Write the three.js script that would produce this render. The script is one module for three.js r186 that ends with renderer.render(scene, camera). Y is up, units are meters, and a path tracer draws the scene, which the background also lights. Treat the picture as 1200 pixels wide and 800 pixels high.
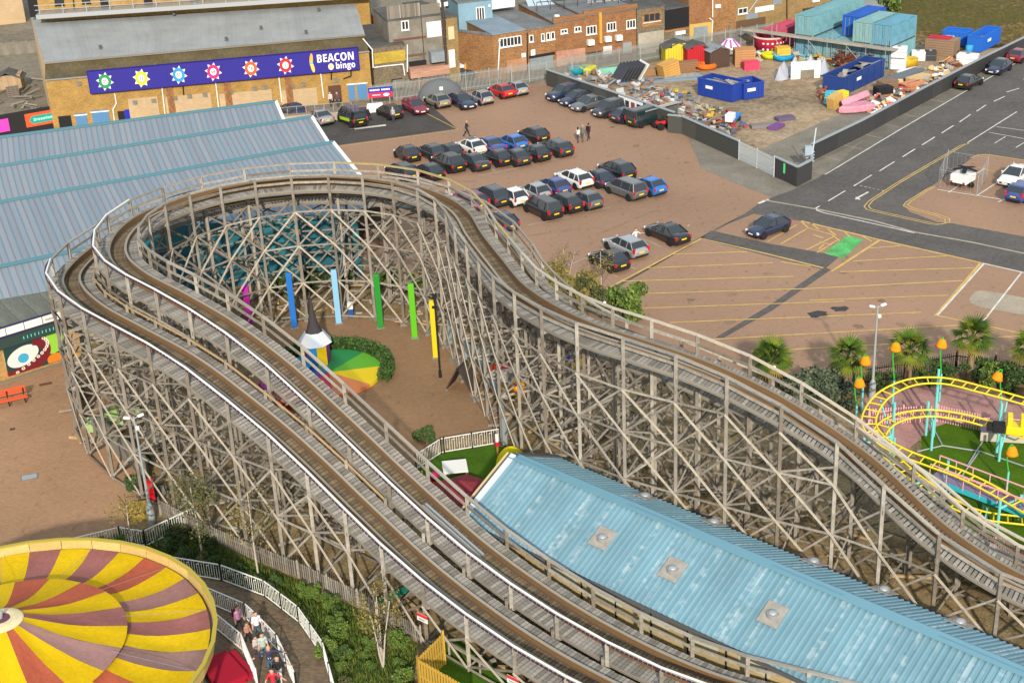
import * as THREE from 'three';
import { mergeGeometries } from 'three/addons/utils/BufferGeometryUtils.js';
import { RoundedBoxGeometry } from 'three/addons/geometries/RoundedBoxGeometry.js';
import { MarchingCubes } from 'three/addons/objects/MarchingCubes.js';

// ---------- camera, sky, sun, exposure ----------
const V = (x, y, z) => new THREE.Vector3(x, y, z), rad = d => d * Math.PI / 180;
const CH = 46, CF = 1720, CR = rad(2.9), CP = Math.atan(810 / 1720);
const SKY = 0.68, scene = new THREE.Scene();
const camera = new THREE.PerspectiveCamera(2 * Math.atan(400 / CF) * 180 / Math.PI, 1.5, 1, 2000);
const cUp = V(0, Math.cos(CP), -Math.sin(CP)), cFw = V(0, -Math.sin(CP), -Math.cos(CP));
camera.position.set(0, CH, 0);
camera.up.copy(cUp.clone().multiplyScalar(Math.cos(CR)).add(V(Math.sin(CR), 0, 0)));
camera.lookAt(camera.position.clone().add(cFw));
const sunDir = V(0.05, Math.tan(rad(27)), 1).normalize();
{ // hazy bright air: pale towards the horizon, soft blue overhead, a broad brightening round the sun
  const w = 256, h = 128, d = new Float32Array(w * h * 4), v = new THREE.Vector3();
  for (let y = 0; y < h; y++) for (let x = 0; x < w; x++) {
    const el = ((y + 0.5) / h - 0.5) * Math.PI, az = ((x + 0.5) / w - 0.5) * 2 * Math.PI; v.set(Math.cos(el) * Math.cos(az), Math.sin(el), Math.cos(el) * Math.sin(az));
    const u = Math.max(0, v.y), k = Math.pow(1 - u, 2.2), g = Math.pow(Math.max(0, v.dot(sunDir)), 6) * 0.35, i = (y * w + x) * 4;
    d[i] = SKY * (0.5 + 0.4 * k + g * 1.1); d[i + 1] = SKY * (0.6 + 0.28 * k + g); d[i + 2] = SKY * (0.7 + 0.1 * k + g * 0.8); d[i + 3] = 1;
  }
  const t = new THREE.DataTexture(d, w, h, THREE.RGBAFormat, THREE.FloatType); t.mapping = THREE.EquirectangularReflectionMapping; t.magFilter = t.minFilter = THREE.LinearFilter; t.needsUpdate = true; scene.background = t; scene.environment = t;
}
const sun = new THREE.DirectionalLight(new THREE.Color(1, 0.89, 0.74), 2.6);
sun.position.copy(sunDir.clone().multiplyScalar(250).add(V(0, 0, -110))); sun.target.position.set(0, 0, -110);
sun.castShadow = true; sun.shadow.radius = 3; sun.shadow.mapSize.set(4096, 4096);
Object.assign(sun.shadow.camera, { left: -110, right: 110, top: 110, bottom: -110, near: 20, far: 600 });
scene.add(sun, sun.target);
const renderer = new THREE.WebGLRenderer({ antialias: true });
renderer.setSize(1024, 682); renderer.shadowMap.enabled = true;
renderer.toneMapping = THREE.LinearToneMapping; renderer.toneMappingExposure = 1.92;

// ---------- helpers ----------
function ray(x, y) {                       // direction seen through a pixel of the 1200 x 800 photograph
  const u = x - 600, v = y - 400, u2 = u * Math.cos(CR) - v * Math.sin(CR), v2 = u * Math.sin(CR) + v * Math.cos(CR);
  return V(u2, 0, 0).addScaledVector(cUp, -v2).addScaledVector(cFw, CF);
}
function G(x, y, h = 0) { const d = ray(x, y); return V(0, CH, 0).addScaledVector(d, (h - CH) / d.y); }   // the point at height h there
function hgt(x, y, topY) {                 // height of something standing at ground pixel x,y whose top shows at topY
  const P = G(x, y), q = new THREE.Vector3();
  let lo = 0, hi = 40;
  for (let i = 0; i < 40; i++) { const m = (lo + hi) / 2; q.set(P.x, m - CH, P.z); const z = q.dot(cFw), u2 = CF * q.x / z, v2 = -CF * q.dot(cUp) / z; (400 - u2 * Math.sin(CR) + v2 * Math.cos(CR) < topY) ? hi = m : lo = m; }
  return (lo + hi) / 2;
}
let seed = 7; const rnd = () => { seed = (seed * 1664525 + 1013904223) >>> 0; return seed / 4294967296; };
const rr = (a, b) => a + (b - a) * rnd();
const used = {}; const numbered = n => { const k = used[n] = (used[n] ?? -1) + 1; return k ? n + '_' + String(k).padStart(3, '0') : n; };
const C = (r, g, b) => new THREE.Color().setRGB(r, g, b);
const S = h => new THREE.Color(h);
const mat = (c, o = {}) => new THREE.MeshPhysicalMaterial({ color: c, roughness: 0.85, specularIntensity: (o.roughness ?? 0.85) > 0.7 ? 0.35 : 1, ...o });   // dusty outdoor surfaces barely shine
function thing(name, label, category, pos, turn = 0, group) {
  const o = new THREE.Group(); o.name = numbered(name); o.userData = { label, category }; if (group) o.userData.group = group;
  if (pos) o.position.copy(pos); o.rotation.y = turn; scene.add(o); return o;
}
function part(name, geo, m, parent) {
  const o = new THREE.Mesh(geo, m); o.castShadow = o.receiveShadow = true;
  o.name = parent ? name : numbered(name); (parent || scene).add(o); return o;
}
function tag(o, label, category, group) { o.userData.label = label; o.userData.category = category; if (group) o.userData.group = group; return o; }
function struct(o) { o.userData.kind = 'structure'; return o; }
function stuff(o) { o.userData.kind = 'stuff'; return o; }
const UB = new THREE.BoxGeometry(1, 1, 1), UC = new THREE.CylinderGeometry(0.5, 0.5, 1, 12), US = new THREE.SphereGeometry(0.5, 14, 10);
const RB = new RoundedBoxGeometry(1, 1, 1, 2, 0.06);
function blk(name, x, y, z, w, h, d, m, parent, ry = 0, geo = UB) {     // box with its base at y
  const o = part(name, geo, m, parent); o.position.set(x, y + h / 2, z); o.scale.set(w, h, d); o.rotation.y = ry; return o;
}
const tmpM = new THREE.Matrix4();
function barMatrix(a, b, w, h, up = V(0, 1, 0)) {
  const z = b.clone().sub(a), L = z.length(); z.normalize();
  if (Math.abs(z.dot(up)) > 0.98) up = V(1, 0, 0);
  const x = up.clone().cross(z).normalize(), y = z.clone().cross(x);
  return new THREE.Matrix4().makeBasis(x.multiplyScalar(w), y.multiplyScalar(h), z.multiplyScalar(L)).setPosition(a.clone().add(b).multiplyScalar(0.5));
}
function bar(name, a, b, w, h, m, parent, geo = UB) {
  const o = part(name, geo, m, parent); barMatrix(a, b, w, h).decompose(o.position, o.quaternion, o.scale); return o;
}
const UCz = new THREE.CylinderGeometry(0.5, 0.5, 1, 8); UCz.rotateX(Math.PI / 2);
const rod = (name, a, b, r, m, parent) => bar(name, a, b, r * 2, r * 2, m, parent, UCz);
function mergeM(geo, list) { return mergeGeometries(list.map(mm => geo.clone().applyMatrix4(mm))); }
function planar(g, s = 1) {                // uv in metres from x,z
  const p = g.attributes.position, uv = new Float32Array(p.count * 2);
  for (let i = 0; i < p.count; i++) { uv[2 * i] = p.getX(i) / s; uv[2 * i + 1] = p.getZ(i) / s; }
  g.setAttribute('uv', new THREE.BufferAttribute(uv, 2)); return g;
}
const W2 = pts => pts.map(q => q.isVector3 ? q : G(q[0], q[1], q[2] || 0));
function polyGeo(pts, y = 0) {
  const s = new THREE.Shape(W2(pts).map(p => new THREE.Vector2(p.x, -p.z))); const g = new THREE.ShapeGeometry(s, 24);
  g.rotateX(-Math.PI / 2); g.translate(0, y, 0); return planar(g);
}
const sheet = (name, pts, y, m) => struct(part(name, polyGeo(pts, y), m));
function strip(pts, w, y) {                // painted line along world points
  const P = W2(pts), pos = [], idx = [];
  P.forEach((p, i) => {
    const a = P[Math.max(0, i - 1)], b = P[Math.min(P.length - 1, i + 1)], t = b.clone().sub(a).setY(0).normalize(), n = V(-t.z, 0, t.x).multiplyScalar(w / 2);
    pos.push(p.x + n.x, y, p.z + n.z, p.x - n.x, y, p.z - n.z);
    if (i) { const k = 2 * i; idx.push(k - 2, k - 1, k, k, k - 1, k + 1); }
  });
  const g = new THREE.BufferGeometry(); g.setAttribute('position', new THREE.Float32BufferAttribute(pos, 3)); g.setIndex(idx); g.computeVertexNormals();
  if (g.attributes.normal.getY(0) < 0) { const ix = g.index.array; for (let i = 0; i < ix.length; i += 3) { const t = ix[i]; ix[i] = ix[i + 1]; ix[i + 1] = t; } g.computeVertexNormals(); }
  return planar(g).toNonIndexed();
}

// ---------- procedural textures ----------
function fbm(n, cells, oct, sd) {          // tileable value noise 0..1
  const out = new Float32Array(n * n); let amp = 1, tot = 0, r = sd;
  const rn = () => { r = (r * 1103515245 + 12345) >>> 0; return r / 4294967296; };
  for (let o = 0; o < oct; o++, cells *= 2, amp *= 0.55) {
    const c = Math.min(cells, n), g = new Float32Array(c * c).map(rn); tot += amp;
    for (let y = 0; y < n; y++) { const fy = y * c / n, iy = fy | 0, ty = fy - iy, sy = ty * ty * (3 - 2 * ty), y1 = ((iy + 1) % c) * c, y0 = iy * c;
      for (let x = 0; x < n; x++) { const fx = x * c / n, ix = fx | 0, tx = fx - ix, sx = tx * tx * (3 - 2 * tx), x1 = (ix + 1) % c;
        const a = g[y0 + ix] + (g[y0 + x1] - g[y0 + ix]) * sx, b = g[y1 + ix] + (g[y1 + x1] - g[y1 + ix]) * sx; out[y * n + x] += amp * (a + (b - a) * sy); } }
  }
  for (let i = 0; i < out.length; i++) out[i] /= tot; return out;
}
const lin2s = v => 255 * (v <= 0.0031308 ? v * 12.92 : 1.055 * Math.pow(v, 1 / 2.4) - 0.055);
function tex(n, fn, rep = 1, srgb = true) {
  const d = new Uint8Array(n * n * 4), c = [0, 0, 0];
  for (let i = 0; i < n * n; i++) { fn(i % n, (i / n) | 0, c, i); for (let k = 0; k < 3; k++) d[4 * i + k] = srgb ? lin2s(Math.min(1, Math.max(0, c[k]))) : 255 * Math.min(1, Math.max(0, c[k])); d[4 * i + 3] = 255; }
  const t = new THREE.DataTexture(d, n, n); t.wrapS = t.wrapT = THREE.RepeatWrapping; t.magFilter = THREE.LinearFilter; t.minFilter = THREE.LinearMipmapLinearFilter; t.generateMipmaps = true;
  if (srgb) t.colorSpace = THREE.SRGBColorSpace; t.repeat.set(rep, rep); t.needsUpdate = true; return t;
}
const N1 = fbm(512, 4, 6, 11), N2 = fbm(512, 8, 5, 29), N3 = fbm(512, 64, 3, 57), N4 = fbm(512, 3, 3, 91);
const grey = (a, b) => tex(512, (x, y, c, i) => { const v = 1 - a * (N1[i] - 0.5) * 2 - b * (N3[i] - 0.5) * 2; c[0] = c[1] = c[2] = v * 0.8; });
const mottle = (base, a = 0.3, b = 0.3, rep = 0.1, tint = [1, 1, 1]) => tex(512, (x, y, c, i) => {     // ground: base colour with coarse and fine patches
  const v = 1 + a * (N1[i] - 0.5) * 2 + b * (N3[i] - 0.5) * 2, k = (N4[i] - 0.5) * 0.9; for (let q = 0; q < 3; q++) c[q] = base[q] * v * (1 + (tint[q] - 1) * k); }, rep);
function pavers(base, spread, rep, bw, bh, n = 1024) {   // small paving bricks: tone differs from brick to brick
  const h = new Float32Array(4096).map(() => rnd()), q = n / 512;
  return tex(n, (x, y, c) => {
    const row = (y / bh) | 0, xx = (x + (row & 1) * bw / 2) % n, col = (xx / bw) | 0, j = (xx % bw < 1 || y % bh < 1) ? 0.72 : 1;
    const i = (((y / q) | 0) * 512 + ((x / q) | 0)), st = Math.max(0, N2[((y * 3) & 511) * 512 + ((x * 3) & 511)] - 0.68) * 2, t = h[(row * 131 + col * 17) & 4095], v = j * (1 + spread * (t - 0.5) + 0.26 * (N1[i] - 0.5) + 0.26 * (N4[i] - 0.5) - st * 0.7), w = (h[(row * 71 + col * 37) & 4095] - 0.5) * spread * 0.4;
    c[0] = base[0] * v * (1 + w); c[1] = base[1] * v; c[2] = base[2] * v * (1 - w);
  }, rep);
}
function planks(base, spread = 0.5) {      // grain running along v
  return tex(512, (x, y, c, i) => { const g = N2[((y >> 4) & 511) * 512 + ((x * 3) & 511)], v = 1 + spread * (g - 0.5) * 1.6 + 0.35 * (N3[i] - 0.5) + 0.3 * (N1[i] - 0.5); for (let q = 0; q < 3; q++) c[q] = base[q] * v; });
}
function brickwall(base, mortar, rep, spread = 0.35) {  // far brickwork, courses too fine to tell apart
  const n = 512, h = new Float32Array(4096).map(() => rnd());
  return tex(n, (x, y, c, i) => { const row = (y / 8) | 0, xx = (x + (row & 1) * 12) % n, col = (xx / 24) | 0, j = xx % 24 < 1.5 || y % 8 < 1.5; const t = h[(row * 131 + col * 17) & 4095], v = (1 + spread * (t - 0.5)) * (1 + 0.45 * (N1[i] - 0.5)); for (let q = 0; q < 3; q++) c[q] = (j ? mortar[q] : base[q]) * v; }, rep);
}
function canvasMat(w, h, draw, o = {}) {
  const cv = document.createElement('canvas'); cv.width = w; cv.height = h; const g = cv.getContext('2d'); draw(g, w, h);
  const t = new THREE.CanvasTexture(cv); t.colorSpace = THREE.SRGBColorSpace; return new THREE.MeshStandardMaterial({ map: t, roughness: 0.6, ...o });
}
const M = {};
M.paver = mat(S('#fff'), { map: pavers([0.325, 0.203, 0.136], 0.12, 1 / 40, 12, 6, 2048), roughness: 0.95 });
M.plaza = mat(S('#fff'), { map: pavers([0.36, 0.215, 0.125], 0.18, 1 / 18, 12, 6), roughness: 0.95 });
M.court = mat(S('#fff'), { map: pavers([0.275, 0.167, 0.092], 0.18, 1 / 18, 12, 6), roughness: 0.95 });
M.path = mat(S('#fff'), { map: pavers([0.16, 0.115, 0.075], 0.5, 1 / 8, 26, 13), roughness: 0.95 });
M.asphalt = mat(S('#fff'), { map: mottle([0.105, 0.097, 0.092], 0.22, 0.25, 1 / 14), roughness: 0.95 });
M.asphaltDark = mat(S('#fff'), { map: mottle([0.07, 0.064, 0.061], 0.25, 0.3, 1 / 9), roughness: 0.95 });
M.slab = mat(S('#fff'), { map: mottle([0.2, 0.18, 0.15], 0.3, 0.25, 1 / 8), roughness: 0.95 });
M.dirt = mat(S('#fff'), { map: mottle([0.29, 0.215, 0.14], 0.6, 0.45, 1 / 22, [1.15, 1, 0.8]), roughness: 1 });
M.earth = mat(S('#fff'), { map: mottle([0.2, 0.145, 0.075], 0.8, 0.7, 1 / 6, [1.3, 1, 0.7]), roughness: 1 });
M.soil = mat(S('#fff'), { map: mottle([0.065, 0.075, 0.022], 0.7, 0.7, 1 / 5, [1.4, 0.9, 0.9]), roughness: 1 });
M.field = mat(S('#fff'), { map: mottle([0.115, 0.082, 0.036], 0.8, 0.6, 1 / 30, [0.6, 1.05, 0.5]), roughness: 1 });
M.turf = mat(S('#fff'), { map: mottle([0.05, 0.115, 0.006], 0.25, 0.3, 1 / 5), roughness: 1 });
M.yellowLine = mat(S('#fff'), { map: mottle([0.52, 0.35, 0.12], 0.25, 0.4, 1 / 3), roughness: 0.9 });
M.whiteLine = mat(S('#fff'), { map: mottle([0.6, 0.57, 0.52], 0.3, 0.45, 1 / 3), roughness: 0.9 });
M.fadedLine = mat(S('#fff'), { map: mottle([0.34, 0.29, 0.24], 0.3, 0.5, 1 / 3), roughness: 0.9 });
M.greenPaint = mat(S('#fff'), { map: mottle([0.1, 0.38, 0.12], 0.5, 0.5, 1 / 4, [2, 1, 1.4]), roughness: 0.9 });
const mm = (r, g, b, o) => mat(C(r, g, b), o);
M.black = mm(0.02, 0.02, 0.022); M.white = mm(0.75, 0.75, 0.73); M.grey = mm(0.25, 0.26, 0.27); M.galv = mm(0.36, 0.38, 0.4, { roughness: 0.5, metalness: 0.35 });
M.glass = mm(0.03, 0.035, 0.045, { roughness: 0.12 }); M.frame = mm(0.78, 0.78, 0.76, { roughness: 0.5 });
M.wood = [[0.245, 0.222, 0.192], [0.21, 0.19, 0.162], [0.285, 0.258, 0.22], [0.175, 0.15, 0.122], [0.33, 0.305, 0.265]].map(c => mat(S('#fff'), { map: planks(c), roughness: 0.95 }));
const pick = a => a[(rnd() * a.length) | 0];
// ---------- ground, roads, paving ----------
{
  const g = new THREE.PlaneGeometry(1600, 1600); g.rotateX(-Math.PI / 2); g.translate(0, -0.004, -300); planar(g);
  struct(part('ground', g, mat(S('#fff'), { map: mottle([0.19, 0.165, 0.125], 0.4, 0.3, 1 / 25), roughness: 1 })));
}
sheet('field', [[960, 45], [1000, 12], [1060, -14], [1260, -75], [1500, -60], [1400, 10], [1215, 52], [1100, 62], [1080, 36]], 0.004, M.field);
sheet('yard_ground', [[641, 98], [795, 152], [865, 187], [908, 207], [932, 215], [950, 196], [1200, 62], [1200, 48], [1080, 34], [960, 44], [900, 46], [760, 74], [690, 86]], 0.004, M.dirt);
sheet('yard_asphalt', [[868, 186], [908, 206], [932, 214], [950, 196], [1100, 118], [1068, 112], [985, 134], [925, 160]], 0.009, M.slab);
sheet('car_park_paving', [[150, 175], [330, 147], [437, 120], [641, 97], [795, 152], [807, 162], [822, 197], [860, 214], [905, 231], [890, 238], [875, 249], [939, 259], [1150, 307], [1340, 350], [1340, 470], [1100, 470], [880, 470], [640, 440], [560, 330], [420, 300], [150, 250]], 0.004, M.paver);
sheet('road', [[905, 231], [860, 214], [950, 190], [1200, 62], [1500, -90], [1500, 380], [1340, 350], [1150, 307], [939, 259], [875, 249], [890, 238]], 0.006, M.asphalt);
sheet('pavement', [[807, 161], [795, 152], [865, 187], [908, 208], [935, 217], [951, 204], [951, 192], [1010, 166], [985, 190], [958, 209], [926, 224], [905, 231], [860, 214], [822, 197]], 0.012, M.slab);
sheet('parking_apron', [[300, 158], [330, 148], [420, 126], [502, 121], [536, 151], [398, 170], [330, 182]], 0.009, M.asphaltDark);
sheet('access_lane', [[834, 270], [900, 285], [985, 300], [966, 316], [900, 300], [823, 280]], 0.009, M.asphalt);
sheet('drain_strip', [[700, 343], [712, 337], [878, 248], [885, 250], [834, 270], [823, 280], [716, 341]], 0.01, M.asphalt);
sheet('drain_strip', [[838, 396], [900, 359], [966, 313], [974, 316], [905, 364], [848, 396]], 0.011, M.asphalt);
sheet('parking_island', [[1060, 240], [1085, 223], [1143, 183], [1154, 180.5], [1200, 187], [1400, 215], [1400, 320], [1200, 277], [1118, 262], [1098, 260], [1066, 248]], 0.011, M.paver);
sheet('bay_paving', [[1140, 345], [1144, 341], [1152, 340.5], [1170, 343], [1240, 356], [1240, 375], [1195, 368], [1150, 360], [1138, 355], [1136, 350]], 0.009, mat(S('#fff'), { map: mottle([0.34, 0.29, 0.225], 0.2, 0.2, 1 / 6) }))
sheet('parking_lane', [[951, 191], [1010, 161], [1080, 123], [1150, 86], [1200, 61], [1290, 13], [1300, 14], [1130, 108], [1060, 149], [975, 200], [967, 204], [951, 203]], 0.01, mat(S('#fff'), { map: mottle([0.155, 0.14, 0.12], 0.3, 0.25, 1 / 8) }));
// park side
sheet('park_ground', [[-200, 420], [90, 400], [180, 300], [420, 300], [560, 330], [640, 440], [880, 440], [1340, 430], [1340, 900], [-200, 900]], 0.006, M.earth);
sheet('forecourt_paving', [[-160, 470], [0, 447], [95, 422], [170, 520], [158, 560], [160, 612], [110, 634], [0, 672], [-160, 715]], 0.011, M.plaza);
sheet('plaza_paving', [[262, 372], [330, 378], [400, 372], [430, 366], [470, 372], [505, 388], [535, 412], [560, 440], [588, 486], [588, 500], [545, 512], [505, 520], [470, 560], [380, 520], [300, 450]], 0.012, M.court);
sheet('queue_path', [[200, 669], [260, 680], [310, 700], [350, 731], [379, 772], [400, 840], [-100, 880], [-100, 690], [0, 672], [110, 645], [172, 641]], 0.012, M.path);
sheet('planting_bed', [[110, 634], [142, 637], [172, 641], [228, 614], [252, 634], [300, 658], [350, 679], [420, 713], [490, 754], [480, 850], [405, 850], [379, 772], [350, 731], [310, 700], [260, 680], [200, 669], [110, 655], [0, 680], [0, 668]], 0.016, M.soil);
sheet('lawn', [[490, 800], [530, 745], [600, 790], [660, 840], [480, 840]], 0.012, M.turf);
sheet('play_lawn', [[492, 545], [519, 530], [580, 521], [612, 532], [560, 620], [520, 600], [480, 560]], 0.016, M.turf);
sheet('ride_turf', [[1080, 512], [1097, 500], [1130, 489], [1200, 503], [1360, 545], [1340, 760], [1130, 660], [1080, 580]], 0.012, mat(S('#fff'), { map: mottle([0.052, 0.112, 0.003], 0.25, 0.35, 1 / 4), roughness: 1 }));
sheet('ride_path', [[1000, 520], [1015, 462], [1100, 452], [1210, 470], [1360, 500], [1360, 545], [1200, 503], [1130, 489], [1097, 500], [1060, 530]], 0.01, mat(S('#fff'), { map: mottle([0.36, 0.2, 0.18], 0.3, 0.3, 1 / 4), roughness: 1 }));

// painted lines: each a flat sheet on the surface
const lineM = { y: M.yellowLine, w: M.whiteLine, f: M.fadedLine };
const line = (c, w, ...pts) => struct(part({ y: 'yellow_line', w: 'white_line', f: 'faded_line' }[c], strip(pts, w, 0.016 + rnd() * 0.003), lineM[c]));
// south lot hatching
for (const [x0, y0, x1, y1] of [[788, 298, 876, 295], [759, 314, 906, 308], [730, 329.5, 930, 324], [721, 345, 955, 338], [744, 361.5, 990, 353], [785, 378, 1080, 366], [830, 398, 1125, 381], [880, 412, 1085, 401], [1050, 290, 1050, 290]])
  if (x1 > x0) line('y', 0.16, [x0, y0], [x1, y1]);
for (const [x0, y0, x1, y1] of [[1000, 306, 1110, 300], [985, 318.5, 1143, 314], [952, 338, 1128, 329], [948, 352, 1113, 346], [1170, 395, 1260, 392], [1019, 291, 1056, 288], [915, 307, 950, 312]])
  line('y', 0.16, [x0, y0], [x1, y1]);
line('y', 0.24, [707, 341], [822, 279.5], [899, 297.5], [965, 314]); line('y', 0.24, [975, 318], [1031, 281.5]); line('y', 0.24, [939, 259], [1031, 281], [1150, 308]);
line('y', 0.24, [1150, 308], [1097, 369.5], [1260, 404]); line('w', 0.16, [1152, 308.5], [1198, 319], [1290, 340]); line('w', 0.16, [1153.5, 309], [1099.5, 369]); line('w', 0.14, [1198, 319], [1150, 380]);
// marked bay with hatching
for (const [a, b] of [[[939, 259], [947, 267]], [[947, 267], [975, 275]], [[975, 275], [985, 283]], [[950, 261], [960, 269]], [[970, 268], [980, 276]], [[990, 272], [1000, 280]], [[1010, 276], [1022, 283]], [[934, 263.5], [900, 283]], [[946, 268], [915, 286]], [[978, 277], [945, 293]], [[984, 280], [958, 296]], [[953, 275], [965, 279]], [[960, 283], [975, 287]], [[960, 292], [966, 286]]]) line('y', 0.16, a, b);
sheet('painted_bay', [[966, 297], [993, 276], [1012, 281], [989, 303]], 0.02, M.greenPaint);
// double yellow lines round the junction
for (const k of [0, 0.4]) {
  const sh = pts => pts.map(([x, y]) => { const p = G(x, y); p.x += k; p.z -= k * 0.2; return p; });
  line('y', 0.11, ...sh([[1132, 168.5], [1125, 171], [1110, 180], [1085, 194.5], [1050, 215], [1018, 236], [1013, 242], [1016, 245.5], [1025, 248], [1090, 262.5], [1098, 263.5], [1108, 261.5], [1108, 257], [1100, 253.5], [1064, 244], [1059, 241], [1062, 237], [1085, 222.5], [1092, 219]]));
}
line('y', 0.14, [1138, 185], [1147, 181.5], [1158, 181], [1200, 187.5]);
line('y', 0.12, [398, 171.5], [470, 161.5], [537, 152], [500, 133]);
// road markings
for (const [x0, y0, x1, y1] of [[1195, 103.5, 1180, 108], [1178, 113, 1165, 119], [1156, 123, 1145, 130.5], [1138, 134, 1125, 143], [1118, 147, 1104, 156], [1096, 160.5, 1081, 170], [1073, 174.5, 1058, 184], [1048.5, 189.5, 1031, 200.5], [1022, 205, 1001, 218], [991, 223.5, 971, 235.5], [1212, 86, 1200, 93]]) line('w', 0.14, [x0, y0], [x1, y1]);
line('w', 0.13, [1230, 52], [1130, 108], [1060, 149], [975, 200], [967, 204.5]);
for (const [x, y] of [[1128, 108], [1107, 120], [1079, 138], [1058, 150], [1034, 162], [1009.5, 174.5], [984.5, 188], [967.5, 204.5]]) line('f', 0.12, [x, y], [x - 25, y - 5.5 - (x < 1000 ? 1 : 0)]);
line('w', 0.13, [1192, 131], [1134, 167.5]); line('w', 0.1, [1159, 155], [1225, 167]); line('w', 0.1, [1168, 148.5], [1240, 158]); line('w', 0.1, [1179, 160], [1166, 168]); line('w', 0.1, [1206, 164], [1191, 173]);
line('w', 0.12, [1099, 222], [1170, 233], [1290, 256]); line('w', 0.12, [1112, 225.5], [1155, 197]); line('w', 0.12, [1145, 229.5], [1172, 212]); line('w', 0.12, [1170, 237], [1178, 233]); line('y', 0.1, [1140, 195], [1167, 201]);
line('f', 0.28, [893, 234], [957, 245], [1025, 259], [1072, 272]); line('w', 0.14, [961, 241.5], [957, 243.5], [957.5, 246.5], [966, 249.5], [1010, 259], [1072, 273]); line('f', 0.25, [1072, 272], [1140, 284], [1290, 316]);
line('w', 0.3, [889, 238.5], [901, 233.5]); line('w', 0.22, [1018, 225], [1005, 232], [1003.5, 233.8]); line('w', 0.2, [1003.5, 231], [1008, 234]);
for (let i = 0; i < 6; i++) line('f', 0.16, [1008 + i * 5, 217.4 + i * 1.1], [1011 + i * 5, 218.2 + i * 1.1]);
// lot bay ticks (worn)
for (const [x0, y0, x1, y1] of [[560, 206.5, 582, 202], [582, 202, 606, 197], [606, 197, 616, 195], [627, 191, 656, 186], [580, 201, 577, 198], [618, 264, 640, 260], [640, 260, 652, 257], [652, 257, 668, 254], [686, 249, 700, 246.5], [700, 246.5, 715, 243], [602, 245, 609, 243], [695, 224, 708, 221], [666, 311, 686, 302], [686, 302, 696, 307], [674, 321, 688, 329], [757, 281, 776, 290], [762, 283, 768, 286], [808, 263, 806, 265.5], [457, 187, 460, 188.5], [464, 190, 471, 194], [736, 313, 745, 315], [718, 322, 724, 324.5], [410, 151, 452, 146], [748, 232, 762, 230]]) line('f', 0.16, [x0, y0], [x1, y1]);
line('w', 0.6, [415, 151], [452, 146.5]); line('w', 0.2, [905, 197], [915, 190]);
// oil drips left in the bays, tyre rubber and repairs
{ const om = mat(S('#fff'), { map: mottle([0.2, 0.135, 0.09], 0.3, 0.4, 1 / 2) }), dm = mat(S('#fff'), { map: mottle([0.25, 0.17, 0.115], 0.3, 0.4, 1 / 3) });
  for (let i = 0; i < 46; i++) { const c = i < 30 ? G(rr(470, 860), rr(140, 300)) : G(rr(790, 1090), rr(300, 400)), n = 11, r = rr(0.15, 0.5), e = rr(0.5, 1.4), pts = []; for (let k = 0; k < n; k++) { const a = k / n * 6.283, q = r * rr(0.6, 1.15); pts.push(V(c.x + Math.cos(a) * q * e, 0, c.z + Math.sin(a) * q)); } sheet('oil_stain', pts, 0.0145 + i * 0.00003, i % 3 ? dm : om); }
  for (const [x0, y0, x1, y1] of [[560, 290, 680, 268], [820, 230, 700, 275], [470, 215, 560, 213]]) struct(part('tyre_mark', strip([[x0, y0], [(x0 + x1) / 2, (y0 + y1) / 2 - 3], [x1, y1]], 0.22, 0.0135), dm)); }
// oil-dark repair patches, manhole covers
for (const [x, y, r] of [[958, 368, 0.65], [985, 362, 0.55], [1150, 377, 0.25]]) {
  const c = G(x, y), n = 14, pts = []; for (let i = 0; i < n; i++) { const a = i / n * 6.283, q = r * rr(0.6, 1.1); pts.push(V(c.x + Math.cos(a) * q * 1.3, 0, c.z + Math.sin(a) * q)); }
  sheet('tar_patch', pts, 0.021, M.tar ??= mm(0.055, 0.05, 0.055));
}
{ const p = G(34, 559), t = thing('drain_cover', 'grey rectangular drain cover with pale rim in the forecourt paving', 'drain cover', p, 0.3); blk('rim', 0, 0.011, 0, 1.1, 0.02, 0.75, M.slab, t); blk('lid', 0, 0.03, 0, 0.9, 0.01, 0.55, M.galv, t); }
{ const p = G(53, 450), t = thing('drain_cover', 'small rusty drain grate set beside the red bench', 'drain cover', p, 0.35); blk('lid', 0, 0.012, 0, 0.9, 0.015, 0.4, mm(0.14, 0.06, 0.035), t); }
{ const p = G(14, 503), t = thing('drain_cover', 'tiny dark drain lid alone in the forecourt paving', 'drain cover', p, 0.35); blk('lid', 0, 0.012, 0, 0.35, 0.015, 0.3, mm(0.1, 0.05, 0.035), t); }
// ---------- the wooden coaster: two tracks side by side round a loop ----------
const NA = [[23, 3.4, -47.3], [18, 3.2, -49.7], [13.02, 2.99, -52.48], [7.93, 2.7, -55.77], [2.95, 3.06, -60], [-1.73, 4.07, -64.67], [-5.82, 5.82, -69.02], [-9.54, 8.15, -72.44], [-13, 10.44, -75.22], [-16.39, 12, -77.97], [-19.81, 12.77, -81.03], [-22.9, 12.88, -84.47], [-25.06, 12.7, -88.42], [-25.82, 12.48, -92.77], [-25.2, 12.27, -97.03], [-23.13, 12.04, -100.66], [-19.9, 11.88, -103.38], [-15.96, 11.7, -104.78], [-11.83, 11.56, -104.78], [-8.07, 11.48, -103.32], [-5.11, 11.44, -100.56], [-3.19, 11.46, -96.85], [-2.14, 11.39, -92.35], [-0.87, 11.39, -87.67], [0.44, 11.46, -83.05], [2.33, 11.69, -78.89], [4.63, 11.91, -75.33], [7.48, 11.91, -72.65], [10.8, 11.35, -70.48], [14.31, 10.2, -68.09], [17.99, 8.1, -65.8], [21.13, 5.7, -62.7], [24.26, 4.2, -60.3], [27.82, 3.4, -58.34]];
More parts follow.
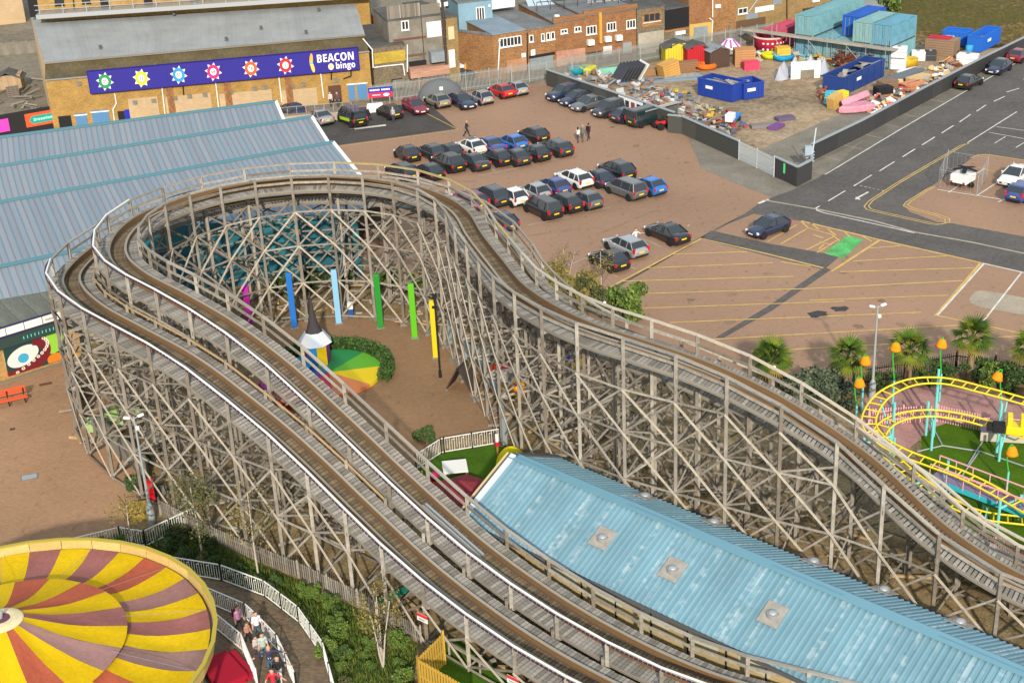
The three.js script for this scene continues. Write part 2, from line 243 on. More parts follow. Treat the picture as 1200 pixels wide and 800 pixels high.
const NB = [2.2, 2.2, 2.3, 2.6, 2.95, 3.95, 5.65, 7.8, 9.65, 11.1, 11.65, 11.7, 11.4, 10.6, 10.2, 10.02, 9.86, 9.69, 9.5, 9.25, 8.94, 8.4, 8.1, 8.3, 8.86, 9.17, 9.45, 9.41, 8.63, 7.49, 5.38, 3.4, 2.5, 2.1];
const TA = [], TB = []; let TL = 0; const TS = [];
{
  const cr = (a, b, c, d, t) => 0.5 * (2 * b + (c - a) * t + (2 * a - 5 * b + 4 * c - d) * t * t + (3 * b - a - 3 * c + d) * t * t * t);
  const n = NA.length, at = (k, i) => i < 0 ? 2 * NA[0][k] - NA[1][k] : i >= n ? 2 * NA[n - 1][k] - NA[n - 2][k] : NA[i][k], bt = i => NB[Math.max(0, Math.min(n - 1, i))];
  for (let i = 0; i < n - 1; i++) for (let j = 0; j < 16; j++) {
    const t = j / 16, q = [0, 1, 2].map(k => cr(at(k, i - 1), at(k, i), at(k, i + 1), at(k, i + 2), t));
    TA.push(V(...q)); TB.push(cr(bt(i - 1), bt(i), bt(i + 1), bt(i + 2), t));
  }
  TA.forEach((p, i) => { if (i) TL += Math.hypot(p.x - TA[i - 1].x, p.z - TA[i - 1].z); TS.push(TL); });
}
// point on the structure: s along track A, o sideways (+ is the inside of the loop), dy from the deck of track k (0 = A, 1 = B)
function trk(s, o, dy, k, abs) {
  let lo = 0, hi = TS.length - 1; while (hi - lo > 1) { const m = (lo + hi) >> 1; TS[m] > s ? hi = m : lo = m; }
  const t = (s - TS[lo]) / (TS[hi] - TS[lo]), a = TA[Math.max(0, lo - 2)], b = TA[Math.min(TA.length - 1, hi + 2)], d = b.clone().sub(a).setY(0).normalize();
  const p = TA[lo].clone().lerp(TA[hi], t), h = (k ? TB[lo] + (TB[hi] - TB[lo]) * t : p.y) - 1.1;
  const oo = o - (k ? 3.15 : 0);
  return V(p.x - d.z * oo, abs ? dy : h + dy, p.z + d.x * oo);
}
const deckY = (s, k) => trk(s, 0, 0, k).y;
function sweep(k, o0, o1, y0, y1, step = 0.6, s0 = 0.1, s1 = TL - 0.1) {   // a timber of rectangular section that follows the track
  const pos = [], idx = [], uv = []; let n = 0;
  for (let s = s0; s <= s1 + 1e-6; s += step, n++) {
    const q = [[o0, y0], [o1, y0], [o1, y1], [o0, y1]].map(([o, y]) => trk(Math.min(s, s1), o, y, k));
    for (let e = 0; e < 4; e++) { const a = q[e], b = q[(e + 1) % 4]; pos.push(a.x, a.y, a.z, b.x, b.y, b.z); uv.push(0, s / 3, 1, s / 3); }
    if (n) for (let e = 0; e < 4; e++) { const i = n * 8 + e * 2; idx.push(i - 8, i, i - 7, i, i + 1, i - 7); }
  }
  const g = new THREE.BufferGeometry(); g.setAttribute('position', new THREE.Float32BufferAttribute(pos, 3)); g.setAttribute('uv', new THREE.Float32BufferAttribute(uv, 2)); g.setIndex(idx); g.computeVertexNormals(); return g;
}
const coaster = thing('wooden_roller_coaster', 'weathered grey timber roller coaster with two tracks looping round the plaza', 'roller coaster');
{
  const w = M.wood, rust = mat(S('#fff'), { map: planks([0.17, 0.1, 0.045], 0.7), roughness: 0.8 }), trough = [[0.135, 0.1, 0.06], [0.11, 0.082, 0.05], [0.17, 0.127, 0.076]].map(c => mat(S('#fff'), { map: planks(c, 0.8), roughness: 0.9 }));
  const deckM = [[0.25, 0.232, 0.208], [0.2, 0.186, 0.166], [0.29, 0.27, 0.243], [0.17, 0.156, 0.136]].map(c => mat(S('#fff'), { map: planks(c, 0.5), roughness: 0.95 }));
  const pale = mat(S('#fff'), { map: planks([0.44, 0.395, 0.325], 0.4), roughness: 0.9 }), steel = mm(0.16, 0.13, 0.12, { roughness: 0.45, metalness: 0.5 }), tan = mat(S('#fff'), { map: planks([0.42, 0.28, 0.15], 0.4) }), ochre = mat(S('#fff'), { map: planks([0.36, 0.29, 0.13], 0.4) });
  const step = 3.05, nb = Math.floor((TL - 0.2) / step) + 1, S_ = i => 0.1 + i * step;
  const sLeft = s => s < 62;                       // the branch and bend where the outside of track B faces the view
  const cand = { ledger: [], diagonal_brace: [], cross_brace: [] };
  const add = (n, a, b, wd, h, m, rank) => cand[n].push({ a, b, wd, h, m, rank });
  const lv = [0.25, 3.2, 6.2, 8.9];
  const planes = [[0, 1.5], [1, -1.5], [0, -1.5]];   // A inside, B outside, between
  for (let i = 0; i < nb; i++) {
    const s = S_(i);
    for (const k of [0, 1]) for (const o of [-1.42, 1.42]) {
      if (k && o > 0) { const a = trk(s, o - 0.02, 0, k), p = bar('post', V(a.x, 0, a.z), V(a.x, a.y + 0.45, a.z), 0.16, 0.16, pick(w), coaster); continue; }
      const a = trk(s, o, 1.12, k), m = pick(w);
      bar('post', V(a.x, 0, a.z), a, 0.16, 0.19, m, coaster);
      if (k === 0 && o > 0 && s > 60 && s < 110) blk('footing', a.x, 0, a.z, 0.7, 0.22, 0.7, M.slab, coaster, rr(0, 1));
    }
    for (const k of [0, 1]) bar('cap_beam', trk(s, -1.5, -0.42, k), trk(s, 1.5, -0.42, k), 0.16, 0.28, pick(w), coaster);
    for (let l = 0; l < 4; l++) {                    // across the bent
      const y = lv[l], hA = deckY(s, 0), hB = deckY(s, 1), top = Math.min(hA, hB);
      if (l && top > y + 1) add('cross_brace', trk(s, 1.4, y, 0, 1), trk(s, -1.4, y, 1, 1), 0.06, 0.14, pick(w), 1);
      const y1 = Math.min(l < 3 ? lv[l + 1] : 99, top - 0.6);
      if (y1 > y + 1) { add('cross_brace', trk(s, 1.4, y, 0, 1), trk(s, -1.4, y1, 1, 1), 0.05, 0.11, pick(w), 2); add('cross_brace', trk(s, 1.4, y1, 0, 1), trk(s, -1.4, y, 1, 1), 0.05, 0.11, pick(w), 3); }
    }
    if (i === nb - 1) continue;
    const s2 = S_(i + 1), mid = (s + s2) / 2;
    planes.forEach(([k, o], pi) => {
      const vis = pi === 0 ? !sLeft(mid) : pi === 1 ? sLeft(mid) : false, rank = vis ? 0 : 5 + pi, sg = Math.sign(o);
      for (let l = 0; l < 4; l++) {
        const y = lv[l], d0 = deckY(s, k), d1 = deckY(s2, k), m = Math.min(d0, d1);
        if (m > y + 0.9) add('ledger', trk(s, o + sg * 0.05, y, k, 1), trk(s2, o + sg * 0.05, y, k, 1), 0.05, 0.12, pick(w), rank);
        let ya = l < 3 ? lv[l + 1] : 99, t0 = Math.min(ya, d0 - 0.35), t1 = Math.min(ya, d1 - 0.35);
        if (l === 3) continue;
        if (lv[l + 1] > m - 0.9 && m - 0.35 < y + 0.8) continue;
        const out = 0.12 * sg, turn = mid > 84;
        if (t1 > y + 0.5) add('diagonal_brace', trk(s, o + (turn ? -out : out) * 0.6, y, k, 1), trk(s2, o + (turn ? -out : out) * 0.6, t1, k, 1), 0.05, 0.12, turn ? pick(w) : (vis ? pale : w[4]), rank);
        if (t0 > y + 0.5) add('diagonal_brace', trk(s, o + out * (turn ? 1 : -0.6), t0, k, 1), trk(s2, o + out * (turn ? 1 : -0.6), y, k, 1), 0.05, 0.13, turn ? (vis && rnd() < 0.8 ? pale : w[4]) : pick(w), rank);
      }
    });
    // hand rails
    for (const [k, o] of [[0, 1.42], [0, -1.42], [1, -1.42]]) {
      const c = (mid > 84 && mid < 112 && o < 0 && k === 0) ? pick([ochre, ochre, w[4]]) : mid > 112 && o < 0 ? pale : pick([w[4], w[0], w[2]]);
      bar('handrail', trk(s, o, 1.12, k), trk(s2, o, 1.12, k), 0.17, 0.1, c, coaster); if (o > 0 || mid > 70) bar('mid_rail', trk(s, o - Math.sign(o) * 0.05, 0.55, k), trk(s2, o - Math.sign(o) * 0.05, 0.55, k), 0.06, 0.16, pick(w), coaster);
      if (o < 0 && mid > 3 && mid < (k ? 68 : 74)) {       // pale lighting strip on the rails of the near branch
        bar('light_strip', trk(s, o - 0.03, 1.2, k), trk(s2, o - 0.03, 1.2, k), 0.09, 0.05, M.white, coaster);
        const L = trk(s, o, 0, k).distanceTo(trk(s2, o, 0, k)), list = [];
        for (let q = 0.06; q < 1; q += 0.085) list.push(barMatrix(trk(s + (s2 - s) * q, o - 0.1, 1.09, k), trk(s + (s2 - s) * (q + 0.06), o - 0.1, 1.09, k), 0.05, 0.09));
        stuff(part('lamp_housing', mergeM(UB, list), M.purpleDark ??= mm(0.045, 0.025, 0.07), coaster));
      }
    }
    if (mid > 38 && mid < 84) bar('guard_rail', trk(s, 1.36, 0.35, 1), trk(s2, 1.36, 0.35, 1), 0.08, 0.09, tan, coaster);
    if (mid > 45 && mid < 80) bar('mid_rail', trk(s, -1.56, -0.75, 0), trk(s2, -1.56, -0.75, 0), 0.05, 0.14, pick(w), coaster);
  }
  // emit braces: the ones in view as parts, what is over the limit joined
  for (const n in cand) {
    cand[n].sort((a, b) => a.rank - b.rank); const rest = [];
    cand[n].forEach((c, i) => i < 290 ? bar(n, c.a, c.b, c.wd, c.h, c.m, coaster) : rest.push(barMatrix(c.a, c.b, c.wd, c.h)));
    if (rest.length) stuff(part(n, mergeM(UB, rest), w[1], coaster));
  }
  // decks: side walkways and the running trough, plank by plank
  for (const [nm, oA, oB, y, mats, wd] of [['deck_plank', 0.6, 1.4, 0, deckM, 0.19], ['deck_plank', -1.4, -0.6, 0, deckM, 0.19], ['trough_plank', -0.46, 0.46, -0.1, trough, 0.2]]) for (const k of [0, 1]) {
    const rest = mats.map(() => []); let n = 0; const lim = nm === 'deck_plank' ? 72 : 120;
    for (let s = 0.4; s < TL - 0.4; s += wd + 0.03) {
      const mi = (rnd() * mats.length) | 0, e = 0.04 * (rnd() - 0.5), yy = y - 0.03 + (rnd() - 0.5) * 0.015;
      const a = trk(s, oA + e, yy, k), b = trk(s, oB + e, yy, k), f = trk(s - 0.05, 0, 0, k), g2 = trk(s + 0.05, 0, 0, k), t = g2.sub(f).normalize(), x = b.clone().sub(a), L = x.length(); x.normalize(); const yv = t.clone().cross(x).normalize(); if (yv.y < 0) yv.negate();
      const z = x.clone().cross(yv), mtx = new THREE.Matrix4().makeBasis(yv.clone().multiplyScalar(0.05), z.clone().multiplyScalar(wd), x.clone().multiplyScalar(L)).setPosition(a.add(b).multiplyScalar(0.5));
      if (s > 12 && n < lim) { n++; const o = part(nm, UB, mats[mi], coaster); mtx.decompose(o.position, o.quaternion, o.scale); } else rest[mi].push(mtx);
    }
    rest.forEach((l, i) => { if (l.length) stuff(part(nm, mergeM(UB, l), mats[i], coaster)); });
  }
  for (const k of [0, 1]) {
    for (const sg of [-1, 1]) {
      part('side_rail', sweep(k, sg * 0.46, sg * 0.58, -0.2, 0.26), rust, coaster);
      part('running_rail', sweep(k, sg * 0.38, sg * 0.44, -0.13, -0.06), steel, coaster);
      part('rail_cap', sweep(k, sg * 0.45, sg * 0.6, 0.265, 0.3), w[sg > 0 ? 2 : 1], coaster);
      part('stringer', sweep(k, sg * 1.22, sg * 1.34, -0.34, -0.065), w[1], coaster);
      part('stringer', sweep(k, sg * 0.38, sg * 0.52, -0.36, -0.22), w[3], coaster);
      part('toe_board', sweep(k, sg * 1.35, sg * 1.39, -0.2, -0.06), w[0], coaster);
    }
  }
  // chain dogs in the trough
  for (const [k, s, l] of [[0, 127, 4.5], [0, 31, 4.5]]) for (const o of [-0.2, 0.05]) bar('brake_bar', trk(s, o, -0.05, k), trk(s + l, o, -0.05, k), 0.12, 0.1, M.galv, coaster);
  for (let i = 39; i < nb; i += 5) { const a = trk(S_(i), -4.7, 1.16, 0); blk('lamp', a.x, a.y - 2.3, a.z, 0.2, 0.24, 0.2, M.white, coaster, 0, US); }
  for (const i of [6, 7, 9]) { const a = trk(S_(i + 1), -1.6, 0, 1); const o = blk('warning_sign', a.x, Math.min(a.y - 1, 1.6), a.z, 0.7, 0.45, 0.04, canvasMat(64, 40, g => { g.fillStyle = '#eee'; g.fillRect(0, 0, 64, 40); g.fillStyle = '#c33'; g.fillRect(0, 0, 64, 18); g.fillStyle = '#555'; g.fillRect(8, 25, 48, 4); g.fillRect(8, 32, 36, 3); }), coaster); o.rotation.y = -0.7; }
}
// timber and rubbish lying under the trestle
{
  const list = [[], [], []];
  for (let i = 0; i < 460; i++) {
    const s = rr(15, TL - 8), p = trk(s, rr(-5, 1.6), 0, 0, 1); if (p.z > -70 && rnd() < 0.7) continue; const a = rr(0, 3.14), L = rr(0.4, 2.2), y = rr(0.05, 0.3), d = V(Math.cos(a) * L / 2, rr(-0.12, 0.2), Math.sin(a) * L / 2), c = V(p.x, y, p.z);
    list[i % 3].push(barMatrix(c.clone().sub(d), c.clone().add(d), rr(0.08, 0.22), rr(0.05, 0.15)));
  }
  list.forEach((l, i) => { const o = part('timber_offcuts', mergeM(UB, l), [M.wood[4], M.wood[2], mat(S('#fff'), { map: planks([0.42, 0.3, 0.16]) })][i]); o.userData = { label: ['pale', 'grey', 'tan'][i] + ' timber offcuts littering the ground under the trestle', category: 'timber', kind: 'stuff' }; });
}
// ---------- buildings ----------
// a facade: plane through two ground pixels; loc() reads a pixel off it as metres along / up
class Facade {
  constructor(name, label, a, b, depth, h, wallM, o = {}) {
    this.A = Array.isArray(a) ? G(...a) : a; this.B = Array.isArray(b) ? G(...b) : b; this.w = this.A.distanceTo(this.B); this.h = h; this.d = depth;
    const dir = this.B.clone().sub(this.A).normalize(); this.dir = dir; this.n = V(-dir.z, 0, dir.x);      // towards the view
    this.t = thing(name, label, o.cat || 'building', this.A, Math.atan2(-dir.z, dir.x), o.group);
    this.wallM = wallM; const g = new THREE.BoxGeometry(this.w, h, depth); this.uv(g); g.translate(this.w / 2, h / 2, -depth / 2); part('wall', g, wallM, this.t);
    if (o.roof !== null) { const r = new THREE.BoxGeometry(this.w + 0.2, o.rt || 0.14, depth + 0.2); const u = r.attributes.position, q = r.attributes.uv; for (let i = 0; i < u.count; i++) q.setXY(i, u.getX(i), u.getZ(i)); r.translate(this.w / 2, h + (o.rt || 0.14) / 2 + 0.002, -depth / 2); part('roof', r, o.roof || M.flatRoof, this.t); }
    if (o.parapet) { this.box('parapet', this.w / 2, h + 0.16, 0.02, this.w + 0.25, o.parapet, 0.3, o.parapetM || wallM); }
  }
  uv(g) { const p = g.attributes.position, n = g.attributes.normal, q = g.attributes.uv; for (let i = 0; i < p.count; i++) q.setXY(i, Math.abs(n.getX(i)) > 0.5 ? p.getZ(i) : p.getX(i), Math.abs(n.getY(i)) > 0.5 ? p.getZ(i) : p.getY(i)); }
  loc(x, y) { const d = ray(x, y), k = this.A.clone().sub(V(0, CH, 0)).dot(this.n) / d.dot(this.n), p = V(0, CH, 0).addScaledVector(d, k); return [p.clone().sub(this.A).dot(this.dir), p.y]; }
  box(name, u, v, z, w, h, d, m, parent) { const o = part(name, UB, m, parent || this.t); o.position.set(u, v + h / 2, z); o.scale.set(w, h, d); return o; }
  rect(x0, y0, x1, y1) { const [u, v] = this.loc((x0 + x1) / 2, (y0 + y1) / 2), [a] = this.loc(x0, (y0 + y1) / 2), [b] = this.loc(x1, (y0 + y1) / 2), t = this.loc((x0 + x1) / 2, y0)[1], l = this.loc((x0 + x1) / 2, y1)[1]; return { u, v, w: b - a, h: t - l, l }; }
  panel(name, x0, y0, x1, y1, m, d = 0.06) { const r = this.rect(x0, y0, x1, y1); return this.box(name, r.u, Math.max(0.02, r.l), d / 2 + 0.003, r.w, r.h, d, m); }
  win(x0, y0, x1, y1, n = 2, fm = M.frame) {
    const r = this.rect(x0, y0, x1, y1), g = new THREE.Group(); g.name = 'window'; this.t.add(g);
    this.box('frame', r.u, r.l, 0.03, r.w, r.h, 0.05, fm, g); this.box('sill', r.u, r.l - 0.09, 0.07, r.w + 0.12, 0.08, 0.13, fm, g);
    const pw = (r.w - 0.12) / n; for (let i = 0; i < n; i++) this.box('pane', r.u - r.w / 2 + 0.06 + pw * (i + 0.5), r.l + 0.1, 0.055, pw - 0.1, r.h - 0.2, 0.02, M.glass, g);
  }
  pipe(m, ...pts) { const q = pts.map(([x, y]) => { const [u, v] = this.loc(x, y); return V(u, Math.max(0, v), 0.1); }); for (let i = 1; i < q.length; i++) rod('pipe', q[i - 1], q[i], 0.07, m, this.t); }
}
M.flatRoof = mat(S('#fff'), { map: mottle([0.16, 0.165, 0.17], 0.35, 0.3, 1 / 8), roughness: 0.95 });
M.feltDark = mat(S('#fff'), { map: mottle([0.09, 0.09, 0.09], 0.4, 0.3, 1 / 7), roughness: 0.95 });
M.yBrick = mat(S('#fff'), { map: brickwall([0.36, 0.215, 0.06], [0.32, 0.21, 0.095], 1 / 4.2), roughness: 0.95 });
M.yBrick2 = mat(S('#fff'), { map: brickwall([0.28, 0.185, 0.075], [0.24, 0.18, 0.1], 1 / 4.2), roughness: 0.95 });
M.rBrick = mat(S('#fff'), { map: brickwall([0.26, 0.115, 0.045], [0.22, 0.135, 0.085], 1 / 4.2, 0.5), roughness: 0.95 });
M.oBrick = mat(S('#fff'), { map: brickwall([0.29, 0.14, 0.055], [0.24, 0.155, 0.09], 1 / 4.2, 0.6), roughness: 0.95 });
M.dirtyBrick = mat(S('#fff'), { map: brickwall([0.165, 0.13, 0.085], [0.17, 0.145, 0.11], 1 / 4.2, 0.6), roughness: 0.95 });
M.render = mat(S('#fff'), { map: mottle([0.36, 0.325, 0.27], 0.25, 0.15, 1 / 6), roughness: 0.95 });
M.renderGrey = mat(S('#fff'), { map: mottle([0.2, 0.185, 0.155], 0.4, 0.2, 1 / 5), roughness: 0.95 });
M.cream = mat(S('#fff'), { map: mottle([0.45, 0.33, 0.2], 0.15, 0.12, 1 / 5), roughness: 0.9 });
M.bluePanel = mm(0.07, 0.2, 0.4, { roughness: 0.6 }); M.shutter = mat(S('#fff'), { map: mottle([0.22, 0.26, 0.29], 0.2, 0.2, 1 / 4) });

// bingo hall
{
  const b = new Facade('bingo_hall', 'yellow brick hall with a long blue sign of numbered balls and a grey pitched roof', [63, 151], [437, 116], 21, 5.6, M.yBrick, { roof: null }), t = b.t, w = b.w;
  const band = mat(S('#fff'), { map: mottle([0.085, 0.07, 0.042], 0.4, 0.4, 1 / 6, [1.8, 1.4, 0.2]), roughness: 0.95 }), roofM = mat(S('#fff'), { map: tex(512, (x, y, c, i) => { const q = (x % 64) < 3 ? 0.86 : 1, v = q * (1 + 0.3 * (N1[i] - 0.5) + 0.18 * (N3[i] - 0.5) + 0.3 * (N2[((y >> 4) & 511) * 512 + x] - 0.5)); c[0] = 0.27 * v; c[1] = 0.285 * v; c[2] = 0.29 * v; }, 1 / 8), roughness: 0.8 });
  const quad = (a, bb, c, d, s = 1) => { const g = new THREE.BufferGeometry().setFromPoints([a, bb, c, a, c, d]); const L = bb.clone().sub(a).length(), D = d.clone().sub(a).length(); g.setAttribute('uv', new THREE.Float32BufferAttribute([0, 0, L, 0, L, D, 0, 0, L, D, 0, D], 2)); g.computeVertexNormals(); return g; };
  part('parapet', quad(V(0, 5.62, 0.08), V(w, 5.62, 0.08), V(w - 0.3, 7.2, -0.7), V(0.2, 7.2, -0.7)), band, t);
  part('roof', quad(V(0.1, 7.22, -0.72), V(w - 0.2, 7.22, -0.72), V(w - 0.2, 9, -21), V(-3.4, 9, -21)), roofM, t);
  for (const pts of [[V(0, 5.6, 0), V(0.2, 7.2, -0.7), V(-3.4, 9, -21), V(-0.01, 0, 0), V(-0.01, 5.6, 0), V(-3.4, 9, -21), V(-0.01, 0, 0), V(-3.4, 9, -21), V(-3.4, 0, -21)], [V(w, 5.6, 0), V(w - 0.2, 9, -21), V(w - 0.3, 7.2, -0.7), V(w, 5.6, 0), V(w, 5.6, -21), V(w - 0.2, 9, -21)]]) { const g = new THREE.BufferGeometry().setFromPoints(pts); g.computeVertexNormals(); g.setAttribute('uv', new THREE.Float32BufferAttribute(new Float32Array(pts.length * 2), 2)); part('gable', g, M.cream, t); }
  b.box('gutter', w / 2, 7.2, -0.62, w - 0.4, 0.16, 0.2, M.slab); b.box('coping', w / 2, 5.5, 0.12, w + 0.1, 0.14, 0.2, M.grey);
  // sign
  const s0 = b.loc(105, 98), s1 = b.loc(419, 68), sg = new THREE.Group(); sg.name = 'sign'; t.add(sg);
  const sw = s1[0] - s0[0], sm = canvasMat(2048, 140, (g, W, H) => {
    g.fillStyle = '#231a86'; g.fillRect(0, 0, W, H); g.fillStyle = '#1c1470'; for (const x of [0.283, 0.49, 0.706, 0.875]) g.fillRect(x * W, 0, 4, H);
    const balls = [['#1f8a4c', '21', 0.057], ['#c9cf22', '13', 0.19], ['#2a8fc8', '57', 0.327], ['#d4246e', '69', 0.455], ['#ec5a24', '18', 0.595], ['#c9242c', '7', 0.725]];
    for (const [c, n, u] of balls) { const x = u * W, y = H * 0.5; g.fillStyle = '#e9e6ee'; for (let k = 0; k < 8; k++) { const a = k * 0.785 + 0.2; g.beginPath(); g.moveTo(x + Math.cos(a) * 66, y + Math.sin(a) * 62); g.lineTo(x + Math.cos(a + 0.3) * 44, y + Math.sin(a + 0.3) * 44); g.lineTo(x + Math.cos(a - 0.3) * 44, y + Math.sin(a - 0.3) * 44); g.fill(); }
      g.fillStyle = c; g.beginPath(); g.arc(x, y, 46, 0, 7); g.fill(); g.fillStyle = '#f4f0ee'; g.beginPath(); g.arc(x, y, 24, 0, 7); g.fill(); g.fillStyle = '#111'; g.font = 'bold 28px sans-serif'; g.textAlign = 'center'; g.textBaseline = 'middle'; g.fillText(n, x, y + 1); }
    g.fillStyle = '#f2a93c'; g.beginPath(); g.ellipse(0.823 * W, H * 0.36, 13, 44, 0.15, 0, 7); g.fill(); g.fillStyle = '#f6c648'; g.beginPath(); g.ellipse(0.826 * W, H * 0.72, 13, 34, -0.2, 0, 7); g.fill(); g.fillStyle = '#4bb0d8'; g.fillRect(0.817 * W, H * 0.5, 26, 9);
    g.fillStyle = '#f2eef6'; g.textAlign = 'left'; g.textBaseline = 'alphabetic'; g.font = 'bold 74px sans-serif'; g.fillText('BEACON', 0.842 * W, 72, 300); g.font = 'bold 58px sans-serif'; g.fillText('bingo', 0.912 * W, 124, 160); g.fillStyle = '#f3d9a0'; g.beginPath(); g.arc(0.895 * W, 106, 22, 0, 7); g.fill();
  });
  const pb = part('board', UB, mm(0.02, 0.015, 0.2), sg); pb.position.set((s0[0] + s1[0]) / 2, 4.95, 0.3); pb.scale.set(sw + 0.2, 2.5, 0.5);
  const pf = part('face', new THREE.PlaneGeometry(sw, 2.4), sm, sg); pf.position.set((s0[0] + s1[0]) / 2, 4.95, 0.556);
  for (const x of [200, 268, 340]) b.panel('brick_pier', x - 4, 96, x + 4, 140, M.rBrick, 0.14);
  for (const [x0, x1] of [[152, 187], [195, 249], [258, 320], [330, 372]]) b.panel('render_panel', x0, 121 - (x0 - 150) * 0.08, x1, 148 - (x0 - 150) * 0.12, M.cream, 0.08);
  for (const x of [189, 252, 326, 375]) b.pipe(M.white, [x, 98 - (x - 189) * 0.09], [x + 4, 133 - (x - 189) * 0.1]); b.pipe(M.white, [134, 109], [136, 121], [132, 128], [134, 143]);
  for (const [x0, y0, x1, y1, m] of [[69, 138, 84, 152, M.black], [89, 135, 102, 150, M.bluePanel], [108, 131, 128, 148, M.bluePanel], [138, 130, 146, 142, M.black], [146, 128, 154, 141, mm(0.02, 0.03, 0.4)], [408, 99, 416, 117, M.bluePanel], [418.5, 98, 430, 116, M.bluePanel], [385, 100, 400, 120, mm(0.1, 0.05, 0.04)]]) { const d = b.panel('door', x0, y0, x1, y1, m, 0.07); if (m === M.bluePanel) { const r = b.rect(x0, y0, x1, y1), k = new THREE.Group(); k.name = 'door_frame'; t.add(k); b.box('lintel', r.u, r.l + r.h, 0.06, r.w + 0.25, 0.12, 0.1, M.frame, k); } }
  for (const [x, y] of [[92, 98], [158, 120], [180, 118], [205, 115], [222, 113], [240, 111], [270, 108], [298, 104], [310, 102], [342, 101], [355, 99], [393, 94]]) b.panel('vent', x - 3, y - 2.5, x + 3, y + 2.5, M.renderGrey, 0.1);
  b.pipe(M.black, [388, 82], [388, 92], [388, 93]); b.pipe(M.black, [411, 79], [411, 89], [402, 92]); b.pipe(M.black, [214, 101], [215, 111]); b.pipe(M.white, [425, 45], [436, 58], [437, 77], [437, 79]);
  for (const [u, z] of [[6, -4], [14, -14], [24, -6], [29, -3], [20, -3], [31, -11]]) { const v = b.box('roof_vent', u, 7.3 - z * 0.088, z, 0.35, 0.3, 0.35, M.feltDark); }
}
// taller block behind, with the walkway
{
  const A = G(36, 27, 9), B = G(430, 1, 9); A.y = B.y = 0; const dir = B.clone().sub(A).normalize(), A2 = A.clone().addScaledVector(dir, 0.4); A2.z -= 2.5; const B2 = B.clone(); B2.z -= 2.5;
  const b = new Facade('hall_rear_block', 'tall ochre brick block behind the bingo hall with a steel walkway along it', A2, B2, 12, 18, M.yBrick, {});
  for (const [x0, x1, y1] of [[63, 74, 6], [95, 105, 4], [223, 231, 5]]) b.win(x0, -8, x1, y1, 1, M.black);
  for (const [x0, y0, x1, y1] of [[33, -5, 44, 20], [117, -8, 127, 12], [168, -10, 178, 8]]) b.panel('door', x0, y0, x1, y1, M.black);
  b.pipe(M.black, [85, -10], [87, 17]); b.pipe(M.black, [246, -10], [247, 8]);
  b.box('walkway', b.w / 2, 9.3, 1.1, b.w, 0.5, 2, M.galv);
  for (let i = 0; i <= 14; i++) { const u = 0.5 + i * (b.w - 1) / 14; b.box('rail_post', u, 9.8, 2, 0.09, 1.1, 0.09, M.galv); } for (const y of [10.3, 10.85]) b.box('guard_rail', b.w / 2, y, 2, b.w, 0.08, 0.08, M.galv);
  for (let i = 0; i < 4; i++) b.box('air_unit', 31 + i * 1.5, 9.9, 0.5, 1.1, 1, 0.7, M.white);
}
// rendered cream house at the top left, with its yard
{
  const f = new Facade('rendered_house', 'blank cream rendered house wall behind the timber yard', [-60, 36], [30, 26], 8, 9, M.cream, {});
  const yard = thing('yard_shed', 'small wooden shed with a grey felt roof in the scrap yard beside the hall', 'shed', G(12, 104), 0.12);
  blk('wall', 0, 0, 0, 3.2, 1.9, 2.2, mat(S('#fff'), { map: planks([0.36, 0.26, 0.16]) }), yard);
  for (const s of [-1, 1]) { const r = blk('roof_slope', s * 0.95, 1.85, 0, 2.2, 0.1, 2.7, M.feltDark, yard); r.rotation.z = -s * 0.42; } 
  const fn = thing('rail_fence', 'grey timber panel fence behind the scrap yard', 'fence', G(-10, 66), 0.12); for (let i = 0; i < 8; i++) blk('panel', -4 + i * 1.6, 0, 0, 1.5, 1.7, 0.08, M.renderGrey, fn); for (let i = 0; i < 9; i++) blk('post', -4.8 + i * 1.6, 0, 0.02, 0.12, 1.9, 0.12, M.wood[1], fn);
  const hd = thing('black_hoarding', 'black hoarding with pink and orange panels beside the bingo hall', 'hoarding', G(-20, 166), Math.atan2(G(-20, 166).z - G(62, 151).z, G(62, 151).x - G(-20, 166).x)); const L = G(-20, 166).distanceTo(G(62, 151));
  blk('panel', L / 2, 0, 0, L, 2.6, 0.12, mm(0.025, 0.024, 0.026), hd); 
  const pk = blk('pink_panel', 1.7, 0.7, 0.08, 2.6, 1.4, 0.04, mm(0.8, 0.06, 0.45), hd), og = part('sign', new THREE.PlaneGeometry(4, 1.5), canvasMat(400, 150, g => { g.fillStyle = '#e8552a'; g.fillRect(0, 0, 400, 150); g.fillStyle = '#11998a'; g.beginPath(); g.moveTo(40, 78); g.lineTo(78, 34); g.lineTo(390, 34); g.lineTo(390, 122); g.lineTo(78, 122); g.fill(); g.fillStyle = '#bfe9dc'; g.font = 'bold 44px sans-serif'; g.fillText('Dreamland', 86, 92, 240); }), hd); og.position.set(6.8, 1.45, 0.07);
  for (let i = 0; i < 26; i++) { const p = G(rr(-10, 52), rr(96, 140)), a = rr(0, 3), d = V(Math.cos(a), 0, Math.sin(a)).multiplyScalar(rr(0.5, 1.6)); p.y = rr(0.1, 0.4); const o = bar('scrap_plank', p.clone().sub(d), p.clone().add(d).setY(rr(0.1, 0.7)), 0.2, 0.08, pick(M.wood)); tag(o, 'loose grey plank on the scrap heap beside the hall', 'plank', 'planks on the scrap heap'); }
  const hp = thing('storage_crate', 'dark crate stacked against the scrap yard shed', 'crate', G(15, 112), 0.4); for (let i = 0; i < 5; i++) blk('slat', 0, i * 0.22, 0, 1.4, 0.18, 1, M.wood[3], hp);
}
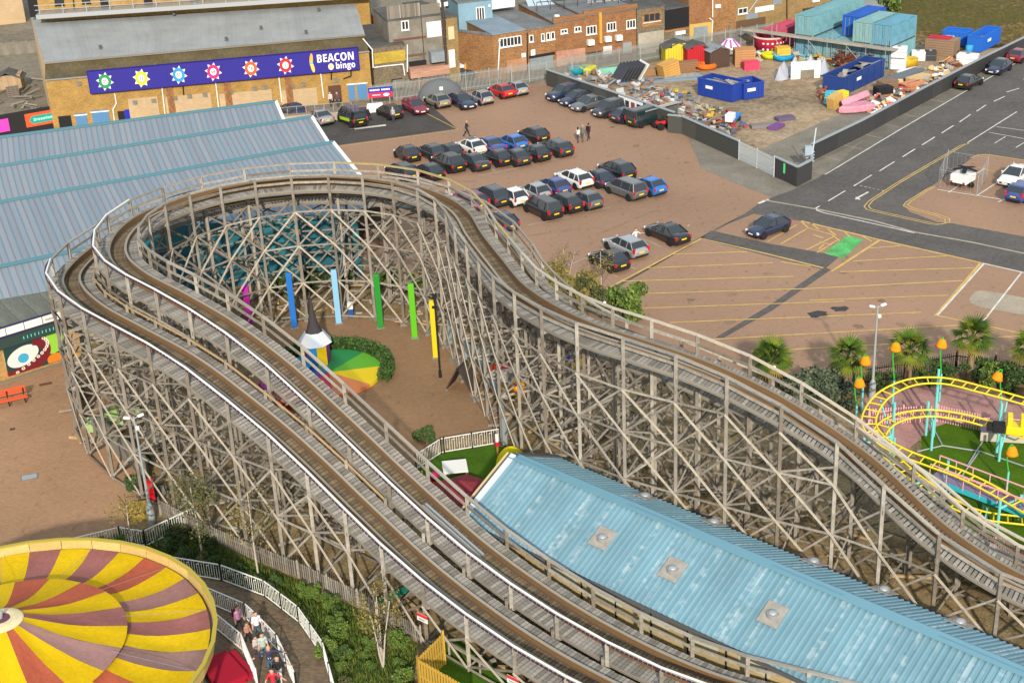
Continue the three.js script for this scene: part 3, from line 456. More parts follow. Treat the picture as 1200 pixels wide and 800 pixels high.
// long sheet-roofed shed
{
  const sheetM = [[0.2, 0.23, 0.275], [0.185, 0.215, 0.26], [0.215, 0.24, 0.28], [0.19, 0.23, 0.28]].map(c => mat(S('#fff'), { map: tex(256, (x, y, q, i) => { const j = y * 2 * 512 + x * 2, v = 1 + 0.25 * (N1[j] - 0.5) + 0.25 * (N2[((y >> 3) & 511) * 512 + x * 2] - 0.5); q[0] = c[0] * v; q[1] = c[1] * v; q[2] = c[2] * v; }, 0.25), roughness: 0.75 }));
  const teal = mm(0.07, 0.2, 0.25, { roughness: 0.6 }), tealD = mm(0.1, 0.2, 0.25, { roughness: 0.6 }), seamG = mm(0.165, 0.185, 0.215);
  const t = thing('market_shed', 'long low shed with ridged pale blue sheet roofs and teal ridge caps', 'shed');
  const rows = [[[-60, 169], [323, 119]], [[-60, 204.3], [365, 137]], [[-60, 248], [390, 167]], [[-60, 325.5], [150, 281]]];
  const far = 6;
  rows.forEach(([l, r], i) => {
    const a = G(l[0], l[1], far), b = G(r[0], r[1], far), dir = b.clone().sub(a).setY(0).normalize(), n = V(-dir.z, 0, dir.x), L = a.distanceTo(b), k = Math.round(L / 0.52), run = i === 3 ? 3.3 : i === 2 ? 12.5 : 7.2, drop = i === 3 ? 1.4 : i === 2 ? 2.2 : 1.6;
    for (let j = 0; j < k; j++) {
      const u = (j + 0.5) * L / k, c = a.clone().addScaledVector(dir, u), lo = c.clone().addScaledVector(n, run).setY(far - drop), o = bar('roof_panel', c, lo, L / k - 0.015, 0.05, sheetM[(rnd() * 4) | 0], t);
      const e = c.clone().addScaledVector(dir, L / k / 2).setY(far + 0.04), e2 = lo.clone().addScaledVector(dir, L / k / 2); e2.y += 0.04; bar('seam', e, e2, 0.06, 0.05, j % 2 ? tealD : seamG, t);
    }
    if (i < 3) { const back = new THREE.Matrix4(); bar('rear_slope', a.clone().addScaledVector(n, -1.6).addScaledVector(dir, L / 2).setY(far - 0.9), a.clone().addScaledVector(dir, L / 2).addScaledVector(n, -0.05).setY(far - 0.04), L, 0.05, sheetM[1], t); }
    bar('ridge_cap', a.clone().setY(far + 0.08), b.clone().setY(far + 0.08), 0.5, 0.12, teal, t);
    bar('verge', b.clone().setY(far + 0.06), b.clone().addScaledVector(n, run).setY(far - drop + 0.06), 0.3, 0.16, M.white, t);
    // end wall below the roof
    if (i < 3) { const g = new THREE.BufferGeometry().setFromPoints([b.clone().setY(0), b.clone().addScaledVector(n, run).setY(0), b.clone().addScaledVector(n, run).setY(far - drop - 0.04), b.clone().setY(0), b.clone().addScaledVector(n, run).setY(far - drop - 0.04), b.clone().setY(far - 0.04)]); g.computeVertexNormals(); part('end_wall', g, M.renderGrey, t); }
    if (i === 2) { const w0 = a.clone().addScaledVector(n, run - 0.3), w1 = b.clone().addScaledVector(n, run - 0.3).setY(0); }
  });
  // painted rear wall seen through the loop
  const muralM = canvasMat(1024, 256, (g, W, H) => { g.fillStyle = '#0c5a6a'; g.fillRect(0, 0, W, H); for (let i = 0; i < 260; i++) { g.fillStyle = pick(['#083e4b', '#0e6475', '#0b5166', '#1f7883', '#083648', '#125c6a', '#2f868e']); g.globalAlpha = rr(0.15, 0.45); g.beginPath(); g.ellipse(rnd() * W, rnd() * H, rr(8, 50), rr(6, 40), rr(0, 3), 0, 7); g.fill(); } g.globalAlpha = 1; g.strokeStyle = '#0a4a5c'; g.lineWidth = 3; for (let i = 0; i < 22; i++) { let x = rnd() * W, y = H; g.beginPath(); g.moveTo(x, y); for (let k = 0; k < 5; k++) { x += rr(-25, 25); y -= rr(20, 45); g.lineTo(x, y); } g.stroke(); } });
  { const a = G(150, 345), b = G(425, 322); a.z -= 0; const w = a.distanceTo(b), mw = part('mural_wall', new THREE.BoxGeometry(w, 5.6, 0.3), muralM, t); mw.position.copy(a.add(b).multiplyScalar(0.5)).setY(2.8); const d = b.clone().sub(a); mw.rotation.y = Math.atan2(-(G(425, 322).z - G(150, 345).z), G(425, 322).x - G(150, 345).x); mw.userData.label = 'teal painted underwater mural wall'; }
  // front lean-to, fascia and wall on the left
  const a = G(-90, 415, 4), b = G(88, 361, 4), dir = b.clone().sub(a).setY(0).normalize(), n = V(-dir.z, 0, dir.x), L = a.distanceTo(b), at = (u, y, z) => a.clone().addScaledVector(dir, u).addScaledVector(n, z).setY(y);
  const felt = mat(S('#fff'), { map: mottle([0.13, 0.14, 0.12], 0.3, 0.2, 1 / 5), roughness: 0.95 });
  for (let i = 0; i < 8; i++) bar('felt_panel', at((i + 0.5) * L / 8, 4.75, -4.6), at((i + 0.5) * L / 8, 4.25, -0.1), L / 8 - 0.04, 0.06, felt, t);
  bar('fascia', at(0, 3.85, 0), at(L, 3.85, 0), 0.14, 0.75, mm(0.03, 0.03, 0.12), t);
  for (let i = 0; i < 9; i++) { const c = at(1 + i * 1.36, 3.88, 0.1), o = part('fascia_sign', UB, i === 6 || i === 7 ? canvasMat(128, 56, (g) => { g.fillStyle = '#dcdcd6'; g.fillRect(0, 0, 128, 56); g.fillStyle = '#445'; for (let k = 0; k < 9; k++) g.fillRect(20 + k * 9, 24 + (k % 3) * 2, 6, 10); }) : M.white, t); o.position.copy(c); o.scale.set(1.3, 0.55, 0.05); o.rotation.y = Math.atan2(-dir.z, dir.x); }
  bar('beam', at(0, 3.0, -0.35), at(L, 3.0, -0.35), 0.5, 0.9, mm(0.035, 0.06, 0.055), t);
  for (let i = 0; i < 9; i++) bar('shutter_slot', at(7.0 + i * 0.28, 2.85, -0.08), at(7.0 + i * 0.28, 3.05, -0.08), 0.12, 0.05, mm(0.1, 0.65, 0.6), t);
  const wl = (u0, u1, y0, y1, m, z, nm) => { const o = part(nm, UB, m, t), c = at((u0 + u1) / 2, (y0 + y1) / 2, z); o.position.copy(c); o.scale.set(u1 - u0, y1 - y0, 0.2); o.rotation.y = Math.atan2(-dir.z, dir.x); return o; };
  wl(0, L, 0, 2.6, mat(S('#fff'), { map: mottle([0.4, 0.24, 0.09], 0.2, 0.5, 1 / 1) }), -0.5, 'front_wall');
  wl(0, L, 2.6, 4.2, mm(0.04, 0.05, 0.05), -0.62, 'upper_wall');
  wl(0, L, 0.01, 0.12, M.slab, -0.1, 'kerb');
  const o = wl(5.4, 9.9, 0.3, 2.7, canvasMat(512, 300, (g, W, H) => {
    g.fillStyle = '#123c3a'; g.fillRect(0, 0, W, H); g.fillStyle = '#8cc63f'; g.beginPath(); g.ellipse(420, 110, 90, 110, 0.4, 0, 7); g.fill(); g.fillStyle = '#e07a1f'; g.beginPath(); g.ellipse(420, 280, 80, 60, 0.3, 0, 7); g.fill(); g.fillStyle = '#e8d8d4'; g.beginPath(); g.ellipse(150, 150, 140, 90, -0.3, 0, 7); g.fill(); g.fillStyle = '#3aa0c8'; g.beginPath(); g.arc(150, 170, 46, 0, 7); g.fill();
    g.strokeStyle = '#6e1522'; g.lineWidth = 80; g.beginPath(); g.moveTo(0, 300); g.quadraticCurveTo(330, 300, 350, 150); g.quadraticCurveTo(350, 60, 250, 40); g.stroke(); g.fillStyle = '#e6dccf'; for (let k = 0; k < 12; k++) { const s = k / 11, x = 80 + 290 * Math.sin(s * 2), y = 290 - 250 * s; g.beginPath(); g.arc(x, y, 15, 0, 7); g.fill(); g.fillStyle = '#55333a'; g.beginPath(); g.arc(x, y, 6, 0, 7); g.fill(); g.fillStyle = '#e6dccf'; }
  }), -0.36, 'wall_painting');
}
// blue-roofed building inside the loop
{
  const he = 2.6, hr = 4.6, fl = G(553, 610, he), bl = G(657, 535, he), rl = G(603, 535, hr), az = rad(134.2), dir = V(Math.sin(az), 0, -Math.cos(az)), L = 34;
  const q = dir.clone().cross(V(0, 1, 0)).normalize();                    // across
  const c0 = fl.clone().add(bl).multiplyScalar(0.5), hw = 4.15, sgn = q.dot(bl.clone().sub(fl)) > 0 ? 1 : -1; q.multiplyScalar(sgn); const c = V(rl.x, 0, rl.z);
  const P = (u, v, y) => c.clone().addScaledVector(dir, u).addScaledVector(q, v).setY(y);
  const t = thing('arcade_building', 'long low building with a bright pale blue ribbed metal roof inside the coaster loop', 'building');
  const roofT0 = sd => tex(512, (x, y, cc, i) => { const b = N1[(i + sd * 7919) % 262144], sp = Math.max(0, N2[(i + sd * 3571) % 262144] - 0.56) * 4 * (N3[(i * 1 + sd) % 262144] > 0.5 ? 1 : 0.3), v = 1 + 0.35 * (b - 0.5); cc[0] = (0.125 + 0.22 * sp) * v; cc[1] = (0.29 + 0.17 * sp) * v; cc[2] = (0.375 + 0.13 * sp) * v; }, 1);
  const colN = fbm(512, 24, 2, 5), spN = fbm(512, 40, 2, 8); const roofTx = tex(512, (x, y, cc, i) => { const cN = Math.min(1, Math.max(0, colN[(7 * 512 + x)] - 0.42) * 4), pn = Math.min(1, Math.max(0, spN[i] - 0.44) * 4), sp = cN * pn * 0.55, st = N2[((y >> 3) & 511) * 512 + x], v = 1 + 0.3 * (N1[i] - 0.5) + 0.22 * (st - 0.5); cc[0] = (0.15 + 0.22 * sp) * v; cc[1] = (0.285 + 0.18 * sp) * v; cc[2] = (0.355 + 0.15 * sp) * v; }, 1); const mats = [0.96, 1, 1.04].map(q => mat(C(q / 1.04, q / 1.04, q / 1.04), { map: roofTx, roughness: 0.55 })), capM = mm(0.14, 0.3, 0.385, { roughness: 0.5 });
  // ribbed sheet one metre wide
  const rib = (i0, sd) => { const s = new THREE.Shape(); s.moveTo(-0.5, 0); const n = 3; for (let i = 0; i < n; i++) { const x = -0.5 + i / n; s.lineTo(x + 0.1, 0); s.lineTo(x + 0.14, 0.06); s.lineTo(x + 0.22, 0.06); s.lineTo(x + 0.26, 0); } s.lineTo(0.5, 0); s.lineTo(0.5, -0.04); s.lineTo(-0.5, -0.04); const g = new THREE.ExtrudeGeometry(s, { depth: 1, bevelEnabled: false }); g.translate(0, 0, -0.5); const p = g.attributes.position, u = g.attributes.uv; for (let i = 0; i < p.count; i++) u.setXY(i, (i0 + p.getX(i)) * 0.09, p.getZ(i) * 0.5 + sd); return g; }, ribs = [];
  for (let i = 0; i < L; i++) for (const s of [-1, 1]) {
    const a = P(i + 0.5, s * 0.05, hr), b = P(i + 0.5, s * ((s > 0 ? 3.7 : hw) + 0.15), s > 0 ? he + 0.15 : he - 0.07), z = b.clone().sub(a), len = z.length(); z.normalize(); const x = dir.clone(), y = z.clone().cross(x); if (y.y < 0) { y.negate(); x.negate(); }
    const o = part('roof_sheet', rib(i, s > 0 ? 0.37 : 0), mats[(i + (s > 0 ? 1 : 0)) % 3], t); new THREE.Matrix4().makeBasis(x, y, z.multiplyScalar(len)).setPosition(a.add(b).multiplyScalar(0.5)).decompose(o.position, o.quaternion, o.scale); o.scale.x *= 0.995;
  }
  for (const s of [-1, 1]) bar('ridge_cap', P(-0.2, s * 0.16, hr + 0.04), P(L, s * 0.16, hr + 0.04), 0.34, 0.04, capM, t);
  const wallM = mat(S('#fff'), { map: mottle([0.46, 0.36, 0.18], 0.25, 0.2, 1 / 3) });
  for (const s of [-1, 1]) bar('wall', P(0.3, s * ((s > 0 ? 3.7 : hw) - 0.3), 1.2), P(L, s * ((s > 0 ? 3.7 : hw) - 0.3), 1.2), 0.2, 2.4, s < 0 ? wallM : M.dirtyBrick, t);
  { const sh = new THREE.BufferGeometry().setFromPoints([P(0.25, -hw + 0.3, 0), P(0.25, 3.4, 0), P(0.25, 3.4, he), P(0.25, -hw + 0.3, 0), P(0.25, 3.4, he), P(0.25, 0, hr - 0.2), P(0.25, -hw + 0.3, 0), P(0.25, 0, hr - 0.2), P(0.25, -hw + 0.3, he - 0.1)]); sh.computeVertexNormals(); part('end_wall', sh, M.renderGrey, t); }
  bar('verge', P(-0.05, -hw - 0.15, he + 0.02), P(-0.05, 0, hr + 0.12), 0.35, 0.12, mm(0.55, 0.6, 0.64), t); bar('verge', P(-0.05, 3.85, he + 0.24), P(-0.05, 0, hr + 0.12), 0.4, 0.14, M.feltDark, t); bar('barge_board', P(-0.32, -hw - 0.15, he - 0.1), P(-0.32, 0, hr), 0.16, 0.16, M.feltDark, t); bar('fascia_board', P(-0.5, -hw - 0.2, he), P(-0.5, 0, hr + 0.1), 0.1, 0.08, mm(0.55, 0.45, 0.25), t);
  bar('gutter', P(0, -hw - 0.25, he - 0.14), P(L, -hw - 0.25, he - 0.14), 0.16, 0.12, M.feltDark, t); bar('gutter', P(0, 3.92, he + 0.06), P(L, 3.92, he + 0.06), 0.16, 0.12, M.black, t);
  for (let i = 0; i < 9; i++) { bar('mullion', P(6 + i * 2.3, -hw + 0.16, 0.2), P(6 + i * 2.3, -hw + 0.16, 2.3), 0.08, 0.08, M.black, t); }
  for (let i = 0; i < 7; i++) bar('window_panel', P(6.2 + i * 3, -hw + 0.17, 1.7), P(8 + i * 3, -hw + 0.17, 1.7), 0.04, 0.5, mm(0.5, 0.5, 0.38), t);
  // turbine ventilators on grey patches
  const pk = mat(S('#fff'), { map: mottle([0.3, 0.28, 0.25], 0.3, 0.3, 1 / 1) });
  const at = (x, y, s) => { let best, bd = 1e9; for (let u = 0.5; u < L; u += 0.1) for (let v = 0.4; v < hw; v += 0.1) { const p = P(u, s * v, hr - (hr - he) * v / hw), g = G(x, y, p.y), d = g.distanceTo(p); if (d < bd) { bd = d; best = [u, s * v]; } } return best; };
  for (const [x, y, s] of [[706, 632, -1], [788, 669, -1], [905, 721, -1], [756, 583, 1], [836, 614, 1], [954, 660, 1], [1036, 694, 1], [1125, 732, 1]]) {
    const [u, v] = at(x, y, s), yy = hr - (hr - he) * Math.abs(v) / hw, g = new THREE.Group(); g.name = 'roof_vent'; t.add(g); g.position.copy(P(u, v, yy)); g.rotation.y = -az + Math.PI / 2;
    const sl = Math.atan2(hr - he, hw), fl_ = blk('flashing', 0, 0.085, 0, 1.15, 0.03, 1.25, pk, g); fl_.rotation.x = (P(0, 1, 0).sub(P(0, 0, 0)).dot(V(Math.sin(g.rotation.y), 0, Math.cos(g.rotation.y))) > 0 ? 1 : -1) * sl * Math.sign(v);
    blk('collar', 0, 0.02, 0, 0.62, 0.18, 0.62, M.grey, g, 0, UC); blk('cowl', 0, 0.08, 0, 0.46, 0.24, 0.46, M.galv, g, 0, US);
  }
}
// ---------- terrace along the back ----------
{
  const H = (x, y, t) => hgt(x, y, t), mo = mat(S('#fff'), { map: mottle([0.4, 0.29, 0.05], 0.35, 0.3, 1 / 3) });
  let f = new Facade('brick_annexe', 'low brown brick annexe with a mossy yellow band beside the bingo hall', [440, 113], [477, 108], 11, H(440, 113, 56), M.dirtyBrick, { roof: M.feltDark });
  f.panel('moss_band', 438, 60, 475, 73, mo, 0.08); f.panel('door', 459, 92, 472, 106, M.black); f.panel('poster', 460, 93, 472, 103, M.renderGrey, 0.1); f.pipe(M.white, [437, 79], [452, 77], [472, 75], [474, 88]); f.pipe(M.white, [477, 52], [477, 84]);
  f = new Facade('white_villa', 'tall white rendered house rising behind the bingo hall roof', [384, 66], [431, 60], 8, 13, M.render, {});
  f.win(385, -3, 392, 11, 1); f.win(394, -3, 400, 11, 1); f.win(411, -6, 415, 3, 1); f.win(419, -6, 424, 2, 1); f.win(416, 15, 420, 22, 1); f.win(422, 14, 427, 22, 1); f.panel('canopy', 411, 10, 428, 13, M.feltDark, 0.5);
  f = new Facade('brick_flank', 'pink brick yard wall running back from the annexe', [430, 58], [461, 62], 0.4, 4.5, M.rBrick, { cat: 'wall' });
  f = new Facade('grey_extension', 'grey rendered extension with a fenced roof terrace', [461, 108], [499, 103], 7, H(461, 108, 25), M.renderGrey, { roof: M.feltDark });
  f.win(470, 24, 479, 35, 2); f.panel('string_course', 461, 44, 499, 46, mm(0.16, 0.06, 0.05), 0.1); f.panel('string_course', 461, 64, 499, 66, mm(0.14, 0.08, 0.06), 0.1); f.panel('shed_front', 479, 71, 499, 76, M.black, 0.3);
  for (let i = 0; i < 24; i++) f.box('terrace_slat', 0.1 + i * f.w / 24, f.h + 0.16, -0.2, 0.14, 1.5, 0.05, pick(M.wood)); f.panel('pink_wall', 477, 75, 523, 86, mat(S('#fff'), { map: brickwall([0.42, 0.22, 0.15], [0.4, 0.26, 0.2], 1 / 4) }), 1.5);
  for (const [x0, x1] of [[483, 493], [494, 503]]) f.panel('garage_door', x0, 92, x1, 102, M.rBrick, 0.12); f.panel('side_door', 506, 88, 512, 100, mm(0.5, 0.38, 0.16), 0.12);
  f = new Facade('white_garage_house', 'narrow grey house with a white upper shutter and cluttered terrace', [500, 103], [522, 100], 8, H(500, 103, 20), M.renderGrey, { roof: M.feltDark });
  f.panel('shutter', 500, 25, 517, 43, M.white); f.panel('lower_roof', 502, 58, 520, 70, M.shutter, 1.2); for (let i = 0; i < 16; i++) f.box('terrace_slat', 0.1 + i * f.w / 16, f.h + 0.16, -0.2, 0.12, 1.2, 0.05, M.wood[1]);
  { const p = G(505, 34); const k = thing('motor_scooter', 'white scooter standing on the roof terrace', 'scooter', p, 0.4); k.position.copy(f.t.position).add(V(2.4, f.h + 0.16, -3)); blk('body', 0, 0.3, 0, 1.2, 0.5, 0.4, M.white, k, 0, RB); blk('fairing', -0.5, 0.6, 0, 0.3, 0.7, 0.4, M.white, k, 0, RB); for (const s of [-1, 1]) { const w = blk('wheel', s * 0.55, 0, 0, 0.45, 0.45, 0.14, M.black, k, 0, US); } blk('seat', 0.2, 0.8, 0, 0.6, 0.12, 0.3, M.black, k, 0, RB); }
  f = new Facade('yellow_house', 'narrow yellow stock brick house with a boarded window and white door', [523, 100], [540, 97], 9, H(523, 100, 22), M.yBrick2, { roof: M.feltDark });
  f.panel('boarded_window', 525, 31, 532, 46, mm(0.6, 0.5, 0.3)); f.panel('door', 526, 58, 533, 79, M.white); f.pipe(M.black, [521, 20], [524, 96]);
  // brick yard building: side wall on the left, front with windows
  f = new Facade('brick_workshop', 'orange brick workshop with a flat blue-grey roof and wide white window', [580, 94], [617, 88], 15, H(580, 94, 41), M.oBrick, { roof: mat(S('#fff'), { map: mottle([0.2, 0.26, 0.31], 0.2, 0.15, 1 / 6) }) });
  f.win(585, 43, 611, 54, 6); f.panel('notice', 611, 62, 616, 67, M.white); f.panel('render_band', 594, 69, 617, 84, mat(S('#fff'), { map: mottle([0.42, 0.22, 0.13], 0.3, 0.2, 1 / 4) }));
  const side = new Facade('brick_flank_wall', 'long orange brick side wall of the workshop above the parked pick-up', G(537, 88), G(580, 94), 0.5, H(580, 94, 42), M.oBrick, { cat: 'wall' });
  f = new Facade('blue_penthouse', 'pale blue painted rooftop room with white glazed doors', [541, 78], [580, 73], 6, H(541, 78, 4), mat(S('#fff'), { map: mottle([0.2, 0.33, 0.42], 0.15, 0.1, 1 / 4) }), {});
  f.win(558, 8, 568, 26, 3); f.panel('lamp', 572, 5, 574, 8, M.white, 0.2);
  f = new Facade('brick_unit', 'brick unit with four small windows over a blue-grey roller shutter', [617, 88], [651, 82], 15, H(617, 88, 36), M.oBrick, { roof: M.flatRoof });
  for (const [x0, y0, x1, y1] of [[620, 41, 625, 49], [634, 39, 638, 48], [640, 38, 644.5, 47], [645.5, 37, 650, 46]]) f.win(x0, y0, x1, y1, 1); f.panel('shutter', 621, 65, 648, 82, M.shutter); f.panel('lintel', 620, 63, 650, 66, M.black, 0.12); f.panel('notice', 622, 58, 627, 65, M.white); f.pipe(M.black, [617.5, 38], [618, 86]);
  f = new Facade('brick_block', 'red brick block with scattered white windows and air conditioning units', [651, 82], [686, 77], 12, H(651, 82, 27), M.rBrick, { roof: M.flatRoof, parapet: 0.5 });
  f.win(657, 34, 665, 39, 2); f.win(673, 31, 681, 37, 2); f.panel('painted_base', 652, 58, 686, 76, mat(S('#fff'), { map: mottle([0.42, 0.23, 0.17], 0.3, 0.25, 1 / 4) })); f.box('chimney', 0.6, f.h, -0.5, 0.5, 0.8, 0.5, M.white);
  f = new Facade('long_brick_block', 'long red brick block with a yellow flue pipe and three white windows', [686, 77], [746, 68], 12, H(686, 77, 19), M.rBrick, { roof: M.flatRoof, parapet: 0.5 });
  f.win(687, 30, 699, 40, 3); f.win(711, 26, 722, 36, 3); f.win(734, 23, 745, 33, 3); f.panel('flue', 701, 14, 704, 50, mm(0.55, 0.3, 0.06), 0.4); f.panel('painted_base', 687, 56, 745, 72, mat(S('#fff'), { map: mottle([0.3, 0.15, 0.1], 0.3, 0.3, 1 / 4) }));
  for (const [x, y] of [[691, 49], [711, 45], [724, 43.5]]) { f.panel('air_unit', x - 3.5, y - 3, x + 3.5, y + 3, M.white, 0.6); } f.panel('white_board', 707, 54, 717, 63, M.white); f.panel('shutter', 707, 63, 717, 68, M.shutter); f.panel('mural', 687, 60, 705, 70, mm(0.1, 0.11, 0.08)); f.panel('steel_vent', 729, 49, 739, 62, M.galv, 0.3);
  // roof clutter behind
  const t = thing('rooftop_plant', 'grey ribbed roof lantern and ducts on the flat roofs behind the brick blocks', 'roof plant', f.A.clone().add(V(0, f.h, -8)), 0.15);
  for (let i = 0; i < 9; i++) { const o = blk('ribbed_sheet', -6 + i * 0.9, 0.3, -3, 0.8, 0.1, 6, mm(0.4, 0.5, 0.56), t); o.rotation.x = 0.25; } blk('duct', 3.5, 0, -2, 6, 1.2, 1.4, M.feltDark, t); blk('water_tank', -10, 0, -1, 3.4, 1.8, 2.4, M.white, t, 0.2, RB); blk('white_cabin', 4, 0.5, -5, 7, 2.2, 3, M.white, t); for (let i = 0; i < 6; i++) blk('condenser', 1 + i * 1.1, 0, 1.4, 0.8, 0.7, 0.5, M.galv, t); for (let i = 0; i < 8; i++) blk('rail_post', -6 + i * 1.7, 0, 3, 0.06, 1, 0.06, M.black, t); blk('guard_rail', 0, 1, 3, 12, 0.08, 0.06, M.black, t);
  f = new Facade('framed_house', 'small house with a framed upper window over a cream painted garage', [747, 68], [779, 63], 9, H(747, 68, 11), M.dirtyBrick, { roof: M.feltDark });
  f.panel('brick_infill', 752, 14, 775, 31, M.oBrick); f.win(754, 15, 774, 25, 3); f.panel('painted_garage', 748, 37, 778, 62, M.render);
  f = new Facade('clad_house', 'house with black weatherboarding over a grey shutter', [779, 63], [807, 58], 9, H(779, 63, 12), M.dirtyBrick, { roof: M.feltDark });
  for (let i = 0; i < 9; i++) f.box('weatherboard', f.w / 2, f.h - 0.3 - i * 0.27, 0.06 + (i % 2) * 0.01, f.w, 0.25, 0.08, M.black); f.panel('brick_band', 779, 29, 807, 36, M.oBrick); f.panel('shutter', 790, 40, 799, 56, M.shutter); f.panel('lamp_box', 791, 36, 802, 40, M.white, 0.3);
  f = new Facade('tall_brick_house', 'tall red brick house with a yellow framed grey shutter', [807, 58], [836, 54], 9, 13, M.rBrick, {});
  f.panel('door_surround', 808, 27, 834, 55, mm(0.5, 0.34, 0.1)); f.panel('shutter', 813, 31, 829, 54, M.shutter, 0.12); f.pipe(M.white, [835, -5], [835, 20]); f.pipe(M.white, [831, 21], [835, 24], [834, 48]);
  f = new Facade('narrow_brick_house', 'narrow red brick house with a white meter box', [836, 54], [862, 50], 9, 13, M.oBrick, {});
  f.panel('meter_box', 838, 5, 844, 9, M.white, 0.2); f.panel('steel_vent', 854, 30, 858, 44, M.renderGrey, 0.2);
  f = new Facade('yellow_warehouse', 'large yellow stock brick warehouse with a dark loading door and outside stair', [862, 50], [992, 28], 14, 14, M.yBrick2, {});
  f.panel('loading_door', 863, 22, 897, 41, mm(0.12, 0.075, 0.045)); f.win(865, 9, 876, 16, 2); f.panel('sign_board', 885, 7, 907, 13, M.white); f.panel('window_grille', 906, -2, 916, 5, M.shutter); f.panel('grey_board', 874, 15, 888, 22, M.shutter); f.pipe(M.galv, [877, 14], [889, -3]); f.pipe(M.black, [922, -5], [922, 27]); f.panel('canopy', 941, 8, 966, 12, mm(0.1, 0.07, 0.04), 1); f.panel('doorway', 942, 12, 958, 20, M.renderGrey); f.panel('vent', 952, -2, 960, 2, M.white, 0.2);
  f = new Facade('far_terrace', 'distant brick terrace with a white gable at the edge of the field', [994, 20], [1012, 17], 8, 7, M.rBrick, {}); f.panel('white_gable', 998, 1, 1005, 14, M.white);
  f = new Facade('grey_store', 'long low grey metal store beyond the yard', [1012, 14], [1056, 7], 8, 4, M.shutter, {});
}
// ---------- fences and hoardings ----------
function palisade(label, pts, h, m, o = {}) {
  const t = thing(o.name || 'palisade_fence', label, 'fence'), P = W2(pts), list = [];
  for (let i = 1; i < P.length; i++) { const a = P[i - 1], b = P[i], L = a.distanceTo(b), dr = b.clone().sub(a).normalize(), n = Math.max(1, Math.round(L / 2.7)), k = Math.round(L / (o.gap || 0.2));
    for (let j = 0; j <= n; j++) { const p = a.clone().lerp(b, j / n); bar('post', p, p.clone().setY(h + 0.15), o.pw || 0.1, o.pw || 0.1, o.postM || (Array.isArray(m) ? m[0] : m), t); }
    for (let j = 0; j < n; j++) for (const y of o.rails || [0.35, h - 0.25]) bar('rail', a.clone().lerp(b, j / n).setY(y), a.clone().lerp(b, (j + 1) / n).setY(y), o.rw || 0.05, o.rw || 0.06, Array.isArray(m) ? m[0] : m, t);
    for (let j = 0; j < k; j++) { const p = a.clone().lerp(b, (j + 0.5) / k); const e = rr(-0.02, 0.02); const mx = barMatrix(p.clone().setY(0.05), p.clone().setY(h + e), o.d || 0.025, o.w || 0.06, dr); if (o.each) { const q = part(o.each, UB, Array.isArray(m) ? pick(m) : m, t); mx.decompose(q.position, q.quaternion, q.scale); } else list.push(mx); }
  }
  if (list.length) stuff(part('pale', mergeM(UB, list), m, t)); return t;
}
palisade('grey steel palisade fence along the back of the car park', [[437, 122], [520, 110], [600, 99], [641, 93]], 2.2, mm(0.26, 0.28, 0.27, { roughness: 0.6 }), { gap: 0.16, w: 0.07 });
palisade('grey steel palisade fence behind the contractor yard heaps', [[641, 93], [700, 83], [776, 68], [850, 56], [905, 47]], 2.2, mm(0.26, 0.28, 0.27, { roughness: 0.6 }), { gap: 0.16, w: 0.07 });
palisade('pale mesh yard gate between the black hoardings', [[866, 187], [887, 197], [907, 207]], 1.9, mm(0.4, 0.44, 0.47, { roughness: 0.6 }), { gap: 0.12, w: 0.045, name: 'yard_gate' });
function hoarding(label, pts, h, m, cap) {
  const t = thing('site_hoarding', label, 'hoarding'), P = W2(pts);
  for (let i = 1; i < P.length; i++) { const a = P[i - 1], b = P[i], L = a.distanceTo(b), n = Math.max(1, Math.round(L / 2.44)), d = b.clone().sub(a).normalize(), nn = V(d.z, 0, -d.x);
    for (let j = 0; j < n; j++) { const u = a.clone().lerp(b, j / n), v = a.clone().lerp(b, (j + 1) / n).addScaledVector(d, -0.025), e = rr(-0.015, 0.015); bar('panel', u.setY(h / 2).addScaledVector(nn, e), v.setY(h / 2).addScaledVector(nn, e), 0.08, h, m[(rnd() * m.length) | 0], t); }
    bar('capping', a.clone().setY(h + 0.05), b.clone().setY(h + 0.05), 0.3, 0.1, cap, t); }
  return t;
}
const hbM = [0.036, 0.032, 0.041].map(v => mm(v, v, v * 1.08, { roughness: 0.6 })), hgM = [0.07, 0.062, 0.078].map(v => mm(v, v * 1.02, v * 0.95)), capG = mm(0.28, 0.32, 0.35);
{
  const t = hoarding('dark grey panel hoarding beside the row of parked cars', [[641, 100], [790, 152]], 1.85, hgM, capG), a = G(740, 135), d = G(790, 152).sub(G(641, 100)).normalize();
  const f = new THREE.Group(); f.name = 'window_unit'; t.add(f); f.position.copy(a); f.rotation.y = Math.atan2(-d.z, d.x); blk('frame', 0, 0.5, 0.1, 4.2, 1.3, 0.1, M.white, f); for (let i = 0; i < 4; i++) blk('pane', -1.5 + i, 0.85, 0.17, 0.62, 0.7, 0.04, i === 2 ? mm(0.25, 0.05, 0.08) : M.glass, f);
}
hoarding('dark grey panel hoarding between the parked vans and the yard gate', [[783, 155], [800, 157], [866, 187]], 1.85, hgM, capG);
{
  const t = hoarding('black hoarding corner with a small green notice beside the yard gate', [[907, 206], [934, 219], [951, 210], [951, 196]], 1.9, hbM, capG);
  const p = G(920, 212); const o = part('notice', UB, mm(0.08, 0.6, 0.2), t); o.position.set(p.x, 1.25, p.z + 0.12); o.scale.set(0.5, 0.95, 0.03); o.rotation.y = -0.9;
}
hoarding('long black hoarding along the road edge of the yard', [[951, 189], [1010, 160], [1080, 122], [1150, 85], [1200, 60], [1290, 12]], 1.7, hbM, capG);

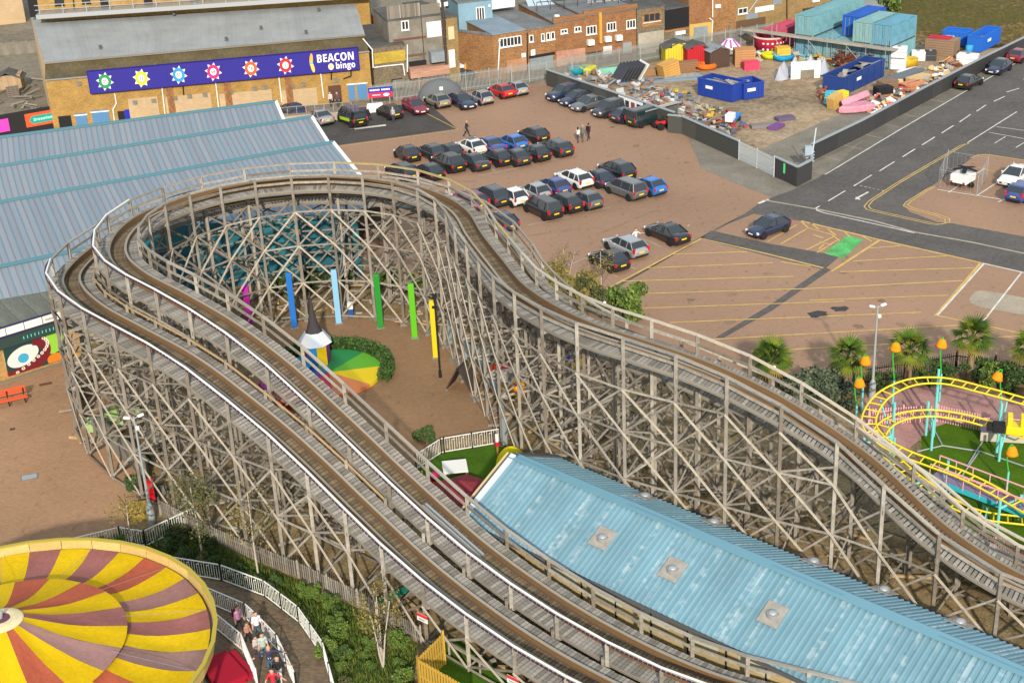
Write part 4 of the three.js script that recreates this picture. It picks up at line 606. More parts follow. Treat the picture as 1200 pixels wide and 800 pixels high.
// ---------- contractor yard ----------
const neutral = mottle([0.62, 0.62, 0.62], 0.25, 0.25, 1 / 2), jm = (r, g, b, o) => mat(C(Math.min(1, r / 0.62), Math.min(1, g / 0.62), Math.min(1, b / 0.62)), { map: neutral, roughness: 0.8, ...o });
function container(label, pos, az, len, y, m, group) {
  const t = thing('shipping_container', label, 'container', pos.clone().setY(y), -rad(az), group), w = 2.44, h = 2.5;   // corner at front right, runs to -z
  blk('floor', -w / 2, 0.02, -len / 2, w, 0.12, len, M.feltDark, t);
  const side = () => { const s = new THREE.Shape(); s.moveTo(0, 0); const n = Math.round(len / 0.28); for (let i = 0; i < n; i++) { const x = i * len / n, q = len / n; s.lineTo(x + q * 0.3, 0); s.lineTo(x + q * 0.45, 0.05); s.lineTo(x + q * 0.8, 0.05); s.lineTo(x + q * 0.95, 0); } s.lineTo(len, 0); s.lineTo(len, -0.04); s.lineTo(0, -0.04); const g = new THREE.ExtrudeGeometry(s, { depth: h - 0.3, bevelEnabled: false }); g.rotateX(-Math.PI / 2); g.rotateY(Math.PI / 2); return g; };
  const g = side(); const r = part('side_wall', g, m, t); r.position.set(-0.06, 0.15, 0); const l = part('side_wall', g, m, t); l.position.set(-w + 0.06, 0.15, 0);
  blk('roof', -w / 2, h - 0.1, -len / 2, w - 0.04, 0.09, len - 0.04, m, t); blk('end_wall', -w / 2, 0.1, -len + 0.05, w - 0.1, h - 0.2, 0.06, m, t);
  for (const x of [-0.06, -w + 0.06]) for (const z of [-0.06, -len + 0.06]) blk('corner_post', x, 0, z, 0.15, h, 0.15, m, t); for (const x of [-0.06, -w + 0.06]) blk('top_rail', x, h - 0.14, -len / 2, 0.1, 0.13, len - 0.3, m, t);
  for (const s of [0, 1]) { const d = blk('door', -w * (0.26 + 0.48 * s), 0.12, -0.05, w * 0.46, h - 0.26, 0.06, m, t); for (const k of [-0.25, 0.25]) rod('lock_bar', V(-w * (0.26 + 0.48 * s) + k, 0.2, 0.02), V(-w * (0.26 + 0.48 * s) + k, h - 0.25, 0.02), 0.025, M.galv, t); }
  return t;
}
{
  const tq = [jm(0.16, 0.34, 0.38), jm(0.12, 0.3, 0.4), jm(0.2, 0.36, 0.37)], az = 42, d = V(Math.sin(rad(az)), 0, -Math.cos(rad(az))), r = V(Math.cos(rad(az)), 0, Math.sin(rad(az))), c = G(1043, 81), at = (k, u) => c.clone().addScaledVector(r, -k * 2.52).addScaledVector(d, u);
  const gl = 'turquoise containers stacked in the yard', lb = ['turquoise container, lower one at the corner of the stack beside the white tanks', 'turquoise container, second along the bottom row of the stack', 'turquoise container in the middle of the bottom row behind the rusty mesh', 'turquoise container, fourth along the bottom row under the scaffold deck', 'turquoise container at the pink end of the bottom row'];
  for (let k = 0; k < 5; k++) container(lb[k], at(k, 0), az, 6.06, 0.02, tq[k % 3], gl);
  container('turquoise container, upper one with the long side toward the field', at(0, 0), az, 6.06, 2.56, tq[1], gl); container('turquoise container, upper one next to the tangled black netting', at(1, 0), az, 6.06, 2.56, tq[2], gl);
  container('dark blue container standing on the turquoise stack', at(2, 2), az, 6.06, 2.56, jm(0.02, 0.1, 0.42)); container('large turquoise container above the scaffold deck beside the pink container', at(4, -0.3), az, 12.2, 2.56, tq[0]);
  container('faded pink red container behind the round red drum', at(6, 0.5), az, 6.06, 0.02, jm(0.5, 0.08, 0.14));
  // scaffold deck
  const t = thing('scaffold_deck', 'timber scaffold deck running along the front of the container stack', 'scaffold'); const q = (k, u, y) => at(k, u).setY(y);
  for (let k = -0.2; k < 7.6; k += 0.5) bar('board', q(k, -0.1, 2.55), q(k, -1.3, 2.55), 1.2, 0.06, M.wood[4], t); for (let k = 0; k < 8; k++) { for (const u of [-0.2, -1.3]) rod('standard', q(k, u, 0), q(k, u, k % 3 ? 2.55 : 3.5), 0.04, M.galv, t); } bar('toe_board', q(-0.2, -1.36, 2.6), q(7.6, -1.36, 2.6), 0.05, 0.22, M.wood[4], t); for (const k of [1, 3, 5, 6]) rod('brace', q(k, -1.35, 0.2), q(k + 1, -1.35, 2.4), 0.035, M.galv, t);
  const heap = q(1.5, 1, 5.1); 
}
function skip(label, a, b, depth, h, m, fill) {
  const A = G(...a), B = G(...b), L = A.distanceTo(B), d = B.clone().sub(A).normalize(), t = thing('waste_skip', label, 'skip', A, Math.atan2(-d.z, d.x));
  blk('floor', L / 2, 0.05, -depth / 2, L, 0.1, depth, m, t); for (const z of [0, -depth]) { blk('side_wall', L / 2, 0.1, z, L, h, 0.08, m, t); for (let i = 0; i < 6; i++) blk('rib', (i + 0.5) * L / 6, 0.15, z + (z ? -0.07 : 0.07), 0.12, h - 0.1, 0.08, m, t); blk('rim', L / 2, h, z, L + 0.1, 0.12, 0.16, m, t); }
  for (const x of [0, L]) { blk('end_wall', x, 0.1, -depth / 2, 0.08, h, depth, m, t); blk('rim', x, h, -depth / 2, 0.16, 0.12, depth, m, t); }
  const lg = blk('logo', L * 0.35, h * 0.55, 0.125, 1, 0.35, 0.02, M.white, t);
  for (let i = 0; i < fill; i++) { const a0 = rr(-0.5, 0.5), o = blk('waste_board', rr(0.8, L - 0.8), h - 0.5 + rr(0, 0.4), -rr(0.4, depth - 0.4), rr(0.8, 2), 0.06, rr(0.2, 0.6), pick([M.wood[4], M.wood[2], jm(0.5, 0.25, 0.12), M.grey, M.renderGrey]), t, a0); o.rotation.z = rr(-0.25, 0.25); }
  return t;
}
skip('bright blue roll-off skip full of boards with a pale logo', [818, 111.5], [858, 120.5], 2.4, 1.9, mm(0.012, 0.045, 0.3, { roughness: 0.5 }), 16);
skip('smaller bright blue skip parked against the long one', [872, 117.5], [895, 114], 2.6, 1.7, mm(0.012, 0.045, 0.3, { roughness: 0.5 }), 8);
skip('long navy open container skip loaded with timber', [988, 113], [1036, 90], 2.5, 2, mm(0.015, 0.045, 0.2, { roughness: 0.5 }), 14);
function crate(name, label, px, w, h, d, turn, m, tilt = 0, cat) {           // boarded box: slats on a frame
  const t = thing(name, label, cat || 'crate', Array.isArray(px) ? G(...px) : px, turn); t.rotation.z = tilt; const n = Math.max(3, Math.round(h / 0.28));
  for (const z of [-1, 1]) for (let i = 0; i < n; i++) blk('slat', 0, i * h / n, z * d / 2, w, h / n - 0.03, 0.04, m, t); for (const x of [-1, 1]) for (let i = 0; i < n; i++) blk('slat', x * w / 2, i * h / n, 0, 0.04, h / n - 0.03, d, m, t); blk('lid', 0, h, 0, w + 0.06, 0.05, d + 0.06, m, t); for (const x of [-1, 1]) for (const z of [-1, 1]) blk('corner_post', x * (w / 2 - 0.04), 0, z * (d / 2 - 0.04), 0.1, h, 0.1, m, t); return t;
}
function shed(label, px, w, h, d, turn, m, rm) { const t = thing('storage_shed', label, 'shed', G(...px), turn); for (let i = 0; i < 10; i++) for (const z of [-1, 1]) blk('cladding_board', -w / 2 + (i + 0.5) * w / 10, 0, z * d / 2, w / 10 - 0.02, h, 0.06, m, t); for (const x of [-1, 1]) blk('side_wall', x * w / 2, 0, 0, 0.06, h, d, m, t); for (const s of [-1, 1]) { const r = blk('roof_slope', s * w * 0.27, h + w * 0.07, 0, w * 0.6, 0.07, d + 0.3, rm, t); r.rotation.z = -s * 0.36; } blk('gable', 0, h, d / 2, w * 0.5, w * 0.15, 0.05, m, t); return t; }
shed('bright yellow flat-sided kiosk among the yard sheds', [793, 73], 3.2, 2.1, 2.4, 0.1, jm(0.55, 0.47, 0.04), M.feltDark); shed('bright red kiosk with a dark roof next to the yellow one', [815, 76], 2.6, 2.3, 2.4, 0.15, jm(0.42, 0.02, 0.03), M.feltDark); shed('dark brown kiosk with a grey roof beside the red one', [838, 77], 2.6, 2.1, 2.4, 0.35, jm(0.08, 0.05, 0.04), M.shutter);
function lathe(name, label, cat, px, prof, m, sc = 1) { const o = thing(name, label, cat, G(...px)); const g = part('shell', new THREE.LatheGeometry(prof.map(([r, y]) => new THREE.Vector2(r, y)), 20), m, o); g.scale.setScalar(sc); return o; }
{ const t = lathe('ride_tub', 'big round red drum with pale spots and pink rim', 'drum', [902, 60], [[0.01, 0.05], [2.1, 0.05], [2.4, 2.2], [2.5, 2.4], [2.2, 2.4], [2.0, 0.4], [0.01, 0.4]], jm(0.4, 0.02, 0.06), 0.82); t.scale.setScalar(0.82); t.children[0].scale.setScalar(1); const rim = part('rim', new THREE.TorusGeometry(2.4, 0.16, 8, 24), jm(0.7, 0.42, 0.36), t); rim.rotation.x = Math.PI / 2; rim.position.y = 2.4; for (let i = 0; i < 14; i++) { const a = 2.2 + (i % 7) * 0.3, y = 0.6 + ((i / 7) | 0) * 0.9; blk('spot', Math.sin(a - 2.8) * 2.3, y, Math.cos(a - 2.8) * 2.3, 0.35, 0.35, 0.12, M.white, t, a - 2.8, US); } }
{ const t = lathe('ride_cup', 'purple and white striped upturned cup by the pale fence', 'ride part', [855, 64], [[0.01, 2], [0.5, 1.9], [1.3, 1.1], [1.5, 0.9], [1.2, 0.8], [0.9, 0.4], [0.5, 0], [0.01, 0]], M.white); for (let i = 0; i < 8; i++) { const a = i * 0.785; bar('stripe', V(Math.cos(a) * 0.5, 1.95, Math.sin(a) * 0.5), V(Math.cos(a) * 1.35, 1.13, Math.sin(a) * 1.35), 0.25, 0.06, mm(0.35, 0.1, 0.35), t); } }
lathe('inflatable_ring', 'orange plastic ring lying beside the red kiosk', 'ring', [828, 80], [[0.5, 0.1], [1, 0], [1.3, 0.35], [1, 0.7], [0.6, 0.6], [0.5, 0.1]], jm(0.8, 0.14, 0.02));
lathe('play_tub', 'teal plastic tub beside the yellow one', 'tub', [676, 86], [[0.01, 0.02], [0.9, 0.02], [1.05, 0.7], [1.1, 0.75], [0.9, 0.72], [0.01, 0.6]], jm(0.02, 0.35, 0.45)); lathe('play_tub', 'yellow plastic tub beside the teal one', 'tub', [689, 85], [[0.01, 0.02], [0.9, 0.02], [1.0, 0.7], [1.05, 0.75], [0.9, 0.72], [0.01, 0.6]], jm(0.75, 0.65, 0.02));
lathe('plastic_tub', 'bright yellow tub under the round red drum', 'tub', [903, 68], [[0.01, 0.02], [1.0, 0.02], [1.2, 0.6], [1.0, 0.62], [0.01, 0.5]], jm(0.75, 0.62, 0.02)); lathe('plastic_tub', 'blue tub holding a yellow crate', 'tub', [918, 70], [[0.01, 0.02], [1.1, 0.02], [1.3, 0.6], [1.1, 0.62], [0.01, 0.5]], jm(0.02, 0.3, 0.6));
crate('storage_box', 'yellow crate standing in the blue tub', G(917, 69).setY(0.55), 1.6, 0.9, 1.2, 0.1, jm(0.6, 0.4, 0.06)); crate('storage_box', 'upright tan crate leaning among the stacked beams', [785, 90], 2.2, 1.8, 1.4, 0.5, jm(0.5, 0.28, 0.08), 0.2); crate('storage_box', 'orange brown cupboard below the grey steel fence', [872, 76], 2.4, 2, 1.4, 0.05, jm(0.42, 0.22, 0.1)); crate('storage_box', 'small red box with a white patch beside the gravel', [880, 81], 1.8, 0.9, 1.2, 0.1, jm(0.6, 0.06, 0.12));
crate('storage_box', 'tan crate leaning at the nose of the pink hulls', [980, 126], 1.6, 1.4, 1, 0.7, jm(0.5, 0.32, 0.1), 0.25); crate('storage_box', 'cyan panel box beside the navy skip end', [973, 122], 1.3, 1.4, 0.7, 0.6, jm(0.1, 0.45, 0.6), -0.2); crate('storage_box', 'yellow box beside the pink hulls', [986, 121], 1.2, 1.3, 0.9, 0.5, jm(0.75, 0.55, 0.03));
crate('dark_cabinet', 'black cabinet on its side near the hoarding rubble', [1035, 112], 1.8, 1, 1.2, 0.3, jm(0.02, 0.02, 0.025)); crate('garden_planter', 'brown timber planter beside the black cabinet', [1040, 104], 2, 0.9, 1.3, 0.4, jm(0.22, 0.14, 0.09)); crate('storage_box', 'brown timber cabin with a red tarpaulin on its roof', [1104, 65], 3.4, 2, 2.4, -0.6, jm(0.26, 0.17, 0.11)); 
{ const t = thing('red_tarpaulin', 'red tarpaulin spread on the brown timber cabin', 'tarpaulin', G(1101, 64).setY(2.06), -0.6); blk('sheet', 0, 0, 0, 2.6, 0.12, 1.6, jm(0.4, 0.03, 0.05), t, 0, RB); blk('fold', 0.3, 0.1, 0.2, 1.4, 0.12, 0.5, jm(0.4, 0.03, 0.05), t, 0.2, RB); }
skip('blue skip beyond the brown cabin at the field edge', [1104, 52], [1132, 55], 2.2, 1.6, mm(0.02, 0.14, 0.55), 0); skip('blue open crate leaning near the white water tank', [1150, 62], [1172, 50], 1.8, 1.8, mm(0.02, 0.13, 0.55), 3);
function tank(label, px, w, h, d, turn, m, base = 0) { const t = thing('water_tank', label, 'tank', G(...px).setY(base), turn); blk('body', 0, 0, 0, w, h, d, m, t, 0, RB); blk('cap', 0, h, 0, 0.4, 0.12, 0.4, M.grey, t, 0, UC); blk('band', 0, h * 0.55, 0, w + 0.02, 0.04, d + 0.02, M.slab, t); return t; }
tank('white plastic tank, lower of two stacked at the container corner', [1053, 80], 1.7, 1.2, 1.3, -0.4, M.white); tank('white plastic tank, upper of two stacked at the container corner', [1053, 80], 1.7, 1.2, 1.3, -0.4, M.white, 1.36); tank('long white water tank beside the hoarding with a blue drum on it', [1134, 74], 2.4, 1.1, 1.3, -0.5, M.white); tank('white plastic tank beside a dark frame near the brown cabin', [1076, 70], 1.6, 1.1, 1.2, -0.2, M.white); tank('dark framed generator next to the white tank', [1090, 70], 1.4, 1.1, 1.1, -0.2, mm(0.05, 0.055, 0.06));
lathe('blue_drum', 'small blue drum standing on the long white tank', 'drum', [1135, 72], [[0.01, 1.24], [0.4, 1.24], [0.42, 1.9], [0.01, 1.95]], jm(0.04, 0.3, 0.75)); lathe('yellow_bucket', 'orange yellow plastic bin lying by the white tanks', 'bin', [1065, 77], [[0.01, 0.02], [0.9, 0.02], [1.1, 0.9], [0.9, 0.95], [0.01, 0.7]], jm(0.75, 0.38, 0.03));
// pink hulls: tapered boat shells
for (const [i, px, tn] of [[0, [1000, 126], 0.75], [1, [1002, 131], 0.35]]) { const s = new THREE.Shape(); s.moveTo(-1.7, 0); s.quadraticCurveTo(-0.4, 0.95, 1.7, 0.7); s.lineTo(1.7, -0.7); s.quadraticCurveTo(-0.4, -0.95, -1.7, 0); const g = new THREE.ExtrudeGeometry(s, { depth: 0.35, bevelEnabled: true, bevelSize: 0.2, bevelThickness: 0.2, bevelSegments: 3 }); g.rotateX(-Math.PI / 2); const t = thing('boat_hull', ['pink boat-shaped hull propped on its side above the other', 'pink boat-shaped hull lying flat on the yard'][i], 'hull', G(...px), tn); const o = part('shell', g, jm(0.55, 0.25, 0.33), t); o.position.y = 0.3; if (!i) { o.rotation.x = -0.5; o.position.y = 0.75; } blk('keel', 0, 0.05, 0, 2.8, 0.2, 0.15, jm(0.6, 0.25, 0.35), t); }
// white gable-fronted ride booth and grey humps
{ const t = thing('covered_ride_pieces', 'white square front with grey sheeted ride pieces behind it on the gravel', 'ride parts', G(942, 92), 0.05); blk('front_panel', 0.2, 0, 0, 3.4, 2, 0.1, M.white, t); blk('opening', 0.4, 0.02, 0.06, 1.6, 1, 0.06, M.slab, t); for (const [x, z, s] of [[-2, -1.5, 1], [-0.6, -2, 1.1], [1.2, -1.8, 1.2], [2.6, -1.2, 1], [2.8, -2.6, 0.9], [-2.6, -0.4, 0.8]]) { const g = new THREE.ConeGeometry(1.1, 2, 6), o = part('sheeted_piece', g, mm(0.36, 0.38, 0.44), t); o.position.set(x, 0.95 * s, z); o.scale.setScalar(s); o.rotation.set(rr(-0.2, 0.2), rr(0, 3), rr(-0.25, 0.25)); } }
// stacks of beams and sheets
function stack(label, px, n, L, turn, m, w = 0.5, h = 0.16) { const t = thing('beam_stack', label, 'timber', G(...px), turn); for (let i = 0; i < n; i++) { const o = blk('beam', rr(-0.2, 0.2), 0.02 + (i >> 1) * (h + 0.02), (i & 1 ? 0.3 : -0.3), L * rr(0.85, 1), h, w, Array.isArray(m) ? pick(m) : m, t); o.rotation.y = rr(-0.04, 0.04); } return t; }
stack('brown timber beams stacked beside the yellow kiosk', [798, 86], 14, 4, 0.1, jm(0.24, 0.13, 0.07), 0.55, 0.18); stack('brown beams under a white board near the grey fence', [757, 88], 8, 4.5, 0.2, jm(0.3, 0.18, 0.09)); stack('dark grey steel sheets stacked near the hoarding', [752, 97], 6, 6, 0.15, mm(0.2, 0.24, 0.28), 1.2, 0.08); stack('grey steel sheets lying behind the tan crate', [790, 93], 5, 7, 0.1, mm(0.22, 0.28, 0.33), 1.3, 0.07); stack('terracotta tiles and slabs piled against the hoarding', [1070, 104], 10, 2.6, 0.6, jm(0.55, 0.24, 0.13), 0.8, 0.14); stack('cream and ochre boards piled along the hoarding', [1078, 95], 8, 3, 0.65, jm(0.55, 0.4, 0.2), 0.8, 0.14); stack('low pallet stack of pale boards beside the blue skip', [805, 90], 4, 2.6, 0.1, M.wood[4], 0.7, 0.12); stack('white boards lying beside the stacked tanks', [1068, 84], 5, 3.2, 0.5, M.white, 0.6, 0.08); stack('grey steel trough lying behind the white table', [1058, 93], 6, 7, 0.72, mm(0.14, 0.16, 0.19), 0.6, 0.2);
{ const t = thing('sheet_rack', 'dark slatted rack of panels tilted near the hoarding', 'rack', G(738, 95), 0.3); for (let i = 0; i < 7; i++) { const o = blk('panel', i * 0.42 - 1.2, 0.05, 0, 0.06, 2.2, 2.6, i === 6 ? M.white : mm(0.06, 0.065, 0.08), t); o.rotation.z = -0.6; } blk('base', 0, 0, 0, 3.4, 0.1, 2.4, M.galv, t); }
{ const t = thing('white_sheet_pile', 'white boards with a green sheet behind the tub', 'boards', G(716, 88), 0.2); for (let i = 0; i < 4; i++) { const o = blk('board', i * 0.15, 0.05 + i * 0.07, -i * 0.2, 3, 0.06, 1.8, i === 3 ? jm(0.2, 0.5, 0.35) : M.white, t); o.rotation.x = 0.25; } }
{ const t = thing('quad_bike', 'small red and black quad bike parked at the hoarding end', 'quad bike', G(777, 150), 0.5); for (const x of [-0.6, 0.6]) for (const z of [-0.5, 0.5]) { const w = blk('wheel', x, 0, z, 0.75, 0.75, 0.4, M.black, t, 0, UC); w.rotation.x = Math.PI / 2; w.scale.set(0.75, 0.4, 0.75); w.position.y = 0.38; } blk('body', 0, 0.5, 0, 1.5, 0.35, 0.6, jm(0.6, 0.03, 0.03), t, 0, RB); blk('seat', -0.2, 0.85, 0, 0.8, 0.18, 0.4, M.black, t, 0, RB); blk('rack', 0.6, 0.9, 0, 0.5, 0.06, 0.7, jm(0.8, 0.3, 0.02), t); rod('handlebar', V(0.25, 1.15, -0.4), V(0.25, 1.15, 0.4), 0.03, M.black, t); }
{ const t = thing('ladder_bundle', 'bundle of silver and yellow ladders laid on the hoarding end', 'ladders', G(772, 143), 0.4); for (let i = 0; i < 5; i++) { bar('ladder', V(-2, 1.3 + i * 0.08, i * 0.3 - 0.6), V(2.4, 1.75 + i * 0.06, i * 0.3 - 0.6), 0.25, 0.06, i === 1 ? jm(0.6, 0.5, 0.05) : M.galv, t); } for (const x of [-1.4, 1.6]) bar('trestle', V(x, 0, 0), V(x, 1.45 + x * 0.1, 0), 0.12, 1.4, M.feltDark, t); }
// rusty mesh and rubble heaps: many pieces that nobody would count
function rubble(label, poly, n, mats, sz, hmax) { const P = W2(poly), bb = new THREE.Box3().setFromPoints(P), lists = mats.map(() => []); const inside = p => { let c = false; for (let i = 0, j = P.length - 1; i < P.length; j = i++) if ((P[i].z > p.z) !== (P[j].z > p.z) && p.x < (P[j].x - P[i].x) * (p.z - P[i].z) / (P[j].z - P[i].z) + P[i].x) c = !c; return c; };
  for (let i = 0; i < n;) { const p = V(rr(bb.min.x, bb.max.x), 0, rr(bb.min.z, bb.max.z)); if (!inside(p)) { n -= 0.2; continue; } i++; const m = new THREE.Matrix4().compose(p.setY(rr(0.03, hmax)), new THREE.Quaternion().setFromEuler(new THREE.Euler(rr(-0.5, 0.5), rr(0, 6), rr(-0.5, 0.5))), V(rr(0.3, 1.4) * sz, rr(0.04, 0.35) * sz, rr(0.15, 0.7) * sz)); lists[(rnd() * mats.length) | 0].push(m); }
  lists.forEach((l, k) => { if (!l.length) return; const o = part('rubble', mergeM(UB, l), mats[k]); o.userData = { label: label + ', ' + ['first', 'second', 'third', 'fourth', 'fifth', 'sixth'][k] + ' tone', category: 'rubble', kind: 'stuff' }; }); }
rubble('scrap heaped along the car park hoarding', [[650, 97], [690, 86], [740, 86], [770, 100], [830, 135], [860, 170], [868, 184], [800, 150], [740, 130]], 420, [M.wood[4], mm(0.2, 0.23, 0.27), mm(0.5, 0.5, 0.5), jm(0.25, 0.14, 0.09), mm(0.12, 0.13, 0.15)], 1, 0.5);
rubble('bright scrap beside the blue skips', [[745, 118], [800, 108], [850, 130], [880, 150], [850, 162], [800, 140]], 150, [jm(0.5, 0.36, 0.04), jm(0.3, 0.05, 0.06), M.renderGrey, jm(0.07, 0.12, 0.26), M.wood[2], mm(0.1, 0.1, 0.11)], 0.75, 0.5);
rubble('broken tiles along the road hoarding', [[1015, 120], [1040, 108], [1090, 82], [1125, 68], [1130, 80], [1090, 102], [1020, 138]], 230, [jm(0.4, 0.19, 0.1), jm(0.6, 0.4, 0.2), M.white, jm(0.55, 0.08, 0.1), M.wood[4], mm(0.15, 0.13, 0.12)], 0.9, 0.5);
rubble('scrap around the navy skip', [[950, 118], [968, 96], [1000, 76], [1040, 78], [1030, 86], [990, 100], [975, 128]], 110, [jm(0.25, 0.08, 0.05), M.wood[2], mm(0.3, 0.3, 0.3), jm(0.3, 0.12, 0.07)], 0.8, 0.8);
rubble('clutter under the scaffold deck', [[880, 60], [940, 62], [1000, 72], [1040, 84], [1000, 84], [930, 76], [880, 72]], 90, [jm(0.15, 0.4, 0.4), M.wood[4], mm(0.5, 0.5, 0.48), jm(0.2, 0.3, 0.08), jm(0.5, 0.3, 0.1)], 0.8, 0.7);
for (const [label, px, w, d, c, tn] of [['purple mattress lying alone on the yard ground', [920, 140], 2, 1.1, [0.12, 0.09, 0.16], 0.3], ['dark purple mattress leaning on a white bag', [910, 150], 1.9, 1.1, [0.16, 0.07, 0.22], 0.9], ['grey mattress base beside the purple mattress', [893, 149], 2.4, 1.1, [0.2, 0.18, 0.18], 0.1]]) { const t = thing('mattress', label, 'mattress', G(...px), tn); blk('pad', 0, 0.02, 0, w, 0.3, d, mm(...c), t, 0, RB); blk('piping', 0, 0.3, 0, w * 0.95, 0.05, d * 0.95, mm(...c), t, 0, RB); }
{ const t = thing('cable_trailer', 'white and blue trailer frame among the scrap', 'trailer', G(860, 143), 1.1); blk('bed', 0, 0.4, 0, 2.4, 0.3, 1, jm(0.04, 0.2, 0.6), t, 0, RB); blk('cab', -1.2, 0.5, 0, 1.2, 0.8, 0.8, M.white, t, 0, RB); for (const z of [-0.55, 0.55]) { const w = blk('wheel', 0.3, 0, z, 0.6, 0.6, 0.2, M.black, t, 0, US); } }
// yellow timber gate, blue pick-up and sign at the back fence
palisade('yellow timber boarding fence in front of the brick workshop', [[526, 93], [566, 86], [582, 84]], 1.5, mm(0.55, 0.33, 0.06), { name: 'board_fence', each: 'board', gap: 0.3, w: 0.28 });
{ const t = thing('yellow_portal', 'yellow steel goal-shaped frame with a grey door beside the board fence', 'gate', G(587, 92), 0.15); for (const x of [-0.75, 0.75]) blk('post', x, 0, 0, 0.2, 2.9, 0.2, mm(0.75, 0.6, 0.03), t); blk('lintel', 0, 2.75, 0.003, 1.7, 0.2, 0.2, mm(0.75, 0.6, 0.03), t); blk('door', 0, 0.05, -0.1, 1.25, 2.6, 0.08, M.shutter, t); }
{ const t = thing('notice_sign', 'blue and red sign board on posts beside the black van', 'sign', G(447, 126), 0.12); for (const x of [-1, 1]) blk('post', x, 0, -0.06, 0.1, 2.2, 0.1, M.galv, t); blk('board', 0, 1.2, 0, 2.7, 1.2, 0.06, M.white, t); const f = part('face', new THREE.PlaneGeometry(2.7, 1.2), canvasMat(256, 112, g => { g.fillStyle = '#2a2a98'; g.fillRect(0, 0, 256, 60); g.fillStyle = '#e0224a'; g.fillRect(0, 60, 256, 52); g.fillStyle = '#f2f0f6'; for (let i = 0; i < 14; i++) if (i !== 7) g.fillRect(18 + i * 15.5, 22, 11, 18); for (let i = 0; i < 9; i++) g.fillRect(40 + i * 10, 80, 7, 10); g.beginPath(); g.ellipse(190, 86, 34, 16, 0, 0, 7); g.fill(); }), t); f.position.set(0, 1.8, 0.034); }
{ const t = thing('telegraph_pole', 'dark wooden telegraph pole rising by the yellow house', 'pole', G(525, 103)); rod('shaft', V(0, 0, 0), V(0, 12, 0), 0.16, mm(0.06, 0.05, 0.045), t); for (let i = 0; i < 6; i++) rod('step_bolt', V(-0.25, 4 + i, 0), V(0.25, 4 + i, 0), 0.02, M.galv, t); }
{ const t = thing('leaning_pole', 'white leaning lamp pole at the back fence by the yellow frame', 'lamp post', G(583, 98), 0); rod('shaft', V(0, 0, 0), V(0.5, 5, 0), 0.08, M.white, t); blk('head', 0.5, 5, 0, 0.3, 0.2, 0.3, M.white, t, 0, US); }
{ const t = thing('canopy_tent', 'grey domed bin shelter behind the silver car', 'shelter', G(516, 113), 0.15); const g = new THREE.SphereGeometry(1, 20, 10, 0, 6.284, 0, 1.571), o = part('dome', g, mm(0.12, 0.13, 0.14), t); o.scale.set(2.6, 2.1, 1.4); blk('base', 0, 0.01, 0, 5.2, 0.15, 2.8, M.slab, t); blk('sign', 0, 1.1, 1.36, 0.4, 0.4, 0.05, M.white, t); }
// low wall in front of the bingo hall
{ const t = thing('forecourt_wall', 'low pale rendered wall and ramp in front of the bingo hall', 'wall', G(332, 146), 0.13); blk('wall', 3.4, 0, 0, 8, 1, 0.3, M.render, t); blk('coping', 3.4, 1, 0, 8.1, 0.1, 0.42, M.slab, t); blk('pier', 7.6, 0, 0.1, 0.5, 1.3, 0.5, M.slab, t); blk('ramp', 3.4, 0.02, -1.4, 8, 0.5, 2.4, M.slab, t); const rl = M.galv; for (let i = 0; i < 9; i++) blk('rail_post', -0.4 + i, 1.1, 0, 0.05, 0.8, 0.05, rl, t); blk('guard_rail', 3.5, 1.9, 0, 8, 0.05, 0.05, rl, t); }
{ const t = thing('road_barrier', 'white plastic road barrier standing behind the dark hatchback', 'barrier', G(440, 131), 0.1); blk('body', 0, 0, 0, 1.9, 0.75, 0.4, M.white, t, 0, RB); blk('top', 0, 0.7, 0, 1.7, 0.3, 0.22, M.white, t, 0, RB); for (const x of [-0.6, 0.6]) blk('foot', x, 0, 0, 0.3, 0.15, 0.6, M.white, t, 0, RB); }
// stair tower and lattice mast by the yard entrance
{ const t = thing('gate_mast', 'thin white lattice mast and pale blue frame at the yard entrance', 'mast', G(949, 204)); rod('shaft', V(0, 0, 0), V(0.5, 4.4, -0.3), 0.06, mm(0.5, 0.58, 0.64), t); for (let i = 0; i < 4; i++) rod('stay', V(-0.4, 1 + i * 0.3, 0), V(0.4, 1.3 + i * 0.3, 0), 0.04, mm(0.4, 0.48, 0.55), t); blk('box', -0.2, 1.9, 0, 0.7, 0.9, 0.4, mm(0.3, 0.38, 0.45), t); }
// kerb strips
for (const [pts, nm] of [[[[916, 452], [960, 446]], 'kerb']]) { const a = G(...pts[0]), b = G(...pts[1]); struct(bar(nm, a.setY(0.07), b.setY(0.07), 0.9, 0.14, M.slab)); }
// rusty reinforcing mesh heaped before the containers
{ const l = []; for (let i = 0; i < 420; i++) { const p = G(rr(978, 1034), rr(70, 82)), a = rr(0, 6.28), L = rr(0.5, 1.8); p.y = rr(0.1, 1.3); l.push(barMatrix(p, p.clone().add(V(Math.cos(a) * L, rr(-0.3, 0.6), Math.sin(a) * L)), 0.05, 0.05)); } const o = part('rusty_mesh', mergeM(UB, l), jm(0.16, 0.045, 0.022)); o.userData = { label: 'tangled heap of rusty reinforcing mesh before the containers', category: 'scrap', kind: 'stuff' }; }
